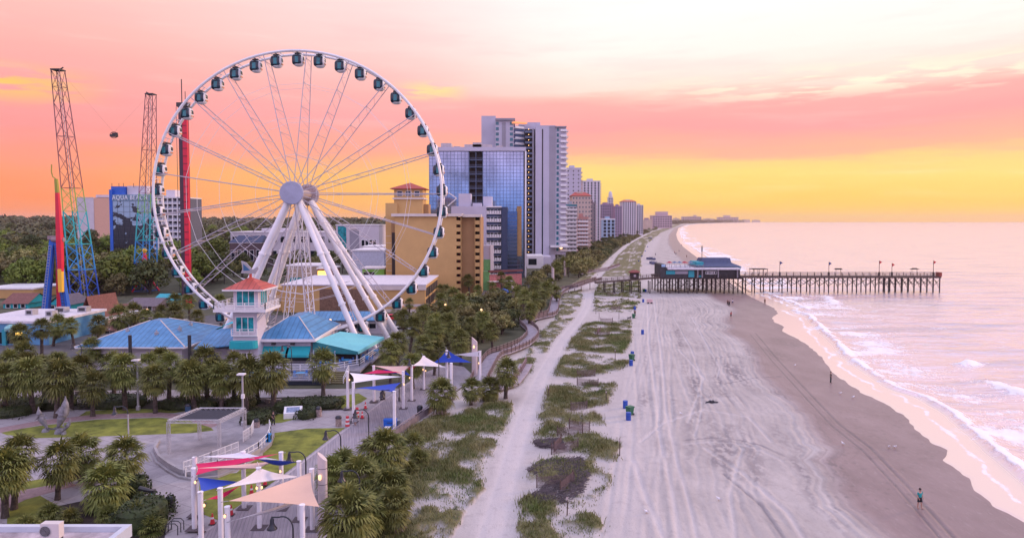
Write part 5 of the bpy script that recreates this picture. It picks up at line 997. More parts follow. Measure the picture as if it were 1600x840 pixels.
m = MB(); m.bx(X_(1032), X_(1041), .6, 10, 5.5, Zp(413)); m.o('left_tower', MATS['dark_siding'], ph); m = MB(); m.bx(X_(1034), X_(1040), .4, .6, Zp(417), Zp(413)); m.o('blue_panel', skyb, ph)
m = MB(); rails(m, [(X_(1043), 1, Zp(418.5)), (X_(1100), 1, Zp(418.5))], 1.1, .05, 3, 1.6); m.o('roof_rail', M('grey_post', (.26, .24, .26), .8), ph)
m = MB()
for px, c, r in ((1050, 0, 1.2), (1058, 1, 1.3), (1066, 1, 1.2), (1074, 0, 1.4), (1083, 1, 1.2)): m.lathe([(.03, 0), (.03, 1.6), (r, 1.5), (.05, 2.1)], (X_(px), 4, Zp(418.4)), 8, c)
m.o('roof_parasol', [M('red_canvas', (.35, .04, .06), .8), M('slate_canvas', (.12, .17, .27), .8)], ph)
m = MB(); m.bar((X_(1104), 6, zr2 - 2), (X_(1104), 6, Zp(384)), .12, 5); m.bar((X_(1104), 6, Zp(386)), (X_(1104), 6, Zp(394)), .22, 5); m.o('mast', dark, ph)
pil = MB(); pil.bar((0, 0, -1), (0, 0, 5.1), .22, 7); rep(ph, 'pile', pil, woodd, [(X_(1033 + 14.2 * k), y, 0) for k in range(10) for y in (.4, 5, 10, 15)])
m = MB()
for k in range(9):
    for y in (.4, 10): m.bar((X_(1033 + 14.2 * k), y, 1.4), (X_(1033 + 14.2 * (k + 1)), y, 4.6), .09, 4); m.bar((X_(1033 + 14.2 * k), y, 4.6), (X_(1033 + 14.2 * (k + 1)), y, 1.4), .09, 4)
m.o('cross_brace', woodd, ph); m = MB()
for k in range(8): m.bx(X_(1146) + .7 * k, X_(1146) + .7 * (k + 1), -1.6, -.4, 3.6 - .42 * k, 3.75 - .42 * k)
m.o('beach_stair', wood, ph)
# approach ramp on posts with a ticket hut
pa = T('pier_ramp', 'timber approach walkway joining the dune boardwalk to the pier house', 'walkway', (0, PY - 1, 0)); m = MB(); xa = P(930, 432, PY).x
m.add([(xa, 0, 3.4), (X_(1032), 0, 5.2), (X_(1032), 3.6, 5.2), (xa, 3.6, 3.4), (xa, 0, 3.75), (X_(1032), 0, 5.55), (X_(1032), 3.6, 5.55), (xa, 3.6, 3.75)], [(3, 2, 1, 0), (4, 5, 6, 7), (0, 1, 5, 4), (1, 2, 6, 5), (2, 3, 7, 6), (3, 0, 4, 7)]); m.o('deck', wood, pa)
m = MB(); rails(m, [(xa, .1, 3.75), (X_(1032), .1, 5.55)], 1.1, .06, 3, 2.); rails(m, [(xa, 3.5, 3.75), (X_(1032), 3.5, 5.55)], 1.1, .06, 3, 2.); m.o('railing', wood, pa)
m = MB(); m.bar((0, 0, -.5), (0, 0, 4.2), .18, 6); rep(pa, 'post', m, woodd, [(P(px, 440, PY).x, y, 0) for px in (945, 960, 973, 986, 1000, 1015) for y in (.3, 3.3)])
o = T('ticket_hut', 'tiny dark hut with a rust roof on the pier approach', 'hut', (P(992, 430, PY).x, PY + 1, 4.9)); m = MB(); m.bx(-1.4, 1.4, -1, 1, 0, 2.3); m.o('wall', woodd, o); m = MB(); m.hip(-1.4, 1.4, -1, 1, 2.35, 3.1, .5, .8, 0); m.o('roof', M('rust_roof', (.22, .06, .05), .8), o); m = MB(); m.bx(-.4, .4, -1.06, -1, .7, 1.5); m.o('window', M('pale_pane', (.5, .42, .45), .5), o)
# ================================================================ VEGETATION
def leafmat(name, a, b, c, sc=1.4):
    def bld(nt, bs):
        t = NT(nt); n = t.noise(t.pos(), sc, 4); n2 = t.noise(t.pos(), .12, 3); cc = t.mix(t.mr(n, .32, .62), a, b); nt.links.new(t.mix(t.mr(n2, .45, .7, 0, .7), cc, c), bs.inputs['Base Color']); oi = nt.nodes.new('ShaderNodeObjectInfo'); hv = nt.nodes.new('ShaderNodeHueSaturation'); nt.links.new(t.mr(oi.outputs['Random'], 0, 1, .72, 1.35), hv.inputs['Value']); nt.links.new(t.mr(oi.outputs['Random'], 0, 1, .49, .515), hv.inputs['Hue']); nt.links.new(cc, hv.inputs['Color']); nt.links.new(hv.outputs[0], bs.inputs['Base Color']); bs.inputs['Roughness'].default_value = .6; bs.inputs['Specular IOR Level'].default_value = .3
    return amat(name, bld)
palmleaf = leafmat('palm_leaf', (.048, .064, .011), (.185, .19, .045), (.12, .125, .035)); deadleaf = leafmat('dead_palm_leaf', (.16, .115, .085), (.30, .23, .19), (.2, .15, .12))
bark = M('palm_bark', (.085, .065, .055), .95, .4, 3., bump=.5); treebark = M('tree_bark', (.07, .055, .05), .95, .3, 2.)
def frond(bx, az, el, plen, flen, nl, out, r):
    ca, sa = math.cos(az), math.sin(az); d0 = np.array([ca * math.cos(el), sa * math.cos(el), math.sin(el)])
    p0 = np.array(bx); p1 = p0 + d0 * plen * .55; d1 = d0 + np.array([0, 0, -.35]); d1 /= np.linalg.norm(d1); p2 = p1 + d1 * plen * .45
    side = np.array([-sa, ca, 0]); up = np.cross(side, d1); w = .03
    out.append([p0 - side * w, p0 + side * w, p1 + side * w, p1 - side * w]); out.append([p1 - side * w, p1 + side * w, p2 + side * w, p2 - side * w])
    for i in range(nl):
        t = (i + .5) / nl * 2 - 1; an = t * 1.75 + r.uniform(-.06, .06); ll = flen * (1 - .25 * abs(t)) * r.uniform(.85, 1.1)
        dd = d1 * math.cos(an) + side * math.sin(an) + up * r.uniform(-.05, .28) * (1 - abs(t) * .5); dd /= np.linalg.norm(dd)
        de = dd + np.array([0, 0, -.75]); de /= np.linalg.norm(de); ws = np.cross(dd, up); ws /= (np.linalg.norm(ws) + 1e-6); wd = .055 * flen
        a = p2 + dd * ll * .08; m_ = p2 + dd * ll * .6; e_ = m_ + de * ll * .42
        out.append([a - ws * wd * .35, a + ws * wd * .35, m_ + ws * wd, m_ - ws * wd]); out.append([m_ - ws * wd, m_ + ws * wd, e_ + ws * .006, e_ - ws * .006])
def palm(name, h, cr, n, seed, dead=0, lean=0., low=-58, nl=11):
    r = random.Random(seed); t = T(name, 'x', 'palm tree' if h > 1 else 'palmetto'); top = (lean, 0, h)
    o_ = []; 
    for i in range(n):
        el = R(low + (88 - low) * ((i + .5) / n) ** .85 + r.uniform(-8, 8)); frond((lean, 0, h + .25 * (el > 0)), i * 2.39996 + r.uniform(-.2, .2), el, cr * r.uniform(.42, .6), cr * r.uniform(.50, .64), nl, o_, r)
    oe('crown', soup('crown', np.array(o_), 4, palmleaf), t)
    if dead:
        o_ = []
        for i in range(dead): frond((lean, 0, h - .1), i * 2.4 + r.uniform(-.3, .3), R(r.uniform(-82, -48)), cr * r.uniform(.35, .5), cr * r.uniform(.4, .6), 7, o_, r)
        oe('dead_fronds', soup('dead_fronds', np.array(o_), 4, deadleaf), t)
    if h > .3:
        m = MB(); k = 9; m.tube([(lean * (i / k) ** 1.6, 0, h * i / k * 1.02 - .2) for i in range(k + 1)], [.30 - .08 * (i / k) + .03 * (i % 2) + (.08 if i == 0 else 0) + .07 * (i / k > .75) for i in range(k + 1)], 9); m.o('trunk', bark, t)
    return t
PA = [palm('palm_tree', 4.6, 2.5, 72, 1, 10), palm('palm_tree', 5.2, 2.3, 66, 2, 16, .3), palm('palm_tree', 3.9, 2.4, 74, 3, 6, -.25), palm('palm_tree', 4.4, 2.6, 78, 4, 22, .15, -70), palm('palm_tree', 5.4, 2.1, 48, 11, 30, .45, -42), palm('palm_tree', 4.2, 2.7, 64, 12, 26, -.35, -75)]
PB = [palm('palm_tree', 1.7, 2.3, 78, 5, 12, .1, -62, 14), palm('palm_tree', 2.4, 2.2, 64, 6, 26, -.2, -50, 13)]
PL = [palm('palmetto_bush', .15, 1.8, 42, 8, 5, 0, 2, 11)]
used = set(); VEG = {}
def plant(protos, x, y, sc, key, z=0):
    i = rng.integers(len(protos)); p = protos[i]; rz = rng.uniform(0, 6.28)
    if p.name not in used: used.add(p.name); p.location = (x, y, z); p.rotation_euler.z = rz; p.scale = (sc, sc, sc); r = p
    else: r = dup(p, (x, y, z), rz, sc=sc)
    if 'palm' in r.name: r.rotation_euler.x = rng.normal(0, .05); r.rotation_euler.y = rng.normal(0, .05)
    VEG.setdefault(key, []).append(r); return r
RS = .90
def pl(protos, key, lst, zc=None):       # list of (px, py base, scale)
    for a in lst: g = G(a[0], a[1]); plant(protos, g.x, g.y, (a[2] if len(a) > 2 else 1) * rng.uniform(.84, 1.1) * (RS if 'row before' in key else 1), key)
def crownat(protos, key, lst, h):        # crown centre pixel and known crown height
    for a in lst: g = G(a[0], a[1], h * (a[2] if len(a) > 2 else 1)); plant(protos, g.x, g.y, (a[2] if len(a) > 2 else 1) * rng.uniform(.82, 1.08), key)
k1 = '{} palm from the left in the dense palm row before the pavilion deck'
pl(PA, k1, [(-25, 640, 1.1), (8, 648, 1.1), (38, 628, 1.05), (52, 645, 1.15), (88, 652, 1.1), (112, 640, 1.1), (145, 650, 1.2), (178, 616, 1.05), (196, 640, 1.15), (226, 628, 1.15), (243, 645, 1.2), (264, 636, 1.15), (284, 628, 1.1), (304, 642, 1.15), (324, 632, 1.15), (346, 640, 1.15), (366, 630, 1.15), (385, 640, 1.1), (404, 626, 1.1), (428, 637, 1.2), (70, 622, 1.), (128, 622, 1.), (252, 614, 1.), (336, 618, 1.)])
pl(PA, 'lone palm with a full round crown on the promenade before the restaurant rails', [(505, 617, 1.05)])
k2 = '{} palm from the left along the street by the left shops'
crownat(PA, k2, [(32, 520), (64, 517), (82, 505), (115, 507), (152, 502), (185, 494), (210, 487), (38, 548), (87, 560), (12, 560), (250, 482), (273, 490), (306, 496), (272, 470), (296, 474), (249, 500, .9), (228, 494), (140, 540, .9), (345, 478)], 4.6)
k3 = '{} palm from the left in the garden corner above the service roof'
pl(PA, k3, [(90, 780, .90), (22, 795, .80), (8, 808, .86), (-18, 800, .9)]); pl([PB[1]], k3, [(128, 752, .95), (196, 758, .95)]); pl([PB[0]], k3, [(166, 795, 1.12)])
pl(PL, 'low palmetto clump beside the service roof, {} from the left', [(78, 812, .8), (108, 818, .7), (40, 835, .8), (216, 822, .9), (238, 832, .8), (170, 812, .7)])
k4 = '{} palm from the left in the thicket right of the near boardwalk'
pl(PB, k4, [(536, 760, .95), (596, 752, 1.1), (563, 790, .9), (608, 800, .9), (545, 862, 1.05), (580, 742, .9), (520, 778, .8)]); pl([PB[1]], k4, [(622, 832, .95), (572, 850, .9)]); pl(PL, 'low palmetto at the dune edge, {} from the left', [(646, 700, .9), (625, 712, .8), (655, 725, .8), (602, 835, .8), (640, 740, .6), (520, 745, .8)])
k5 = '{} palm from the left between the sail square and the curved boardwalk'
pl([PB[0], PB[1], PA[2]], k5, [(690, 650, 1.15), (736, 632, .8), (765, 625, .8), (790, 622, .9)]); 
k6 = '{} palm from the left in the grove right of the wheel foot'
crownat(PA, k6, [(622, 535), (640, 515), (630, 492), (662, 545), (685, 524), (678, 543), (678, 507), (704, 509), (735, 508), (645, 560), (720, 528), (700, 490), (660, 497), (610, 560, .9), (754, 500), (770, 512)], 4.6)
k7 = '{} palm from the left around the yellow hotel forecourt'
crownat(PA, k7, [(684, 456), (697, 451), (709, 464), (734, 442), (748, 448), (784, 440), (796, 446), (690, 470), (718, 474), (770, 452), (640, 474, .9), (620, 482, .9)], 4.6)
k8 = '{} palm from the left beside the bend of the dune boardwalk'
crownat(PA, k8, [(833, 470), (818, 474), (846, 466), (826, 482, .9), (806, 460), (850, 452), (838, 446), (862, 440), (870, 452, .9), (880, 410), (888, 416), (872, 418), (895, 408)], 4.6)
# ---- leafy trees and shrubs
def leafball(cs, n, size, r, flat=.8):
    out = []
    for c, rad in cs:
        for i in range(n):
            d_ = rng.normal(size=3); d_ /= np.linalg.norm(d_); rr = rad * (.72 + .4 * rng.random()); p = np.array(c) + d_ * rr * np.array([1, 1, flat])
            a = rng.normal(size=3); a -= d_ * a.dot(d_) * .6; a /= np.linalg.norm(a); b = np.cross(d_, a); b += d_ * rng.uniform(-.5, .5); s = size * rng.uniform(.6, 1.4); out.append([p - a * s, p - b * s * .55, p + a * s, p + b * s * .55])
    return np.array(out)
def tree(name, h, w, leaf, seed, nlobe=16, nl=95, size=.42, trunkh=.35, cat='tree'):
    r = random.Random(seed); t = T(name, 'x', cat); cs = []
    for i in range(nlobe):
        a = i * 2.4; q_ = math.sqrt((i + .5) / nlobe); z = h * (trunkh + .12 + (1 - trunkh - .2) * (1 - q_ ** 2 * r.uniform(.5, 1))); cs.append(((math.cos(a) * w * q_ * .8, math.sin(a) * w * q_ * .8, z), w * r.uniform(.26, .42)))
    oe('crown', soup('crown', leafball(cs, nl, size, r), 4, leaf), t); m = MB(); m.tube([(0, 0, -.3), (.1, 0, h * trunkh), (.0, .1, h * .62)], [w * .09, w * .06, w * .03], 7)
    for c, rad in cs[2::3]: m.tube([(.05, 0, h * trunkh * .8), tuple(np.array(c) * np.array([.5, .5, .85])), c], [w * .04, w * .03, .04], 5)
    m.o('trunk', treebark, t); return t
gl1 = leafmat('bright_leaf', (.055, .095, .010), (.17, .21, .03), (.13, .14, .028), .5); gl2 = leafmat('dark_leaf', (.028, .044, .013), (.08, .092, .026), (.07, .075, .035), .5); gl3 = leafmat('olive_leaf', (.09, .09, .03), (.21, .19, .065), (.15, .13, .06), .5)
TR = [tree('broadleaf_tree', 9.5, 5.6, gl1, 1, 20, 110, .42, .12), tree('broadleaf_tree', 11, 6, gl1, 2, 22, 110, .42, .15), tree('broadleaf_tree', 8.5, 5.2, gl2, 3, 18, 110, .42, .1)]
PN = [tree('pine_tree', 14, 4.2, gl2, 4, 13, 90, .4, .5), tree('broadleaf_tree', 9, 5.4, gl3, 5, 18, 110, .42, .12)]
SH = [tree('coastal_shrub', 2.7, 2.3, gl2, 6, 9, 90, .2, .1, 'shrub'), tree('coastal_shrub', 2.2, 2.4, gl3, 7, 9, 90, .2, .1, 'shrub'), tree('coastal_shrub', 3.4, 2.6, gl3, 9, 10, 90, .22, .15, 'shrub')]
def scatter(protos, poly, n, sep, key, s0, s1, avoid=()):
    w = gp(poly); xs = [p.x for p in w]; ys = [p.y for p in w]; pts = []; tries = 0
    while len(pts) < n and tries < n * 60:
        tries += 1; px_ = min(a for a, _ in poly) + rng.random() * (max(a for a, _ in poly) - min(a for a, _ in poly)); py_ = min(b for _, b in poly) + rng.random() * (max(b for _, b in poly) - min(b for _, b in poly))
        g = G(px_, py_)
        if not inpoly(np.array([g.x]), np.array([g.y]), w)[0]: continue
        if any((g.x - q_[0]) ** 2 + (g.y - q_[1]) ** 2 < sep * sep for q_ in pts): continue
        if any(a <= g.x <= c and b <= g.y <= d_ for a, b, c, d_ in avoid): continue
        pts.append((g.x, g.y))
    for x, y in pts: plant(protos, x, y, rng.uniform(s0, s1), key)
bb = []
for o in list(S.objects):
    if o.parent is None and o.get('category') in ('hotel', 'building', 'shop', 'hotel tower', 'hall', 'tower', 'restaurant', 'pavilion', 'ride', 'ride tower') or (o.parent is None and o.name.startswith('hotel')):
        xs = []; ys = []
        for c in o.children:
            if c.type != 'MESH': continue
            for q_ in c.bound_box: xs.append(o.location.x + c.location.x + q_[0]); ys.append(o.location.y + c.location.y + q_[1])
        if xs and max(xs) - min(xs) < 90: bb.append((min(xs) - 2.5, min(ys) - 2.5, max(xs) + 2.5, max(ys) + 2.5))
w1 = 'green tree in the wood behind the amusement rides'; w2 = 'tree of the darker wood around the town behind the wheel'
scatter(TR + PN + [TR[2], PN[1]], [(-60, 458), (-60, 388), (120, 376), (300, 380), (345, 400), (345, 440), (290, 458), (160, 464), (60, 456)], 235, 5.4, w1, .7, 1.45, bb)
scatter(TR + PN, [(-40, 386), (-40, 366), (300, 366), (600, 372), (600, 384), (330, 388), (120, 378)], 130, 13, w2, 1.1, 1.8, bb)
scatter(TR[2:] + PN, [(345, 440), (350, 398), (430, 396), (600, 396), (600, 425), (500, 432), (430, 440)], 40, 7, 'tree between the low town buildings seen through the wheel legs', .6, .95, bb)
scatter([SH[0], SH[1], SH[2]], [(660, 505), (770, 470), (850, 430), (880, 412), (905, 408), (895, 425), (870, 440), (845, 460), (800, 512), (770, 535), (700, 545), (650, 530)], 95, 3.0, 'dark shrub in the coastal thicket along the dune boardwalk', .8, 1.5, bb)
scatter(SH, [(885, 420), (890, 402), (930, 384), (985, 366), (1030, 354), (1044, 352), (998, 371), (962, 390), (938, 410), (905, 434)], 190, 4.4, 'dark shrub in the long thicket before the far hotels', 1.1, 2.2, bb)
scatter([PN[0], TR[2]], [(880, 412), (915, 392), (960, 376), (1000, 364), (1008, 362), (1000, 368), (950, 388), (905, 410)], 40, 8, 'dark tree in the long thicket before the far hotels', .45, .7, bb)
for x, y, s_, kk in ((815, 462, 1.3, 0), (785, 520, 1.1, 0), (900, 402, 1.4, 0), (870, 404, 1.3, 2), (776, 498, 1.5, 0), (790, 488, 1.6, 0), (760, 478, 1.4, 1), (740, 494, 1.5, 1), (770, 516, .6, 0), (802, 514, .6, 0)): g = G(x, y); plant([SH[kk]], g.x, g.y, s_, 'dark shrub in the coastal thicket along the dune boardwalk')
for key, lst in VEG.items():
    if '{}' in key: ordinal(lst, key, group='palms and palmettos of one planting: ' + key.replace('{} ', '').replace(', {} from the left', ''))
    else:
        for o in lst:
            o['label'] = key
            if len(lst) > 1: o['group'] = key.replace('tree of', 'trees of').replace('shrub in', 'shrubs in').replace('tree in', 'trees in')
for p in PA + PB + PL + TR + PN + SH:
    if p.name not in used:
        for c in list(p.children): bpy.data.objects.remove(c)
        bpy.data.objects.remove(p)
# far woods on the rising ground inland, read as one mass
vs = []
for band_ in range(7):
    Yb = 640 * 1.22 ** band_; n = 420
    for i in range(n):
        x = -Yb * 1.05 + rng.random() * Yb * 1.15; x = min(x, Yb * .16 - 20); y = Yb * (1 + .2 * rng.random()); hg = np.clip((y - 900) / 900, 0, 1) * np.clip((-x + .03 * y - 40) / 500, 0, 1) * (17 + 22 * (fbm(np.array([x * .0012]), np.array([y * .0012]), 3)[0] - .45))
        if any(a - 8 < x < c + 8 and b - 6 < y < d_ + 6 for a, b, c, d_ in bb): continue
        hh = rng.uniform(7, 13); s_ = rng.uniform(4, 7) * (1 + .25 * band_); vs.append(leafball([((x + rng.uniform(-3, 3), y, hg + hh * .55), s_), ((x + rng.uniform(-5, 5), y, hg + hh * .8), s_ * .7)], 22, s_ * .42, None))
fs_ = []
for i in range(700):
    y = 3000 * 1.8 ** (rng.random() * 2.6); x = interp(SLEFT, np.array([y]))[0] - rng.uniform(20, 500); s_ = rng.uniform(8, 14) * (1 + y / 9000); fs_.append(leafball([((x, y, s_ * .7), s_)], 18, s_ * .5, None))
o = bpy.data.objects.new('far_shore_woodland', soup('far_shore_woodland', np.concatenate(fs_), 4, leafmat('far_shore_leaf', (.05, .05, .03), (.09, .085, .05), (.08, .07, .05), .08))); COL.objects.link(o); o['kind'] = 'stuff'
me = soup('far_woodland', np.concatenate(vs), 4, leafmat('far_leaf', (.035, .045, .02), (.095, .095, .04), (.075, .07, .04), .08)); o = bpy.data.objects.new('far_woodland', me); COL.objects.link(o); o['kind'] = 'stuff'
# ---- dune grass
def blades(area, n, h0, h1, w, keep, spread=.25, nb=6):
    xs = np.array([p.x for p in area]); ys = np.array([p.y for p in area]); V = []
    X = rng.uniform(xs.min(), xs.max(), n); Y = rng.uniform(ys.min(), ys.max(), n)
    k = inpoly(X, Y, area) & (rng.random(n) < np.clip((fbm(X * .42, Y * .32, 5) + .25 * np.clip((Y - 200) / 150, 0, 1) - keep + .05) / .16, .015, 1)) & (np.abs(X - interp(PATHC, Y)) > 2.0); X, Y = X[k], Y[k]
    X = np.repeat(X, nb) + rng.normal(0, spread, len(X) * nb); Y = np.repeat(Y, nb) + rng.normal(0, spread, len(Y) * nb); m_ = len(X); a = rng.uniform(0, 6.28, m_); h = rng.uniform(h0, h1, m_) * np.clip(.45 + (fbm(X * .42, Y * .32, 5) - keep) * 4, .35, 1.1); ln = rng.uniform(.1, .75, m_) * h; b = a + rng.normal(0, .6, m_) + pi / 2
    z = np.zeros(m_) + .5 * .5 * 0 ; p = np.stack([X, Y, z], 1); s_ = np.stack([np.cos(a), np.sin(a), 0 * a], 1) * w[0]; d_ = np.stack([np.cos(b) * ln, np.sin(b) * ln, h], 1)
    mid_ = p + d_ * np.array([.35, .35, .62]); return np.stack([p - s_, p + s_, mid_ + s_ * .8, mid_ - s_ * .8], 1), np.stack([mid_ - s_ * .8, mid_ + s_ * .8, p + d_], 1)
q4 = []; t3 = []
for gi, g in enumerate(GRW):
    kp_ = .355 if gi == 0 else .42
    Ym = np.mean([p.y for p in g]); ar = abs(sum(g[i].x * g[i - 1].y - g[i - 1].x * g[i].y for i in range(len(g)))) / 2; far = Ym > 180
    n = int(min(ar, 2600) * (11 if not far else 1.2)); a, b = blades(g, n * 2, .22, .72 if gi < 9 else .5, (.03 if not far else .12,), kp_, .3); q4.append(a); t3.append(b)
def grassm(nt, bs):
    t = NT(nt); n = t.noise(t.pos(), .22, 4); n2 = t.noise(t.pos(), 1.6, 3); c = t.mix(t.mr(n, .35, .62), (.075, .11, .018), (.21, .19, .07)); c = t.mix(t.mr(n2, .5, .7, 0, .6), c, (.24, .21, .10)); c = t.mix(t.mr(t.noise(t.pos(), .11, 3), .52, .62, 0, .8), c, (.08, .14, .02)); nt.links.new(c, bs.inputs['Base Color']); bs.inputs['Roughness'].default_value = .7
GRM = amat('dune_grass_blades', grassm)
a = np.concatenate(q4); b = np.concatenate(t3); b4_ = np.concatenate([b, b[:, 2:3]], 1); b4_[:, 3] += 1e-4
o = bpy.data.objects.new('dune_grass', soup('dune_grass', np.concatenate([a, b4_]), 4, GRM)); COL.objects.link(o); o['kind'] = 'stuff'
# grey brush debris on the near dune
DEB = [[(868, 742), (880, 728), (900, 728), (918, 742), (906, 770), (880, 790), (855, 780), (840, 768)], [(822, 735), (850, 722), (905, 718), (912, 732), (870, 742), (830, 744)], [(832, 692), (870, 688), (880, 702), (840, 700)], [(830, 775), (850, 768), (860, 785), (838, 790)]]
vs = []
for g in DEB:
    w = gp(g); xs = [p.x for p in w]; ys = [p.y for p in w]; n = 2600; X = rng.uniform(min(xs), max(xs), n); Y = rng.uniform(min(ys), max(ys), n); k = inpoly(X, Y, w); X, Y = X[k], Y[k]; an = rng.normal(.3, .8, len(X)); l_ = rng.uniform(.2, .7, len(X)); d_ = np.stack([np.cos(an) * l_, np.sin(an) * l_, rng.uniform(-.1, .25, len(X))], 1); p = np.stack([X, Y, rng.uniform(.03, .35, len(X))], 1); s_ = np.array([[0, .02, .02]]); vs.append(np.stack([p - s_, p + s_, p + d_ + s_, p + d_ - s_], 1))
o = bpy.data.objects.new('brush_debris', soup('brush_debris', np.concatenate(vs), 4, M('grey_brush', (.10, .08, .085), .9, .3, 2))); COL.objects.link(o); o['kind'] = 'stuff'
# hedges: clipped masses of small leaves
hedgel = leafmat('hedge_leaf', (.015, .022, .008), (.045, .06, .018), (.03, .04, .015), 1.5)
def hedge(lab, x0, x1, y0, y1, h):
    a, b, c, d_ = G(x0, y0), G(x1, y0), G(x1, y1), G(x0, y1); cx = (a.x + b.x + c.x + d_.x) / 4; cy = (a.y + c.y) / 2; wx = abs(b.x - a.x + c.x - d_.x) / 4; wy = abs(a.y - d_.y) / 2; o = T('hedge', lab, 'hedge', (cx, cy, 0))
    n = int(700 + 60 * wx * wy); V = []
    for i in range(n):
        u = rng.uniform(-1, 1, 3); ax = rng.integers(3); u[ax] = 1. if ax == 2 else (1 if rng.random() < .5 else -1); e = np.sign(u) * np.abs(u); p = np.array([e[0] * wx * (1 - .12 * max(0, e[2])), e[1] * wy * (1 - .1 * max(0, e[2])), (e[2] + 1) * h / 2 * (1 - .18 * abs(e[0]) ** 4)]) + rng.normal(0, .06, 3); q_ = rng.normal(size=3); q_ /= np.linalg.norm(q_); w_ = np.cross(q_, rng.normal(size=3)); w_ /= np.linalg.norm(w_); s_ = rng.uniform(.07, .16); V.append([p - q_ * s_, p - w_ * s_ * .6, p + q_ * s_, p + w_ * s_ * .6])
    fo_ = oe('foliage', soup('foliage', np.array(V), 4, hedgel), o); m = MB(); m.lathe([(1.0, 0), (1.03, .3), (.98, .75), (.82, .93)], n=20); m.v = [(x * wx * .98, y * wy * .98, z * h) for x, y, z in m.v]; m.o('inner_mass', hedgel, fo_)
for i, (lab, x0, x1, y0, y1, h) in enumerate((('long dark clipped hedge behind the lawn oval under the palm row', 138, 228, 640, 626, 1.3), ('dark hedge block at the far left under the palms', -10, 60, 655, 632, 1.4), ('dark hedge just left of the path by the dolphin statues', 60, 118, 640, 628, 1.2), ('rounded hedge mound beside the tall pole by the stage', 384, 424, 664, 648, 1.1), ('dark hedge strip between promenade and lamp post, centre', 355, 400, 640, 628, 1.2), ('low hedge left of the restaurant benches', 432, 470, 646, 632, 1.1), ('long low hedge before the restaurant benches', 470, 534, 640, 628, 1.), ('dark hedge under the palm row near the round stage canopy', 250, 340, 642, 630, 1.2), ('big rounded bush right of the service roof', 188, 258, 838, 800, 1.9), ('small bush beside the park telescope', 198, 228, 778, 764, 1.5), ('small ornamental grass clump behind the information board', 466, 496, 656, 642, 1.))): hedge(lab, x0, x1, y0, y1, h)
# ================================================================ SAIL SHADES
sailm = {k: M(k + '_sail', c, .8, .03, .5) for k, c in (('white', (.72, .71, .76)), ('crimson', (.62, .01, .10)), ('blue', (.015, .06, .42)), ('peach', (.62, .42, .36)), ('beige', (.64, .43, .33)), ('greywhite', (.62, .60, .64)))}
postm = M('post_white', (.80, .78, .82), .5, .04, .5)
def post(px, py, h=5.1, r=.19, key=None):
    g = G(px, py, h); o = T('shade_post', 'x', 'post', (g.x, g.y, .15)); m = MB(); m.lathe([(r, 0), (r, h - .2), (r * 1.12, h - .2), (r * 1.12, h - .12)], n=12); po_ = m.o('pole', postm, o, True); m = MB(); m.box((0, 0, .02), (1.1, 1.1, .03)); m.o('base_plate', M('base_stain', (.10, .08, .09), .9), po_); key.append(o); o['_d'] = 0; del o['_d']; return g.y
PN1, PN2 = [], []
pA = {i: post(x, y, key=PN1) for i, (x, y) in {1: (304, 714), 2: (302, 731), 3: (313, 768), 4: (344, 762), 5: (355, 791), 6: (380, 705), 7: (404, 730), 8: (439, 706), 9: (487, 732), 10: (472, 788), 11: (467, 720)}.items()}
pB = {i: post(x, y, key=PN2) for i, (x, y) in {1: (543, 580), 2: (552, 597), 3: (584, 571), 4: (630, 580), 5: (616, 611), 6: (643, 570), 7: (662, 556), 8: (698, 547), 9: (705, 567), 10: (750, 548)}.items()}
ordinal(PN1, 'white sail post of the near shade group, {} from the left', group='posts of the near shade sails'); ordinal(PN2, 'white sail post of the farther shade group, {} from the left', group='posts of the farther shade sails')
def sail(lab, col, cs, pinch=.16, sag=.25, n=12):
    c = [P(x, y, Y) for x, y, Y in cs]; ce = (c[0] + c[1] + c[2]) / 3; o = T('shade_sail', lab, 'shade sail', ce); m = MB(); idx = {}
    for i in range(n + 1):
        for j in range(n + 1 - i):
            a, b = i / n, j / n; g = 1 - a - b; p = c[0] * g + c[1] * a + c[2] * b
            e = pinch * 4 * (a * b * (1 - g) ** 0 * (1 - g if g < 1e-9 else 1) * 0); k = 27 * a * b * g
            pull = 0; 
            for u, v_, w_ in ((a, b, g), (b, g, a), (g, a, b)): pull += 4 * u * v_ * (1 - w_) ** 2 * max(0, 1 - 3 * w_)
            p = p.lerp(ce, pinch * pull) + Vector((0, 0, -sag * k)); idx[i, j] = len(m.v); m.v.append(tuple(p - ce))
    for i in range(n):
        for j in range(n - i):
            m.f.append((idx[i, j], idx[i + 1, j], idx[i, j + 1]))
            if i + j < n - 1: m.f.append((idx[i + 1, j], idx[i + 1, j + 1], idx[i, j + 1]))
    m.m = [0] * len(m.f); m.o('fabric', sailm[col], o, True); m = MB()
    for i in range(3): m.bar(c[i] - ce, c[i] + (c[i] - ce).normalized() * .5 - ce, .03, 4)
    m.o('corner_cable', galv, o)
A_, B_ = pA, pB
sail('flat white sail at the back of the near shade group', 'white', [(314, 713, A_[1]), (379, 706, A_[6]), (437, 718, A_[8])], .1)
sail('long crimson sail on the left of the near shade group', 'crimson', [(306, 724, A_[1]), (305, 742, A_[2]), (437, 708, A_[8])], .08)
sail('thin peach sail below the long crimson one', 'peach', [(305, 731, A_[2]), (404, 731, A_[7]), (438, 719, A_[8])], .12)
sail('narrow blue sail right of the white sail in the near group', 'blue', [(398, 716, A_[6] - 2), (467, 721, A_[11]), (437, 727, A_[8])], .08)
sail('broad blue sail at the left of the near shade group', 'blue', [(309, 745, A_[2]), (314, 768, A_[3]), (375, 752, A_[6] - 3)], .05)
sail('large white sail in the middle of the near shade group', 'white', [(346, 763, A_[4]), (405, 730, A_[7]), (470, 744, A_[8])], .2)
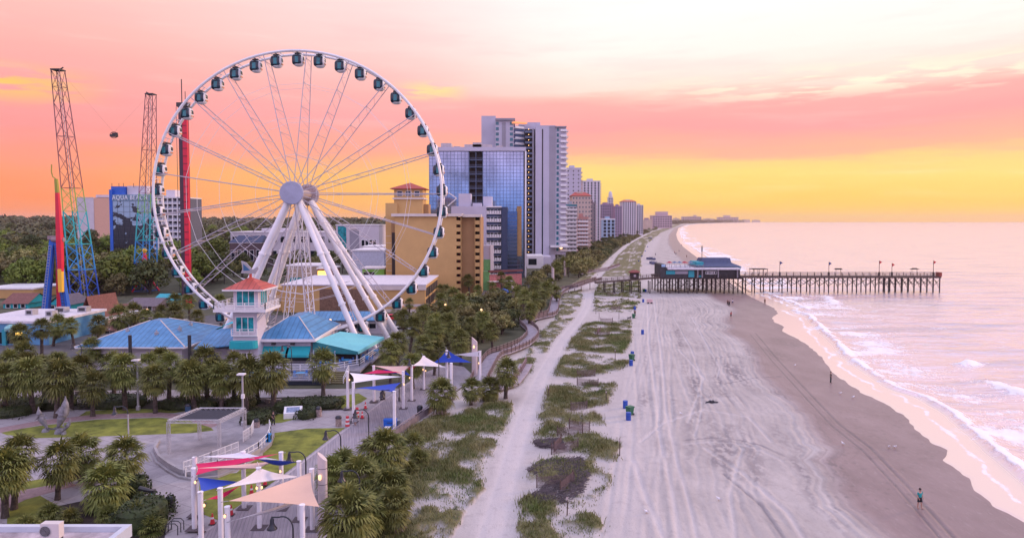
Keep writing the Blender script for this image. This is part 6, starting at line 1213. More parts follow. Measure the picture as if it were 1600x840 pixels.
sail('small crimson sail behind the front posts', 'crimson', [(322, 780, A_[3]), (344, 779, A_[4] + 1), (377, 757, A_[6] - 2)], .1)
sail('largest beige sail reaching to the tall pylon', 'beige', [(357, 782, A_[5]), (486, 737, A_[9]), (499, 791, A_[10])], .10)
sail('thin white sail nearest the camera', 'white', [(366, 812, A_[5]), (430, 796, A_[10]), (499, 770, A_[9] - 2)], .02)
sail('white sail at the front left of the farther shade group', 'white', [(546, 582, B_[1]), (552, 598, B_[2]), (629, 588, B_[4])], .12)
sail('crimson sail in the farther shade group', 'crimson', [(566, 584, B_[3] - 2), (590, 577, B_[3]), (628, 581, B_[4])], .05)
sail('blue sail half hidden behind the peach one', 'blue', [(586, 580, B_[3]), (628, 571, B_[6]), (641, 586, B_[6] - 2)], .08)
sail('peach sail in the farther shade group', 'peach', [(584, 571, B_[3]), (642, 571, B_[6]), (630, 586, B_[4])], .18)
sail('tiny crimson sail corner by the tall lamp post', 'crimson', [(635, 577, B_[6] - 1), (652, 571, B_[7]), (644, 572, B_[6])], .05)
sail('grey white peaked sail in the farther shade group', 'greywhite', [(644, 571, B_[6]), (661, 555, B_[7]), (698, 574, B_[8] - 2)], .16)
sail('blue peaked sail hung like a pyramid', 'blue', [(676, 567, B_[8]), (698, 546, B_[8] + .3), (737, 566, B_[8] - 3)], .16)
sail('small white sail between the blue peak and the far pylon', 'white', [(707, 554, B_[10] + 4), (749, 548, B_[10]), (749, 557, B_[10])], .12)
sail('low blue sail at the front of the farther shade group', 'blue', [(555, 606, B_[2]), (627, 597, B_[4]), (616, 612, B_[5])], .14)
# pylons with slanted tops and lamps
pylm = M('pylon_panel', (.58, .50, .50), .6, .06, .6)
def pylon(px0, px1, pyt, hh, lab, lamps):
    g = G((px0 + px1) / 2, pyt, hh); w = (px1 - px0) * g.y / F / 2; o = T('light_pylon', lab, 'pylon', (g.x, g.y, .1)); m = MB(); n = 20
    vs = [(w * math.cos(2 * pi * k / n), w * .8 * math.sin(2 * pi * k / n), 0) for k in range(n)] + [(w * math.cos(2 * pi * k / n), w * .8 * math.sin(2 * pi * k / n), hh - w * .9 - w * .9 * math.cos(2 * pi * k / n)) for k in range(n)]
    m.add(vs, [(i, (i + 1) % n, n + (i + 1) % n, n + i) for i in range(n)] + [tuple(range(n, 2 * n))]); m.o('shaft', pylm, o, True); m = MB()
    for z in (hh * .6, hh * .8): m.lathe([(w * 1.01, -.02), (w * 1.01, .02)], (0, 0, z), 20)
    m.v = [(x, y * .81, z) for x, y, z in m.v]; m.o('joint_ring', dark, o)
    for z in lamps: m = MB(); m.lathe([(.06, -.1), (.12, 0), (.12, .25), (.06, .32)], (-.1, -w * .8 - .12, z), 8); m.o('wall_lamp', lampglow, o)
    return o
pylon(496, 511, 708, 6.4, 'tall pale pylon with a slanted top beside the near shade sails', [4.4])
pylon(737, 746, 527, 6.6, 'tall pale pylon with a slanted top beside the farther shade sails', [5.0])
for px0, px1, pyt, hh, lab in ((861.5, 866, 416, 7, 'pale pylon standing behind the bend of the dune boardwalk'), (881, 884.5, 407, 7, 'slim pale pylon by the pier approach'), (799.5, 804, 446, 7, 'pale pylon beside the blue parasols before the hotel')): pylon(px0, px1, pyt, hh, lab, [])
# ================================================================ LAMPS
lampd = M('lamp_black', (.02, .024, .035), .35, .1); globe = M('lamp_globe', (.75, .68, .66), .3, .02)
def bell_lamp(px, py, d_, lab, hz_=4.2, lit=False, single=True, pole=dark):
    g = G(px, py, hz_); o = T('street_lamp', lab, 'street lamp', (g.x + 1.45 * d_, g.y, .15)); d1 = -d_; m = MB(); m.lathe([(.16, 0), (.16, .5), (.08, .6), (.065, hz_ - .6)], n=8); m.o('pole', pole, o, True)
    m = MB(); m.tube([(0, 0, hz_ - .6)] + [(d1 * (.72 - .72 * math.cos(a)), 0, hz_ - .6 + .85 * math.sin(a)) for a in np.linspace(.3, pi / 2 + .35, 8)] + [(d1 * 1.45, 0, hz_ + .2)], .055, 6); ar_ = m.o('arm', lampd, o)
    m = MB(); m.lathe([(.04, .25), (.10, .12), (.14, 0), (.15, -.25), (.24, -.45), (.36, -.60), (.36, -.64), (.1, -.62)], (d1 * 1.45, 0, hz_), 12); m.o('bell_shade', lampd, ar_, True)
    m = MB(); m.lathe([(.02, -.78), (.12, -.72), (.14, -.64), (.05, -.60)], (d1 * 1.45, 0, hz_), 8); m.o('bulb', lampglow if lit else globe, ar_); return o
bell_lamp(425, 815, 1, 'black bell street lamp lowest in the frame under the near sails'); bell_lamp(452, 712, 1, 'black bell street lamp behind the blue sail, by the lawn edge'); bell_lamp(509, 678, 1, 'black bell street lamp at the lawn corner left of the boardwalk'); bell_lamp(555, 645, 1, 'black bell street lamp over the walking person'); bell_lamp(597, 614, 1, 'black lamp with a box head before the low blue sail')
bell_lamp(534, 742, 1, 'bell street lamp among the palms right of the near pylon'); bell_lamp(179, 640, 1, 'lamp post with a pale globe standing at the lawn oval', 4.6, pole=galv); bell_lamp(441, 543, 1, 'lamp before the teal restaurant awning', 5); bell_lamp(113, 540, 1, 'lamp at the left corner of the blue pavilion roof', 5); bell_lamp(701, 553, -1, 'grey bell lamp above the grey white peaked sail', 5.4); bell_lamp(640, 565, -1, 'slim lamp beside the tiny crimson sail', 5.6)
for px, py0, py1, lab in ((216, 562, 640, 'tall grey light pole rising out of the palm row'), (380, 584, 665, 'tall grey light pole at the corner of the stage canopy')):
    b = G(px, py1); h = P(px, py0, b.y).z; o = T('light_pole', lab, 'light pole', (b.x, b.y, 0)); m = MB(); m.lathe([(.28, 0), (.28, .5), (.15, .6), (.11, h)], n=8); m.o('pole', galv, o, True); m = MB(); m.box((0, -.3, h + .05), (.9, .7, .16)); m.box((.1, -.2, h * .58), (.35, .3, .5)); m.o('lamp_head', white, o)
LB = []
def litglobe(px, py, hz_=4.): g = G(px, py, hz_); o = T('globe_lamp', 'x', 'street lamp', (g.x, g.y, 0)); m = MB(); m.bar((0, 0, 0), (0, 0, hz_ - .2), .06, 6); m.o('pole', dark, o); m = MB(); m.lathe([(.05, -.25), (.26, -.1), (.28, .08), (.08, .3)], (0, 0, hz_), 10); m.o('globe', lampglow, o, True); LB.append(o)
for px, py in ((363, 580), (152, 500), (194, 482), (230, 484), (107, 486), (412, 348 + 160), (696, 476), (752, 484), (516, 500)): litglobe(px, py)
ordinal(LB, 'small lit globe lamp on a thin dark pole, {} from the left', group='small lit globe lamps')
LT = []
def sidelamp(px, py, Y): p = P(px, py, Y - .35); o = T('post_lantern', 'x', 'lantern', p); m = MB(); m.lathe([(.04, -.11), (.08, -.05), (.08, .06), (.04, .12)], n=8); m.o('glass', lampglow, o); m = MB(); m.box((0, .14, .05), (.1, .3, .08)); m.o('bracket', dark, o); LT.append(o)
for px, py, Y in ((305, 753, A_[2]), (319, 789, A_[3]), (351, 806, A_[5]), (438, 736, A_[8]), (401, 762, A_[7]), (409, 761, A_[7]), (546, 593, B_[1]), (631, 600, B_[4]), (640, 590, B_[6]), (661, 577, B_[7]), (665, 579, B_[7]), (697, 564, B_[8]), (748, 567, B_[10])): sidelamp(px, py, Y)
ordinal(LT, 'small glowing lantern fixed to a sail post, {} from the left', group='lanterns on the sail posts')
# ================================================================ PARK OBJECTS
conem = M('cone_red', (.60, .03, .05), .5, .05)
CN = []
def cone(px, py): g = G(px, py, .16); o = T('traffic_cone', 'x', 'traffic cone', g); m = MB(); m.box((0, 0, .03), (.5, .5, .06)); m.o('base', dark, o); m = MB(); m.lathe([(.2, .06), (.13, .45)], n=10); m.lathe([(.10, .6), (.045, .9)], n=10); co_ = m.o('cone', conem, o); m = MB(); m.lathe([(.131, .45), (.101, .6)], n=10); m.o('white_collar', white, co_); CN.append(o)
for px, py in ((332, 818), (361, 804), (393, 772), (414, 757), (571, 638), (566, 653), (315, 832), (552, 672 - 18)): cone(px, py)
ordinal(CN, 'red traffic cone with a white collar on the boardwalk, {} from the left', group='traffic cones')
for px, py, lab in ((543, 665, 'red and white striped barrel at the boardwalk edge by the bin'), (558, 651, 'red and white striped barrel behind the walking person')):
    g = G(px, py, .16); o = T('striped_barrel', lab, 'traffic barrel', g)
    for k in range(5): m = MB(); m.lathe([(.28 - .02 * k, .24 * k), (.27 - .02 * k, .24 * (k + 1))], n=12); m.o('stripe', conem if k % 2 == 0 else white, o)
BN = []
def bin_(px, py, c=concrete): g = G(px, py, .03); o = T('litter_bin', 'x', 'bin', g); m = MB(); m.lathe([(.36, 0), (.36, .95)], n=14); bo_ = m.o('body', c, o, True); m = MB(); m.lathe([(.40, .95), (.40, 1.05), (.28, 1.25), (.1, 1.3)], n=14); m.o('lid', lampd, bo_, True); BN.append(o)
bin_(529, 665, M('bin_stone', (.36, .28, .26), .9, .3, 6)); bin_(498, 650, MATS['bin_stone']); bin_(401, 670, MATS['bin_stone']); bin_(267, 796, dark); bin_(598, 625, dark); bin_(656, 648, dark); bin_(294, 645, M('bin_blue', (.03, .08, .16), .6))
ordinal(BN, 'round litter bin with a dark domed lid, {} from the left in the park', group='litter bins in the park')
BE = []
for px, py in ((408, 628), (455, 630), (480, 628), (428, 629), (112, 616), (134, 616), (316, 618)):
    g = G(px, py, .01); o = T('park_bench', 'x', 'bench', g); m = MB(); m.box((0, 0, .47), (2.0, .55, .1)); m.o('seat', M('bench_stone', (.24, .2, .18), .9), o)
    for x in (-.8, .8): m = MB(); m.box((x, 0, .21), (.3, .5, .42)); m.o('leg', MATS['bench_stone'], o)
    BE.append(o)
ordinal(BE, 'low stone bench on the promenade, {} from the left', group='stone benches')
g = G(458, 652, .01); o = T('information_board', 'white slanted information board beside the planting bed', 'information board', g, .2); m = MB(); m.add([(-1.1, -.5, 0), (1.1, -.5, 0), (1.1, .5, 0), (-1.1, .5, 0), (-1.1, -.5, .7), (1.1, -.5, .7), (1.1, .5, 1.35), (-1.1, .5, 1.35)], [(3, 2, 1, 0), (0, 1, 5, 4), (1, 2, 6, 5), (2, 3, 7, 6), (3, 0, 4, 7), (4, 5, 6, 7)]); m.o('stand', white, o); m = MB(); m.add([(-.8, -.36, .80), (.8, -.36, .80), (.8, .36, 1.27), (-.8, .36, 1.27)], [(0, 1, 2, 3)]); m.v = [(x, y, z + .006) for x, y, z in m.v]; m.o('panel', M('board_blue', (.22, .28, .42), .4, .3, 3), o)
for i, (px, py, c, d_, lab) in enumerate(((610, 668, bluep, (1.5, .8, 1.0), 'blue bin chest on the boardwalk by the right railing'), (606, 674, white, (.7, .5, .5), 'small white box in front of the blue bin chest'), (621, 664, galv, (.8, .6, .6), 'grey box behind the blue bin chest'))):
    g = G(px, py, .15); o = T('storage_box', lab, 'box', g); m = MB(); m.box((0, 0, d_[2] / 2), d_); m.o('body', c, o); m = MB(); m.box((0, 0, d_[2] + .04), (d_[0] * 1.05, d_[1] * 1.05, .08)); m.o('lid', c, o); m = MB(); m.box((0, -d_[1] / 2 - .03, d_[2] * .75), (d_[0] * .4, .05, .06)); m.o('handle', dark, o)
g = G(420, 695, .02); o = T('newspaper_box', 'blue newspaper box beside the stage wall', 'newspaper box', g); m = MB(); m.box((0, 0, .7), (.5, .5, 1.2)); m.box((0, 0, .06), (.4, .4, .12)); m.o('cabinet', M('bright_blue_box', (.03, .25, .6), .4), o); m = MB(); m.box((.27, 0, .9), (.04, .35, .5)); m.o('display_window', dark, o)
g = G(237, 790, .02); o = T('park_telescope', 'dark coin telescope on a post with a teal label', 'telescope', g); m = MB(); m.bar((0, 0, 0), (0, 0, 1.1), .07, 8); m.o('post', dark, o); m = MB(); m.tube([(-1.1, .1, 1.55), (-.4, .05, 1.4), (.4, 0, 1.2)], [.22, .2, .12], 8); m.box((.1, 0, 1.25), (.4, .4, .45)); m.o('barrel', dark, o); m = MB(); m.box((.1, -.23, .95), (.14, .05, .5)); m.o('teal_label', tealw, o)
g = G(268, 835, .02); o = T('bike_rack', 'dark metal rack in front of the black bin', 'bike rack', g); m = MB()
for y in (0, .5, 1.): m.tube([(-.5, y, 0), (-.5, y, .7), (-.3, y, .9), (.3, y, .9), (.5, y, .7), (.5, y, 0)], .04, 5)
m.bar((-.5, 0, .1), (-.5, 1, .1), .03, 4); m.o('hoops', dark, o)
# dolphins
stone = M('bronze_stone', (.20, .20, .22), .6, .3, 2)
def dolphin(px, pyb, h, dr, lab):
    g = G(px, pyb, .02); o = T('dolphin_statue', lab, 'statue', g); m = MB(); n = 9; pts = []; rd_ = [.12, .22, .36, .48, .54, .50, .42, .32, .13, .05]
    for i in range(n + 1): t = i / n; pts.append((dr * (.75 * math.sin(t * 2.2 - .4)), 0, h * (.12 + .88 * t)))
    m.tube(pts, [r * h / 4.2 for r in rd_], 10); m.o('body', stone, o, True); e = h / 4.2; m = MB(); z = h * .58
    for s_ in (-1, 1): m.add([(dr * .5 * e, s_ * .3 * e, z), (dr * .6 * e, s_ * .3 * e, z + .5 * e), (dr * 1.1 * e, s_ * 1.1 * e, z - .3 * e)], [(0, 1, 2), (2, 1, 0)])
    m.add([(dr * .1 * e, -.06, z - .3 * e), (dr * .1 * e, .06, z - .3 * e), (dr * .1 * e, 0, z + .6 * e), (-dr * .55 * e, 0, z - .2 * e)], [(0, 1, 2), (1, 3, 2), (3, 0, 2), (0, 3, 1)]); m.o('fin', stone, o)
    m = MB(); b0 = pts[0]; m.add([(b0[0] - .8 * e, -.25 * e, b0[2] - .05), (b0[0], 0, b0[2] + .25 * e), (b0[0] + .8 * e, .25 * e, b0[2] - .05), (b0[0], -.15, b0[2] - .1)], [(0, 3, 1), (3, 2, 1), (1, 2, 3), (1, 3, 0)]); m.o('tail_fluke', stone, o); m = MB(); m.lathe([(.6 * e, 0), (.5 * e, .08 * h), (.22 * e, .14 * h)], n=8); m.o('plinth', stone, o, True)
dolphin(94, 676, 4.4, 1, 'tall leaping dolphin statue on the lawn oval'); dolphin(71, 674, 3.0, -1, 'smaller dolphin statue left of the tall one'); dolphin(100, 678, 1.9, 1, 'smallest dolphin statue at the foot of the tall one')
# stage with truss canopy, curved wall and ramp
STG = [(239, 702), (246, 690), (262, 682), (330, 676), (380, 671), (402, 668), (424, 664), (429, 676), (424, 690), (408, 704), (372, 726), (340, 738), (300, 742), (280, 738), (262, 728), (246, 716)]
st = T('open_air_stage', 'low curved concrete stage with steps beside the white ramp', 'stage', (0, 0, 0)); sg = [(p.x, p.y) for p in gp(STG, .45)]; m = MB(); m.prism(sg, .0, .45); m.o('platform', M('stage_concrete', (.32, .30, .32), .85, .2, .6), st)
cx, cy = sum(a for a, b in sg) / len(sg), sum(b for a, b in sg) / len(sg)
for k, (s0, s1, z0_, z1_) in enumerate(((.995, .95, .45, .80), (1.04, .998, .0, .22))):
    m = MB(); n = len(sg); i0, i1 = 9, 17
    for i in range(i0, i1):
        a, b = sg[i % n], sg[(i + 1) % n]; q_ = lambda p, s_: (cx + (p[0] - cx) * s_, cy + (p[1] - cy) * s_); m.prism([q_(a, s0), q_(b, s0), q_(b, s1), q_(a, s1)], z0_, z1_)
    m.o('curved_wall' if k == 0 else 'step', concrete, st)
tr = T('stage_canopy', 'square aluminium truss canopy with a dark mesh panel over the stage', 'canopy', (0, 0, 0)); zt = 3.9; tc_ = [G(263, 658, zt), G(342, 658, zt), G(382, 639, zt), G(311, 639, zt)]
def truss(m, a, b, w=.30, r=.028, n=None):
    a, b = Vector(a), Vector(b); t = (b - a).normalized(); u = Vector((0, 0, 1)) if abs(t.z) < .9 else Vector((0, 1, 0)); e = t.cross(u).normalized() * w / 2; g = e.cross(t).normalized() * w / 2; n = n or max(3, int((b - a).length / .55)); cs = [e + g, e - g, -e - g, -e + g]
    for c in cs: m.bar(a + c, b + c, r, 5)
    for i in range(n):
        for k in range(4): p, q_ = a.lerp(b, i / n), a.lerp(b, (i + 1) / n); m.bar(p + cs[(k + i) % 4], q_ + cs[(k + i + 1) % 4], r * .6, 4)
alu = M('aluminium_truss', (.58, .57, .60), .35, .05, metal=.4)
for i in range(4): m = MB(); truss(m, tc_[i], tc_[(i + 1) % 4]); m.o('truss_beam', alu, tr)
for i in range(4): m = MB(); truss(m, (tc_[i].x, tc_[i].y, .45), tc_[i], .26, .028); m.o('truss_leg', alu, tr)
ctr = sum(tc_, Vector()) / 4; q4_ = [p.lerp(ctr, .13) for p in tc_]; m = MB(); m.add([p + Vector((0, 0, -.02)) for p in q4_] + [p + Vector((0, 0, .03)) for p in q4_], [(3, 2, 1, 0), (4, 5, 6, 7), (0, 1, 5, 4), (1, 2, 6, 5), (2, 3, 7, 6), (3, 0, 4, 7)]); m.o('mesh_panel', M('dark_mesh', (.022, .025, .04), .8, .2, 4), tr)
m = MB()
for a, b in zip(tc_, q4_): m.bar(a, b, .03, 4)
m.o('panel_tie', alu, tr)
rmp = T('ramp_railing', 'white railings of the curved access ramp beside the stage', 'railing', (0, 0, 0)); m = MB(); pts = [(287, 738), (330, 722), (372, 705)]; rails(m, gp(pts, .5), 1.1, .035, 2, .9, post=.04); m.o('inner_rail', white, rmp)
m = MB(); p3 = gp(pts, .55)
for a, b in zip(p3[:-1], p3[1:]):
    for i in range(int((b - a).length / .16)): p = a.lerp(b, i * .16 / (b - a).length); m.box((p.x, p.y, p.z + .5), (.025, .025, 1.0))
m.o('balusters', white, rmp)
m = MB(); pts = [(290, 744), (340, 734), (380, 718), (404, 704), (418, 690), (423, 676), (421, 668)]; rails(m, gp(pts, .5), 1.0, .04, 2, 1.1, post=.045); m.o('outer_rail', white, rmp)
m = MB(); pts = [(380, 690), (392, 682), (396, 672)]; rails(m, gp(pts, .5), 1.2, .04, 3, .7, post=.04); m.o('upper_rail', white, rmp); m = MB(); p3 = gp(pts, .55)
for a, b in zip(p3[:-1], p3[1:]):
    for i in range(int((b - a).length / .14)): p = a.lerp(b, i * .14 / (b - a).length); m.box((p.x, p.y, p.z + .55), (.03, .03, 1.1))
m.o('balusters', white, rmp)
# boardwalk railing and curving dune boardwalk
br = T('boardwalk_railing', 'grey plank railing along the dune side of the boardwalk', 'railing', (0, 0, 0)); m = MB(); RL = [(505, 815), (562, 732), (615, 684), (650, 660), (685, 636), (712, 614)]; rails(m, gp(RL, .15), 1.1, .06, 3, 2.4); m.o('rails', M('grey_rail_wood', (.30, .25, .27), .8, .2, 1.2), br)
m = MB(); p3 = gp(RL, .2)
for a, b in zip(p3[:-1], p3[1:]): n_ = (b - a).cross(Vector((0, 0, 1))).normalized() * .03; m.add([a + n_, b + n_, b + n_ + Vector((0, 0, .85)), a + n_ + Vector((0, 0, .85)), a - n_, b - n_, b - n_ + Vector((0, 0, .85)), a - n_ + Vector((0, 0, .85))], [(0, 1, 2, 3), (7, 6, 5, 4), (3, 2, 6, 7)])
m.o('infill_panel', M('infill_wood', (.19, .16, .18), .85, .2, 1.2), br)
CB = [(748, 596), (757, 580), (772, 556), (790, 549), (808, 542), (822, 535), (833, 523), (829, 513), (820, 505), (824, 500), (842, 495), (862, 490), (866, 480), (868, 468), (874, 458), (884, 452), (898, 448), (914, 442), (936, 436)]
cb = T('dune_boardwalk', 'curving timber boardwalk with railings through the dunes', 'boardwalk', (0, 0, 0)); zc = [.6] * 14 + [.8, 1.2, 1.9, 2.6, 3.3]; ctl = [G(x, y, z) for (x, y), z in zip(CB, zc)]
def cr(p, n=6):
    o_ = []; p = [p[0]] + p + [p[-1]]
    for i in range(1, len(p) - 2):
        for k in range(n): t = k / n; o_.append(.5 * ((2 * p[i]) + (p[i + 1] - p[i - 1]) * t + (2 * p[i - 1] - 5 * p[i] + 4 * p[i + 1] - p[i + 2]) * t * t + (3 * p[i] - p[i - 1] - 3 * p[i + 1] + p[i + 2]) * t ** 3))
    return o_ + [p[-2]]
cp = cr(ctl); Lf, Rt = [], []
for i, p in enumerate(cp): t = (cp[min(i + 1, len(cp) - 1)] - cp[max(i - 1, 0)]); t.z = 0; t.normalize(); n_ = Vector((-t.y, t.x, 0)); Lf.append(p + n_ * 1.25); Rt.append(p - n_ * 1.25)
m = MB(); k = len(cp); dn = Vector((0, 0, -.2)); m.v = [tuple(a) for a in Lf] + [tuple(a) for a in Rt] + [tuple(a + dn) for a in Lf] + [tuple(a + dn) for a in Rt]
for i in range(k - 1): m.f += [(k + i, k + i + 1, i + 1, i), (2 * k + i, 2 * k + i + 1, 3 * k + i + 1, 3 * k + i), (i, i + 1, 2 * k + i + 1, 2 * k + i), (k + i + 1, k + i, 3 * k + i, 3 * k + i + 1)]
m.m = [0] * len(m.f); m.o('deck', M('pale_deck_boards', (.34, .30, .34), .8, .2, 1.2), cb)
rw = M('dune_rail_wood', (.27, .19, .19), .85, .2, 1.2)
for side in (Lf, Rt):
    m = MB(); s2 = side[::2]; rails(m, s2, 1.05, .05, 3, 1.6, post=.06); m.o('railing', rw, cb)
    m = MB()
    for a, b in zip(s2[:-1], s2[1:]): m.add([a + Vector((0, 0, .12)), b + Vector((0, 0, .12)), b + Vector((0, 0, .8)), a + Vector((0, 0, .8))], [(0, 1, 2, 3)])
    m.o('railing_boards', M('dune_rail_boards', (.13, .10, .105), .85, .2, 1.2), cb)
m = MB()
for p in cp[::4]: m.bar((p.x, p.y, -.3), (p.x, p.y, p.z), .12, 5)
m.o('footing_posts', wood, cb)
for pts, lab in (([(905, 428), (925, 424), (950, 420), (968, 414)], 'timber beach access ramp crossing the dune beyond the pier approach'), ([(772, 606), (800, 598), (815, 580), (822, 568)], 'short timber ramp end at the path near the palms')):
    o = T('access_ramp', lab, 'ramp', (0, 0, 0)); p3 = gp(pts, .5); m = MB()
    for a, b in zip(p3[:-1], p3[1:]): n_ = Vector((-(b - a).y, (b - a).x, 0)).normalized() * 1.1; m.add([a - n_, b - n_, b + n_, a + n_, a - n_ + dn, b - n_ + dn, b + n_ + dn, a + n_ + dn], [(0, 1, 2, 3), (7, 6, 5, 4), (0, 4, 5, 1), (2, 6, 7, 3)])
    m.o('deck', MATS['pale_deck_boards'], o); m = MB(); n_ = Vector((.1, 1.1, 0)); rails(m, [p + n_ for p in p3], 1., .05, 3, 1.6); rails(m, [p - n_ for p in p3], 1., .05, 3, 1.6); m.o('railing', rw, o)
# ================================================================ BEACH OBJECTS
BB, BGN = [], []
def barrel(px, py, green=False, lab=None):
    g = G(px, py, 0); o = T('beach_barrel', lab or 'x', 'barrel', (g.x, g.y, 0), rng.uniform(0, 6)); mt = M('green_plastic', (.02, .12, .06), .5) if green else M('blue_plastic', (.015, .07, .38), .45)
    m = MB()
    if green: m.add([(-.3, -.32, .08), (.3, -.32, .08), (.3, .32, .08), (-.3, .32, .08), (-.38, -.42, 1.05), (.38, -.42, 1.05), (.38, .42, 1.05), (-.38, .42, 1.05)], [(3, 2, 1, 0), (0, 1, 5, 4), (1, 2, 6, 5), (2, 3, 7, 6), (3, 0, 4, 7), (4, 5, 6, 7)])
    else: m.lathe([(.32, 0), (.33, .3), (.35, .32), (.33, .36), (.33, .62), (.35, .64), (.33, .68), (.32, .95)], n=14)
    bo_ = m.o('body', mt, o); m = MB()
    if green: m.box((0, .02, 1.1), (.82, .92, .1)); m.bar((-.35, .5, 1.0), (.35, .5, 1.0), .04, 5); m.o('lid', mt, bo_); m = MB(); m.bar((-.36, .36, .14), (-.28, .36, .14), .14, 10); m.bar((.28, .36, .14), (.36, .36, .14), .14, 10); m.o('wheels', dark, bo_)
    else: m.lathe([(.30, .95), (.30, .90)], n=14); m.lathe([(.33, .94), (.34, .96), (.34, .99), (.33, 1.0)], n=14); m.o('rim', mt, bo_)
    (BGN if green else BB).append(o)
for a in ((977, 637), (982, 656), (988, 557), (986, 571), (1004, 522), (992, 484), (1005, 472), (1009, 456), (1003, 401), (998, 409), (1012, 386), (1008, 393), (1020, 376)): barrel(*a)
for a in ((984, 648), (987, 563), (990, 497), (1006, 456)): barrel(*a, green=True)
ordinal(BB, 'blue barrel on the upper beach, {} nearest the camera', key=lambda o: o.location.y, group='blue beach barrels'); ordinal(BGN, 'green wheeled bin on the upper beach, {} nearest the camera', key=lambda o: o.location.y, group='green beach bins')
g = G(1015, 474); o = T('beach_cart', 'pale pink box cart on the sand near the pier', 'cart', g); m = MB(); m.box((0, 0, .8), (1.6, 1.1, 1.0)); m.o('box', M('pale_pink_box', (.6, .42, .42), .7), o); m = MB()
for x in (-.5, .5): m.tube([(x, -.62 , .25), (x, .62, .25)], .25, 10)
m.o('wheels', dark, o)
fencem = M('sand_fence_slats', (.17, .12, .12), .9, .3, 3); FN = []
for px, py, w_, rz in ((891, 680, 3.2, .3), (905, 672, 2.6, -.5), (883, 706, 3.4, .5), (872, 700, 2.6, 1.2), (868, 760, 3.6, .2), (886, 762, 3, 1.1), (916, 588, 3, .2), (918, 603, 3.2, -.25), (941, 526, 3.0, 0), (936, 520, 3, 1.2), (948, 504, 3, .1), (962, 484, 2.6, .2), (905, 640, 2.4, .4), (955, 462, 3, .1)):
    g = G(px, py); o = T('sand_fence', 'x', 'sand fence', (g.x, g.y, 0), rz); m = MB(); n = int(w_ / .11)
    for i in range(n + 1): x = -w_ / 2 + i * w_ / n; m.box((x, 0, .55 + .03 * math.sin(i * 2.1)), (.05, .02, 1.1), .0)
    for z in (.25, .6, .95): m.bar((-w_ / 2, .02, z), (w_ / 2, .02, z), .015, 4)
    m.o('slats', fencem, o); 
    for x in (-w_ / 2, w_ / 2): m = MB(); m.bar((x, .05, -.2), (x, .05, 1.3), .06, 5); m.o('post', wood, o)
    FN.append(o)
ordinal(FN, 'short dark slatted sand fence in the dune grass, {} nearest the camera', key=lambda o: o.location.y, group='sand fences'); SP = []
for px, py, h in ((968, 712, 1.9), (886, 804, 1.6), (857, 622, 1.7), (947, 628, 1.6), (961, 565, 2.2), (936, 499, 1.8), (967, 498, 1.6), (972, 470, 2), (931, 490, 1.7)):
    g = G(px, py); o = T('dune_post', 'x', 'post', (g.x, g.y, 0)); m = MB(); m.tube([(0, 0, -.2), (.03, 0, h * .5), (.0, .02, h)], [.06, .055, .05], 6); m.o('stake', wood, o); m = MB(); m.box((0, -.06, h - .15), (.16, .03, .22)); m.o('tag', M('pale_tag', (.5, .42, .4), .7), o); SP.append(o)
ordinal(SP, 'thin wooden marker post in the dune, {} nearest the camera', key=lambda o: o.location.y, group='dune marker posts')
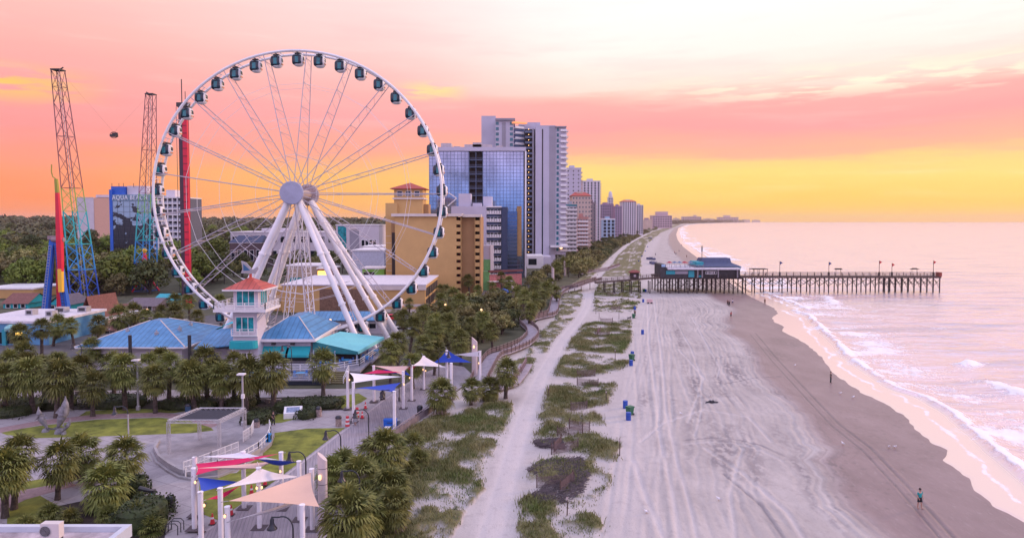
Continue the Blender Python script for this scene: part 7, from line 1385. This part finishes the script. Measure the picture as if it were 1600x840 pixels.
# ================================================================ PEOPLE
skin = M('skin', (.42, .24, .18), .6, 0); hairm = M('hair_dark', (.03, .02, .018), .6, 0)
def person(px, py, lab, shirt, bottom, pants=False, face=0., hair=hairm, skirt=False, stride=.12, hat=None, bend=.0, z=0, sit=False):
    g = G(px, py, z); o = T('person', lab, 'person', (g.x, g.y, z), face); J = {'pel': (0, 0, .95), 'sp': (0, .0, 1.12), 'ch': (0, -bend * .1, 1.34), 'nk': (0, -bend * .2, 1.50), 'h0': (0, -.03 - bend * .25, 1.60), 'h1': (0, -.01 - bend * .25, 1.72)}
    for s_, n_ in ((-1, 'l'), (1, 'r')):
        J['s' + n_] = (s_ * .19, -bend * .15, 1.43); J['e' + n_] = (s_ * .25, .02 - .04 * s_, 1.15); J['w' + n_] = (s_ * .25, -.12, .93); J['d' + n_] = (s_ * .245, -.15, .84)
        J['p' + n_] = (s_ * .10, 0, .90); J['k' + n_] = (s_ * .11, -s_ * stride * .7, .50); J['a' + n_] = (s_ * .11, -s_ * stride + .02, .08); J['t' + n_] = (s_ * .12, -s_ * stride - .15, .04)
    RD = dict(pel=(.15, .11), sp=(.14, .10), ch=(.165, .11), nk=(.055, .055), h0=(.075, .09), h1=(.085, .10))
    for n_ in 'lr': RD.update({'s' + n_: (.06, .06), 'e' + n_: (.045, .045), 'w' + n_: (.032, .032), 'd' + n_: (.042, .028), 'p' + n_: (.09, .09), 'k' + n_: (.062, .062), 'a' + n_: (.042, .042), 't' + n_: (.04, .03)})
    E_ = [('pel', 'sp'), ('sp', 'ch'), ('ch', 'nk'), ('nk', 'h0'), ('h0', 'h1')]
    for n_ in 'lr': E_ += [('ch', 's' + n_), ('s' + n_, 'e' + n_), ('e' + n_, 'w' + n_), ('w' + n_, 'd' + n_), ('pel', 'p' + n_), ('p' + n_, 'k' + n_), ('k' + n_, 'a' + n_), ('a' + n_, 't' + n_)]
    ks = list(J); me = bpy.data.meshes.new('body'); me.from_pydata([J[k] for k in ks], [(ks.index(a), ks.index(b)) for a, b in E_], []); me.materials.append(skin); b = oe('body', me, o)
    md = b.modifiers.new('skin', 'SKIN'); md.use_smooth_shade = True
    for i, k in enumerate(ks): me.skin_vertices[0].data[i].radius = RD[k]
    me.skin_vertices[0].data[0].use_root = True; sb = b.modifiers.new('sub', 'SUBSURF'); sb.levels = sb.render_levels = 1
    v = lambda k: Vector(J[k]); m = MB(); m.tube([v('pel') + Vector((0, 0, -.04)), v('sp'), v('ch'), v('nk') + Vector((0, 0, -.03))], [.185, .175, .20, .085], 12, sq=(1, .72))
    for n_ in 'lr': m.tube([v('s' + n_) + Vector((0, 0, .03)), v('s' + n_).lerp(v('e' + n_), .6)], [.085, .07], 8)
    m.o('shirt', shirt, o, True); m = MB()
    if skirt: m.lathe([(.17, 1.0), (.22, .8), (.30, .5)], n=14)
    else:
        m.tube([v('pel') + Vector((0, 0, .1)), v('pel') + Vector((0, 0, -.1))], [.185, .19], 12, sq=(1, .72))
        for n_ in 'lr': m.tube([v('p' + n_) + Vector((0, 0, .03)), v('p' + n_).lerp(v('k' + n_), .75)] + ([v('k' + n_), v('a' + n_)] if pants else []), [.115, .10] + ([.085, .07] if pants else []), 8)
    m.o('skirt' if skirt else ('trousers' if pants else 'shorts'), bottom, o, True)
    c = v('h1'); m = MB(); n = 12; m.lathe([(.098, -.06), (.107, .0), (.095, .07), (.05, .115)], c + Vector((0, .015, 0)), 12); m.o('hair' if not hat else 'hat', hat or hair, o, True); return o
cl = lambda n, c: M('cloth_' + n, c, .85, .05)
tq, blk, dgr, red, wht, nvy, brn, gry = cl('teal', (.02, .30, .30)), cl('black', (.02, .02, .025)), cl('dark_green', (.03, .05, .05)), cl('red', (.4, .05, .05)), cl('white', (.7, .68, .7)), cl('navy', (.04, .05, .12)), cl('brown', (.14, .07, .05)), cl('grey', (.25, .25, .28))
person(1437, 794, 'person in a teal shirt and black shorts standing on the wet sand', tq, blk, face=.4, stride=.1); person(1298, 598, 'person in dark clothes standing at the water edge', blk, dgr, True, face=1.2, stride=.05)
person(1142, 497, 'person in a red top walking alone on the beach', red, blk, face=.5, bend=.5); person(1137, 477, 'person in brown standing left in the group of three on the beach', brn, blk, True); person(1139.5, 478.5, 'person in black in the middle of the group of three', blk, blk, True); person(1144.5, 476, 'person in a white top at the right of the group of three', wht, nvy); person(1195, 475, 'person in dark brown standing at the wash near the pier', brn, brn, True)
person(555, 664, 'person in a grey skirt with a black top walking on the boardwalk', blk, gry, skirt=True, face=pi, stride=.16, z=.15); person(427, 664, 'person in black standing beside the ramp top', blk, blk, True, face=1.5); person(992, 494, 'person in black standing at the green bin', blk, blk, True); person(1092, 452, 'person in white under the pier house', wht, skyb)
for px, py, lab, a, b in ((1024, 399, 'tiny person in dark clothes left on the far beach behind the pier', nvy, blk), (1054, 396, 'tiny person in red dark clothes in the middle of the far beach', red, blk), (1061, 393, 'tiny person in grey near the far shoreline', gry, nvy), (1065, 384, 'tiny person in navy farthest along the shoreline', nvy, nvy), (1073, 402, 'tiny person in brown nearest the far shoreline', brn, blk), (1056, 398, 'tiny person in black beside the red dressed one', blk, blk)): person(px, py, lab, a, b, True)
# dog by the bins
g = G(983, 499); o = T('dog', 'small black dog standing by the green bin on the beach', 'dog', g, .2); ks = [(-.3, 0, .48), (0, 0, .50), (.28, 0, .52), (.42, 0, .66), (.52, 0, .72), (.66, 0, .69), (-.42, 0, .52), (-.62, 0, .68)]; rr_ = [.11, .11, .13, .08, .09, .05, .05, .03]; ed = [(0, 1), (1, 2), (2, 3), (3, 4), (4, 5), (0, 6), (6, 7)]
for s_ in (-1, 1):
    n = len(ks); ks += [(.27, s_ * .09, .34), (.28, s_ * .09, .18), (.30, s_ * .09, .03), (-.28, s_ * .1, .36), (-.38, s_ * .1, .2), (-.32, s_ * .1, .03)]; rr_ += [.06, .035, .035, .07, .035, .035]; ed += [(2, n), (n, n + 1), (n + 1, n + 2), (0, n + 3), (n + 3, n + 4), (n + 4, n + 5)]
me = bpy.data.meshes.new('body'); me.from_pydata(ks, ed, []); me.materials.append(M('dog_fur', (.02, .018, .018), .8)); b = oe('body', me, o); b.modifiers.new('skin', 'SKIN').use_smooth_shade = True
for i, r in enumerate(rr_): me.skin_vertices[0].data[i].radius = (r, r)
me.skin_vertices[0].data[0].use_root = True; m = MB()
for s_ in (-1, 1): m.add([(.46, s_ * .05, .78), (.52, s_ * .09, .79), (.48, s_ * .08, .90), (.44, s_ * .08, .8)], [(0, 1, 2), (1, 3, 2), (3, 0, 2), (0, 3, 1)])
m.o('ear', MATS['dog_fur'], o)
# seagulls, piles of beach gear, driftwood
GU = []
gp0 = None
for px, py in ((1389, 700), (1398, 700), (1317, 695), (1242, 572), (1333, 622), (1313, 616), (1123, 782), (1110, 620), (1064, 648), (1010, 802)):
    g = G(px, py); o = T('seagull', 'x', 'seagull', (g.x, g.y, 0), rng.uniform(0, 6)); m = MB(); m.tube([(-.26, 0, .2), (-.12, 0, .22), (.05, 0, .24), (.14, 0, .32), (.2, 0, .36), (.25, 0, .35)], [.02, .08, .10, .06, .055, .02], 8); m.o('body', M('gull_white', (.7, .7, .72), .7, 0), o, True); m = MB(); m.tube([(-.32, 0, .22), (-.1, 0, .27), (.05, 0, .27)], [.01, .07, .04], 6, sq=(1.3, .6)); m.o('wing', galv, o); m = MB()
    for s_ in (-.03, .03): m.bar((0, s_, 0), (0, s_, .18), .01, 4)
    m.o('leg', M('gull_leg', (.5, .25, .05), .6, 0), o); m = MB(); m.tube([(.24, 0, .35), (.31, 0, .33)], [.018, .005], 5); m.o('beak', MATS['gull_leg'], o); GU.append(o)
ordinal(GU, 'white seagull standing on the sand, {} nearest the camera', key=lambda o: o.location.y, group='seagulls')
g = G(1111, 629); o = T('driftwood_pile', 'dark clump of driftwood and weed on the middle of the beach', 'driftwood', g); m = MB()
for k in range(16): a = rng.uniform(-.5, .5); m.tube([(rng.uniform(-1, .6), rng.uniform(-.3, .3), .05), (rng.uniform(-.3, .4), rng.uniform(-.2, .3), rng.uniform(.15, .3)), (rng.uniform(.3, 1.1), rng.uniform(-.3, .3), .06)], [.05, .09, .03], 5)
m.o('branches', M('weed_dark', (.05, .05, .06), .9, .4, 4), o)
for px, py, lab in ((1020, 406, 'stack of dark beach chairs on the far beach behind the pier'), (1018, 373, 'farthest heap of blue beach equipment on the sand'), (1024, 413, 'blue covered beach equipment behind the pier house')):
    g = G(px, py); o = T('beach_gear', lab, 'beach equipment', g); m = MB()
    for k in range(4): m.box((rng.uniform(-1.6, 1.6), k * 3., .7), (rng.uniform(1.5, 3), 2., 1.2), .3 * k)
    m.o('cover', cl('slate', (.10, .11, .2)), o); m = MB()
    for k in range(4): m.bar((k - 1.5, 0, 0), (k - 1.5, 4, 2.), .08, 4)
    m.o('frame', dark, o)
# parked vehicles by the wheel foot and parasols before the hotel
def car(px, py, rz, c, lab):
    g = G(px, py, .02); o = T('parked_car', lab, 'car', g, rz); m = MB(); pr = [(-2.2, .35), (2.2, .35), (2.2, .8), (1.3, .95), (.7, 1.45), (-1.3, 1.48), (-1.9, .98), (-2.2, .9)]; m.add([(x, y, z) for y in (-.85, .85) for x, z in pr], [tuple(range(7, -1, -1)), tuple(range(8, 16))] + [(i, (i + 1) % 8, 8 + (i + 1) % 8, 8 + i) for i in range(8)]); m.o('body', c, o)
    m = MB()
    for s_ in (-1, 1): m.add([(-1.5, s_ * .86, 1.0), (1.05, s_ * .86, 1.0), (.6, s_ * .86, 1.38), (-1.25, s_ * .86, 1.4)], [(0, 1, 2, 3)])
    m.add([(1.32, -.7, .98), (1.32, .7, .98), (.76, .65, 1.42), (.76, -.65, 1.42)], [(0, 1, 2, 3)]); m.o('window', glassd, o)
    for x in (-1.4, 1.4):
        for s_ in (-1, 1): m = MB(); m.bar((x, s_ * .7, .32), (x, s_ * .9, .32), .32, 12); m.o('wheel', dark, o)
for a in ((628, 520, .3, white, 'white car parked right of the wheel foot'), (640, 512, .3, dark, 'dark car parked behind the white car by the wheel foot'), (650, 506, .3, galv, 'silver car parked deepest in the small car park'), (716, 536, 1.2, white, 'white car half hidden in the palm grove'), (612, 500, .4, redp, 'red car parked near the tan hall'), (404, 505, .1, white, 'white car on the street behind the lighthouse tower'), (286, 508, .1, galv, 'silver car on the street left of the wheel')): car(*a)
for px, py, lab in ((787, 463, 'blue parasol nearest the hotel garden'), (794, 466, 'blue parasol right beside the first in the hotel garden'), (780, 467, 'blue parasol leftmost in the hotel garden')):
    g = G(px, py); o = T('parasol', lab, 'parasol', g); m = MB(); m.lathe([(.04, 0), (.04, 2.4)], n=6); m.o('pole', white, o); m = MB(); m.lathe([(1.5, 2.1), (.8, 2.45), (.05, 2.7)], n=8); m.o('canopy', bluep, o)
# utility poles with wires at the left
UP = []
for px, pyt, Y in ((25, 404, 260), (64, 404, 255), (148, 405, 262), (198, 402, 262), (190, 410, 250), (350, 402, 270)):
    t = P(px, pyt, Y); o = T('utility_pole', 'x', 'utility pole', (t.x, Y, 0)); m = MB(); m.bar((0, 0, 0), (0, 0, t.z), .2, 6, .14); m.o('pole', treebark, o); m = MB(); m.bx(-1.6, 1.6, -.1, .1, t.z - 1.0, t.z - .8); m.o('crossarm', treebark, o); UP.append((o, Vector((t.x, Y, t.z - .8))))
ordinal([a for a, b in UP], 'wooden utility pole before the wood, {} from the left', group='utility poles')
UP.sort(key=lambda a: a[1].x)
for i, ((o1, a), (o2, b)) in enumerate(zip(UP[:-1], UP[1:])):
    m = MB()
    for k in (-1.4, 1.4): m.tube([(a + Vector((k, 0, 0))).lerp(b + Vector((k, 0, 0)), t) + Vector((0, 0, -1.2 * 4 * t * (1 - t))) for t in np.linspace(0, 1, 8)], .04, 4)
    m.o('overhead_wire', dark, label='pair of dark wires strung between utility poles, %s span from the left' % ordw(i + 1), cat='wire', group='overhead wires')
# ================================================================ HAZE
HD = 0.000042
m = MB(); m.bx(-9500, 16500, -60, 14500, -3.5, 140); hm = bpy.data.materials.new('haze'); hm.use_nodes = True; n_ = hm.node_tree.nodes; n_.remove(n_['Principled BSDF']); pv = n_.new('ShaderNodeVolumePrincipled'); pv.inputs['Density'].default_value = HD; pv.inputs['Color'].default_value = (1., .84, .78, 1); pv.inputs['Anisotropy'].default_value = .3
hm.node_tree.links.new(pv.outputs[0], n_['Material Output'].inputs['Volume']); m.o('haze', hm, kind='stuff')
S.cycles.use_denoising = True
S.cycles.max_bounces = 6; S.cycles.diffuse_bounces = 3; S.cycles.glossy_bounces = 3; S.cycles.volume_bounces = 0; S.cycles.caustics_reflective = False; S.cycles.caustics_refractive = False
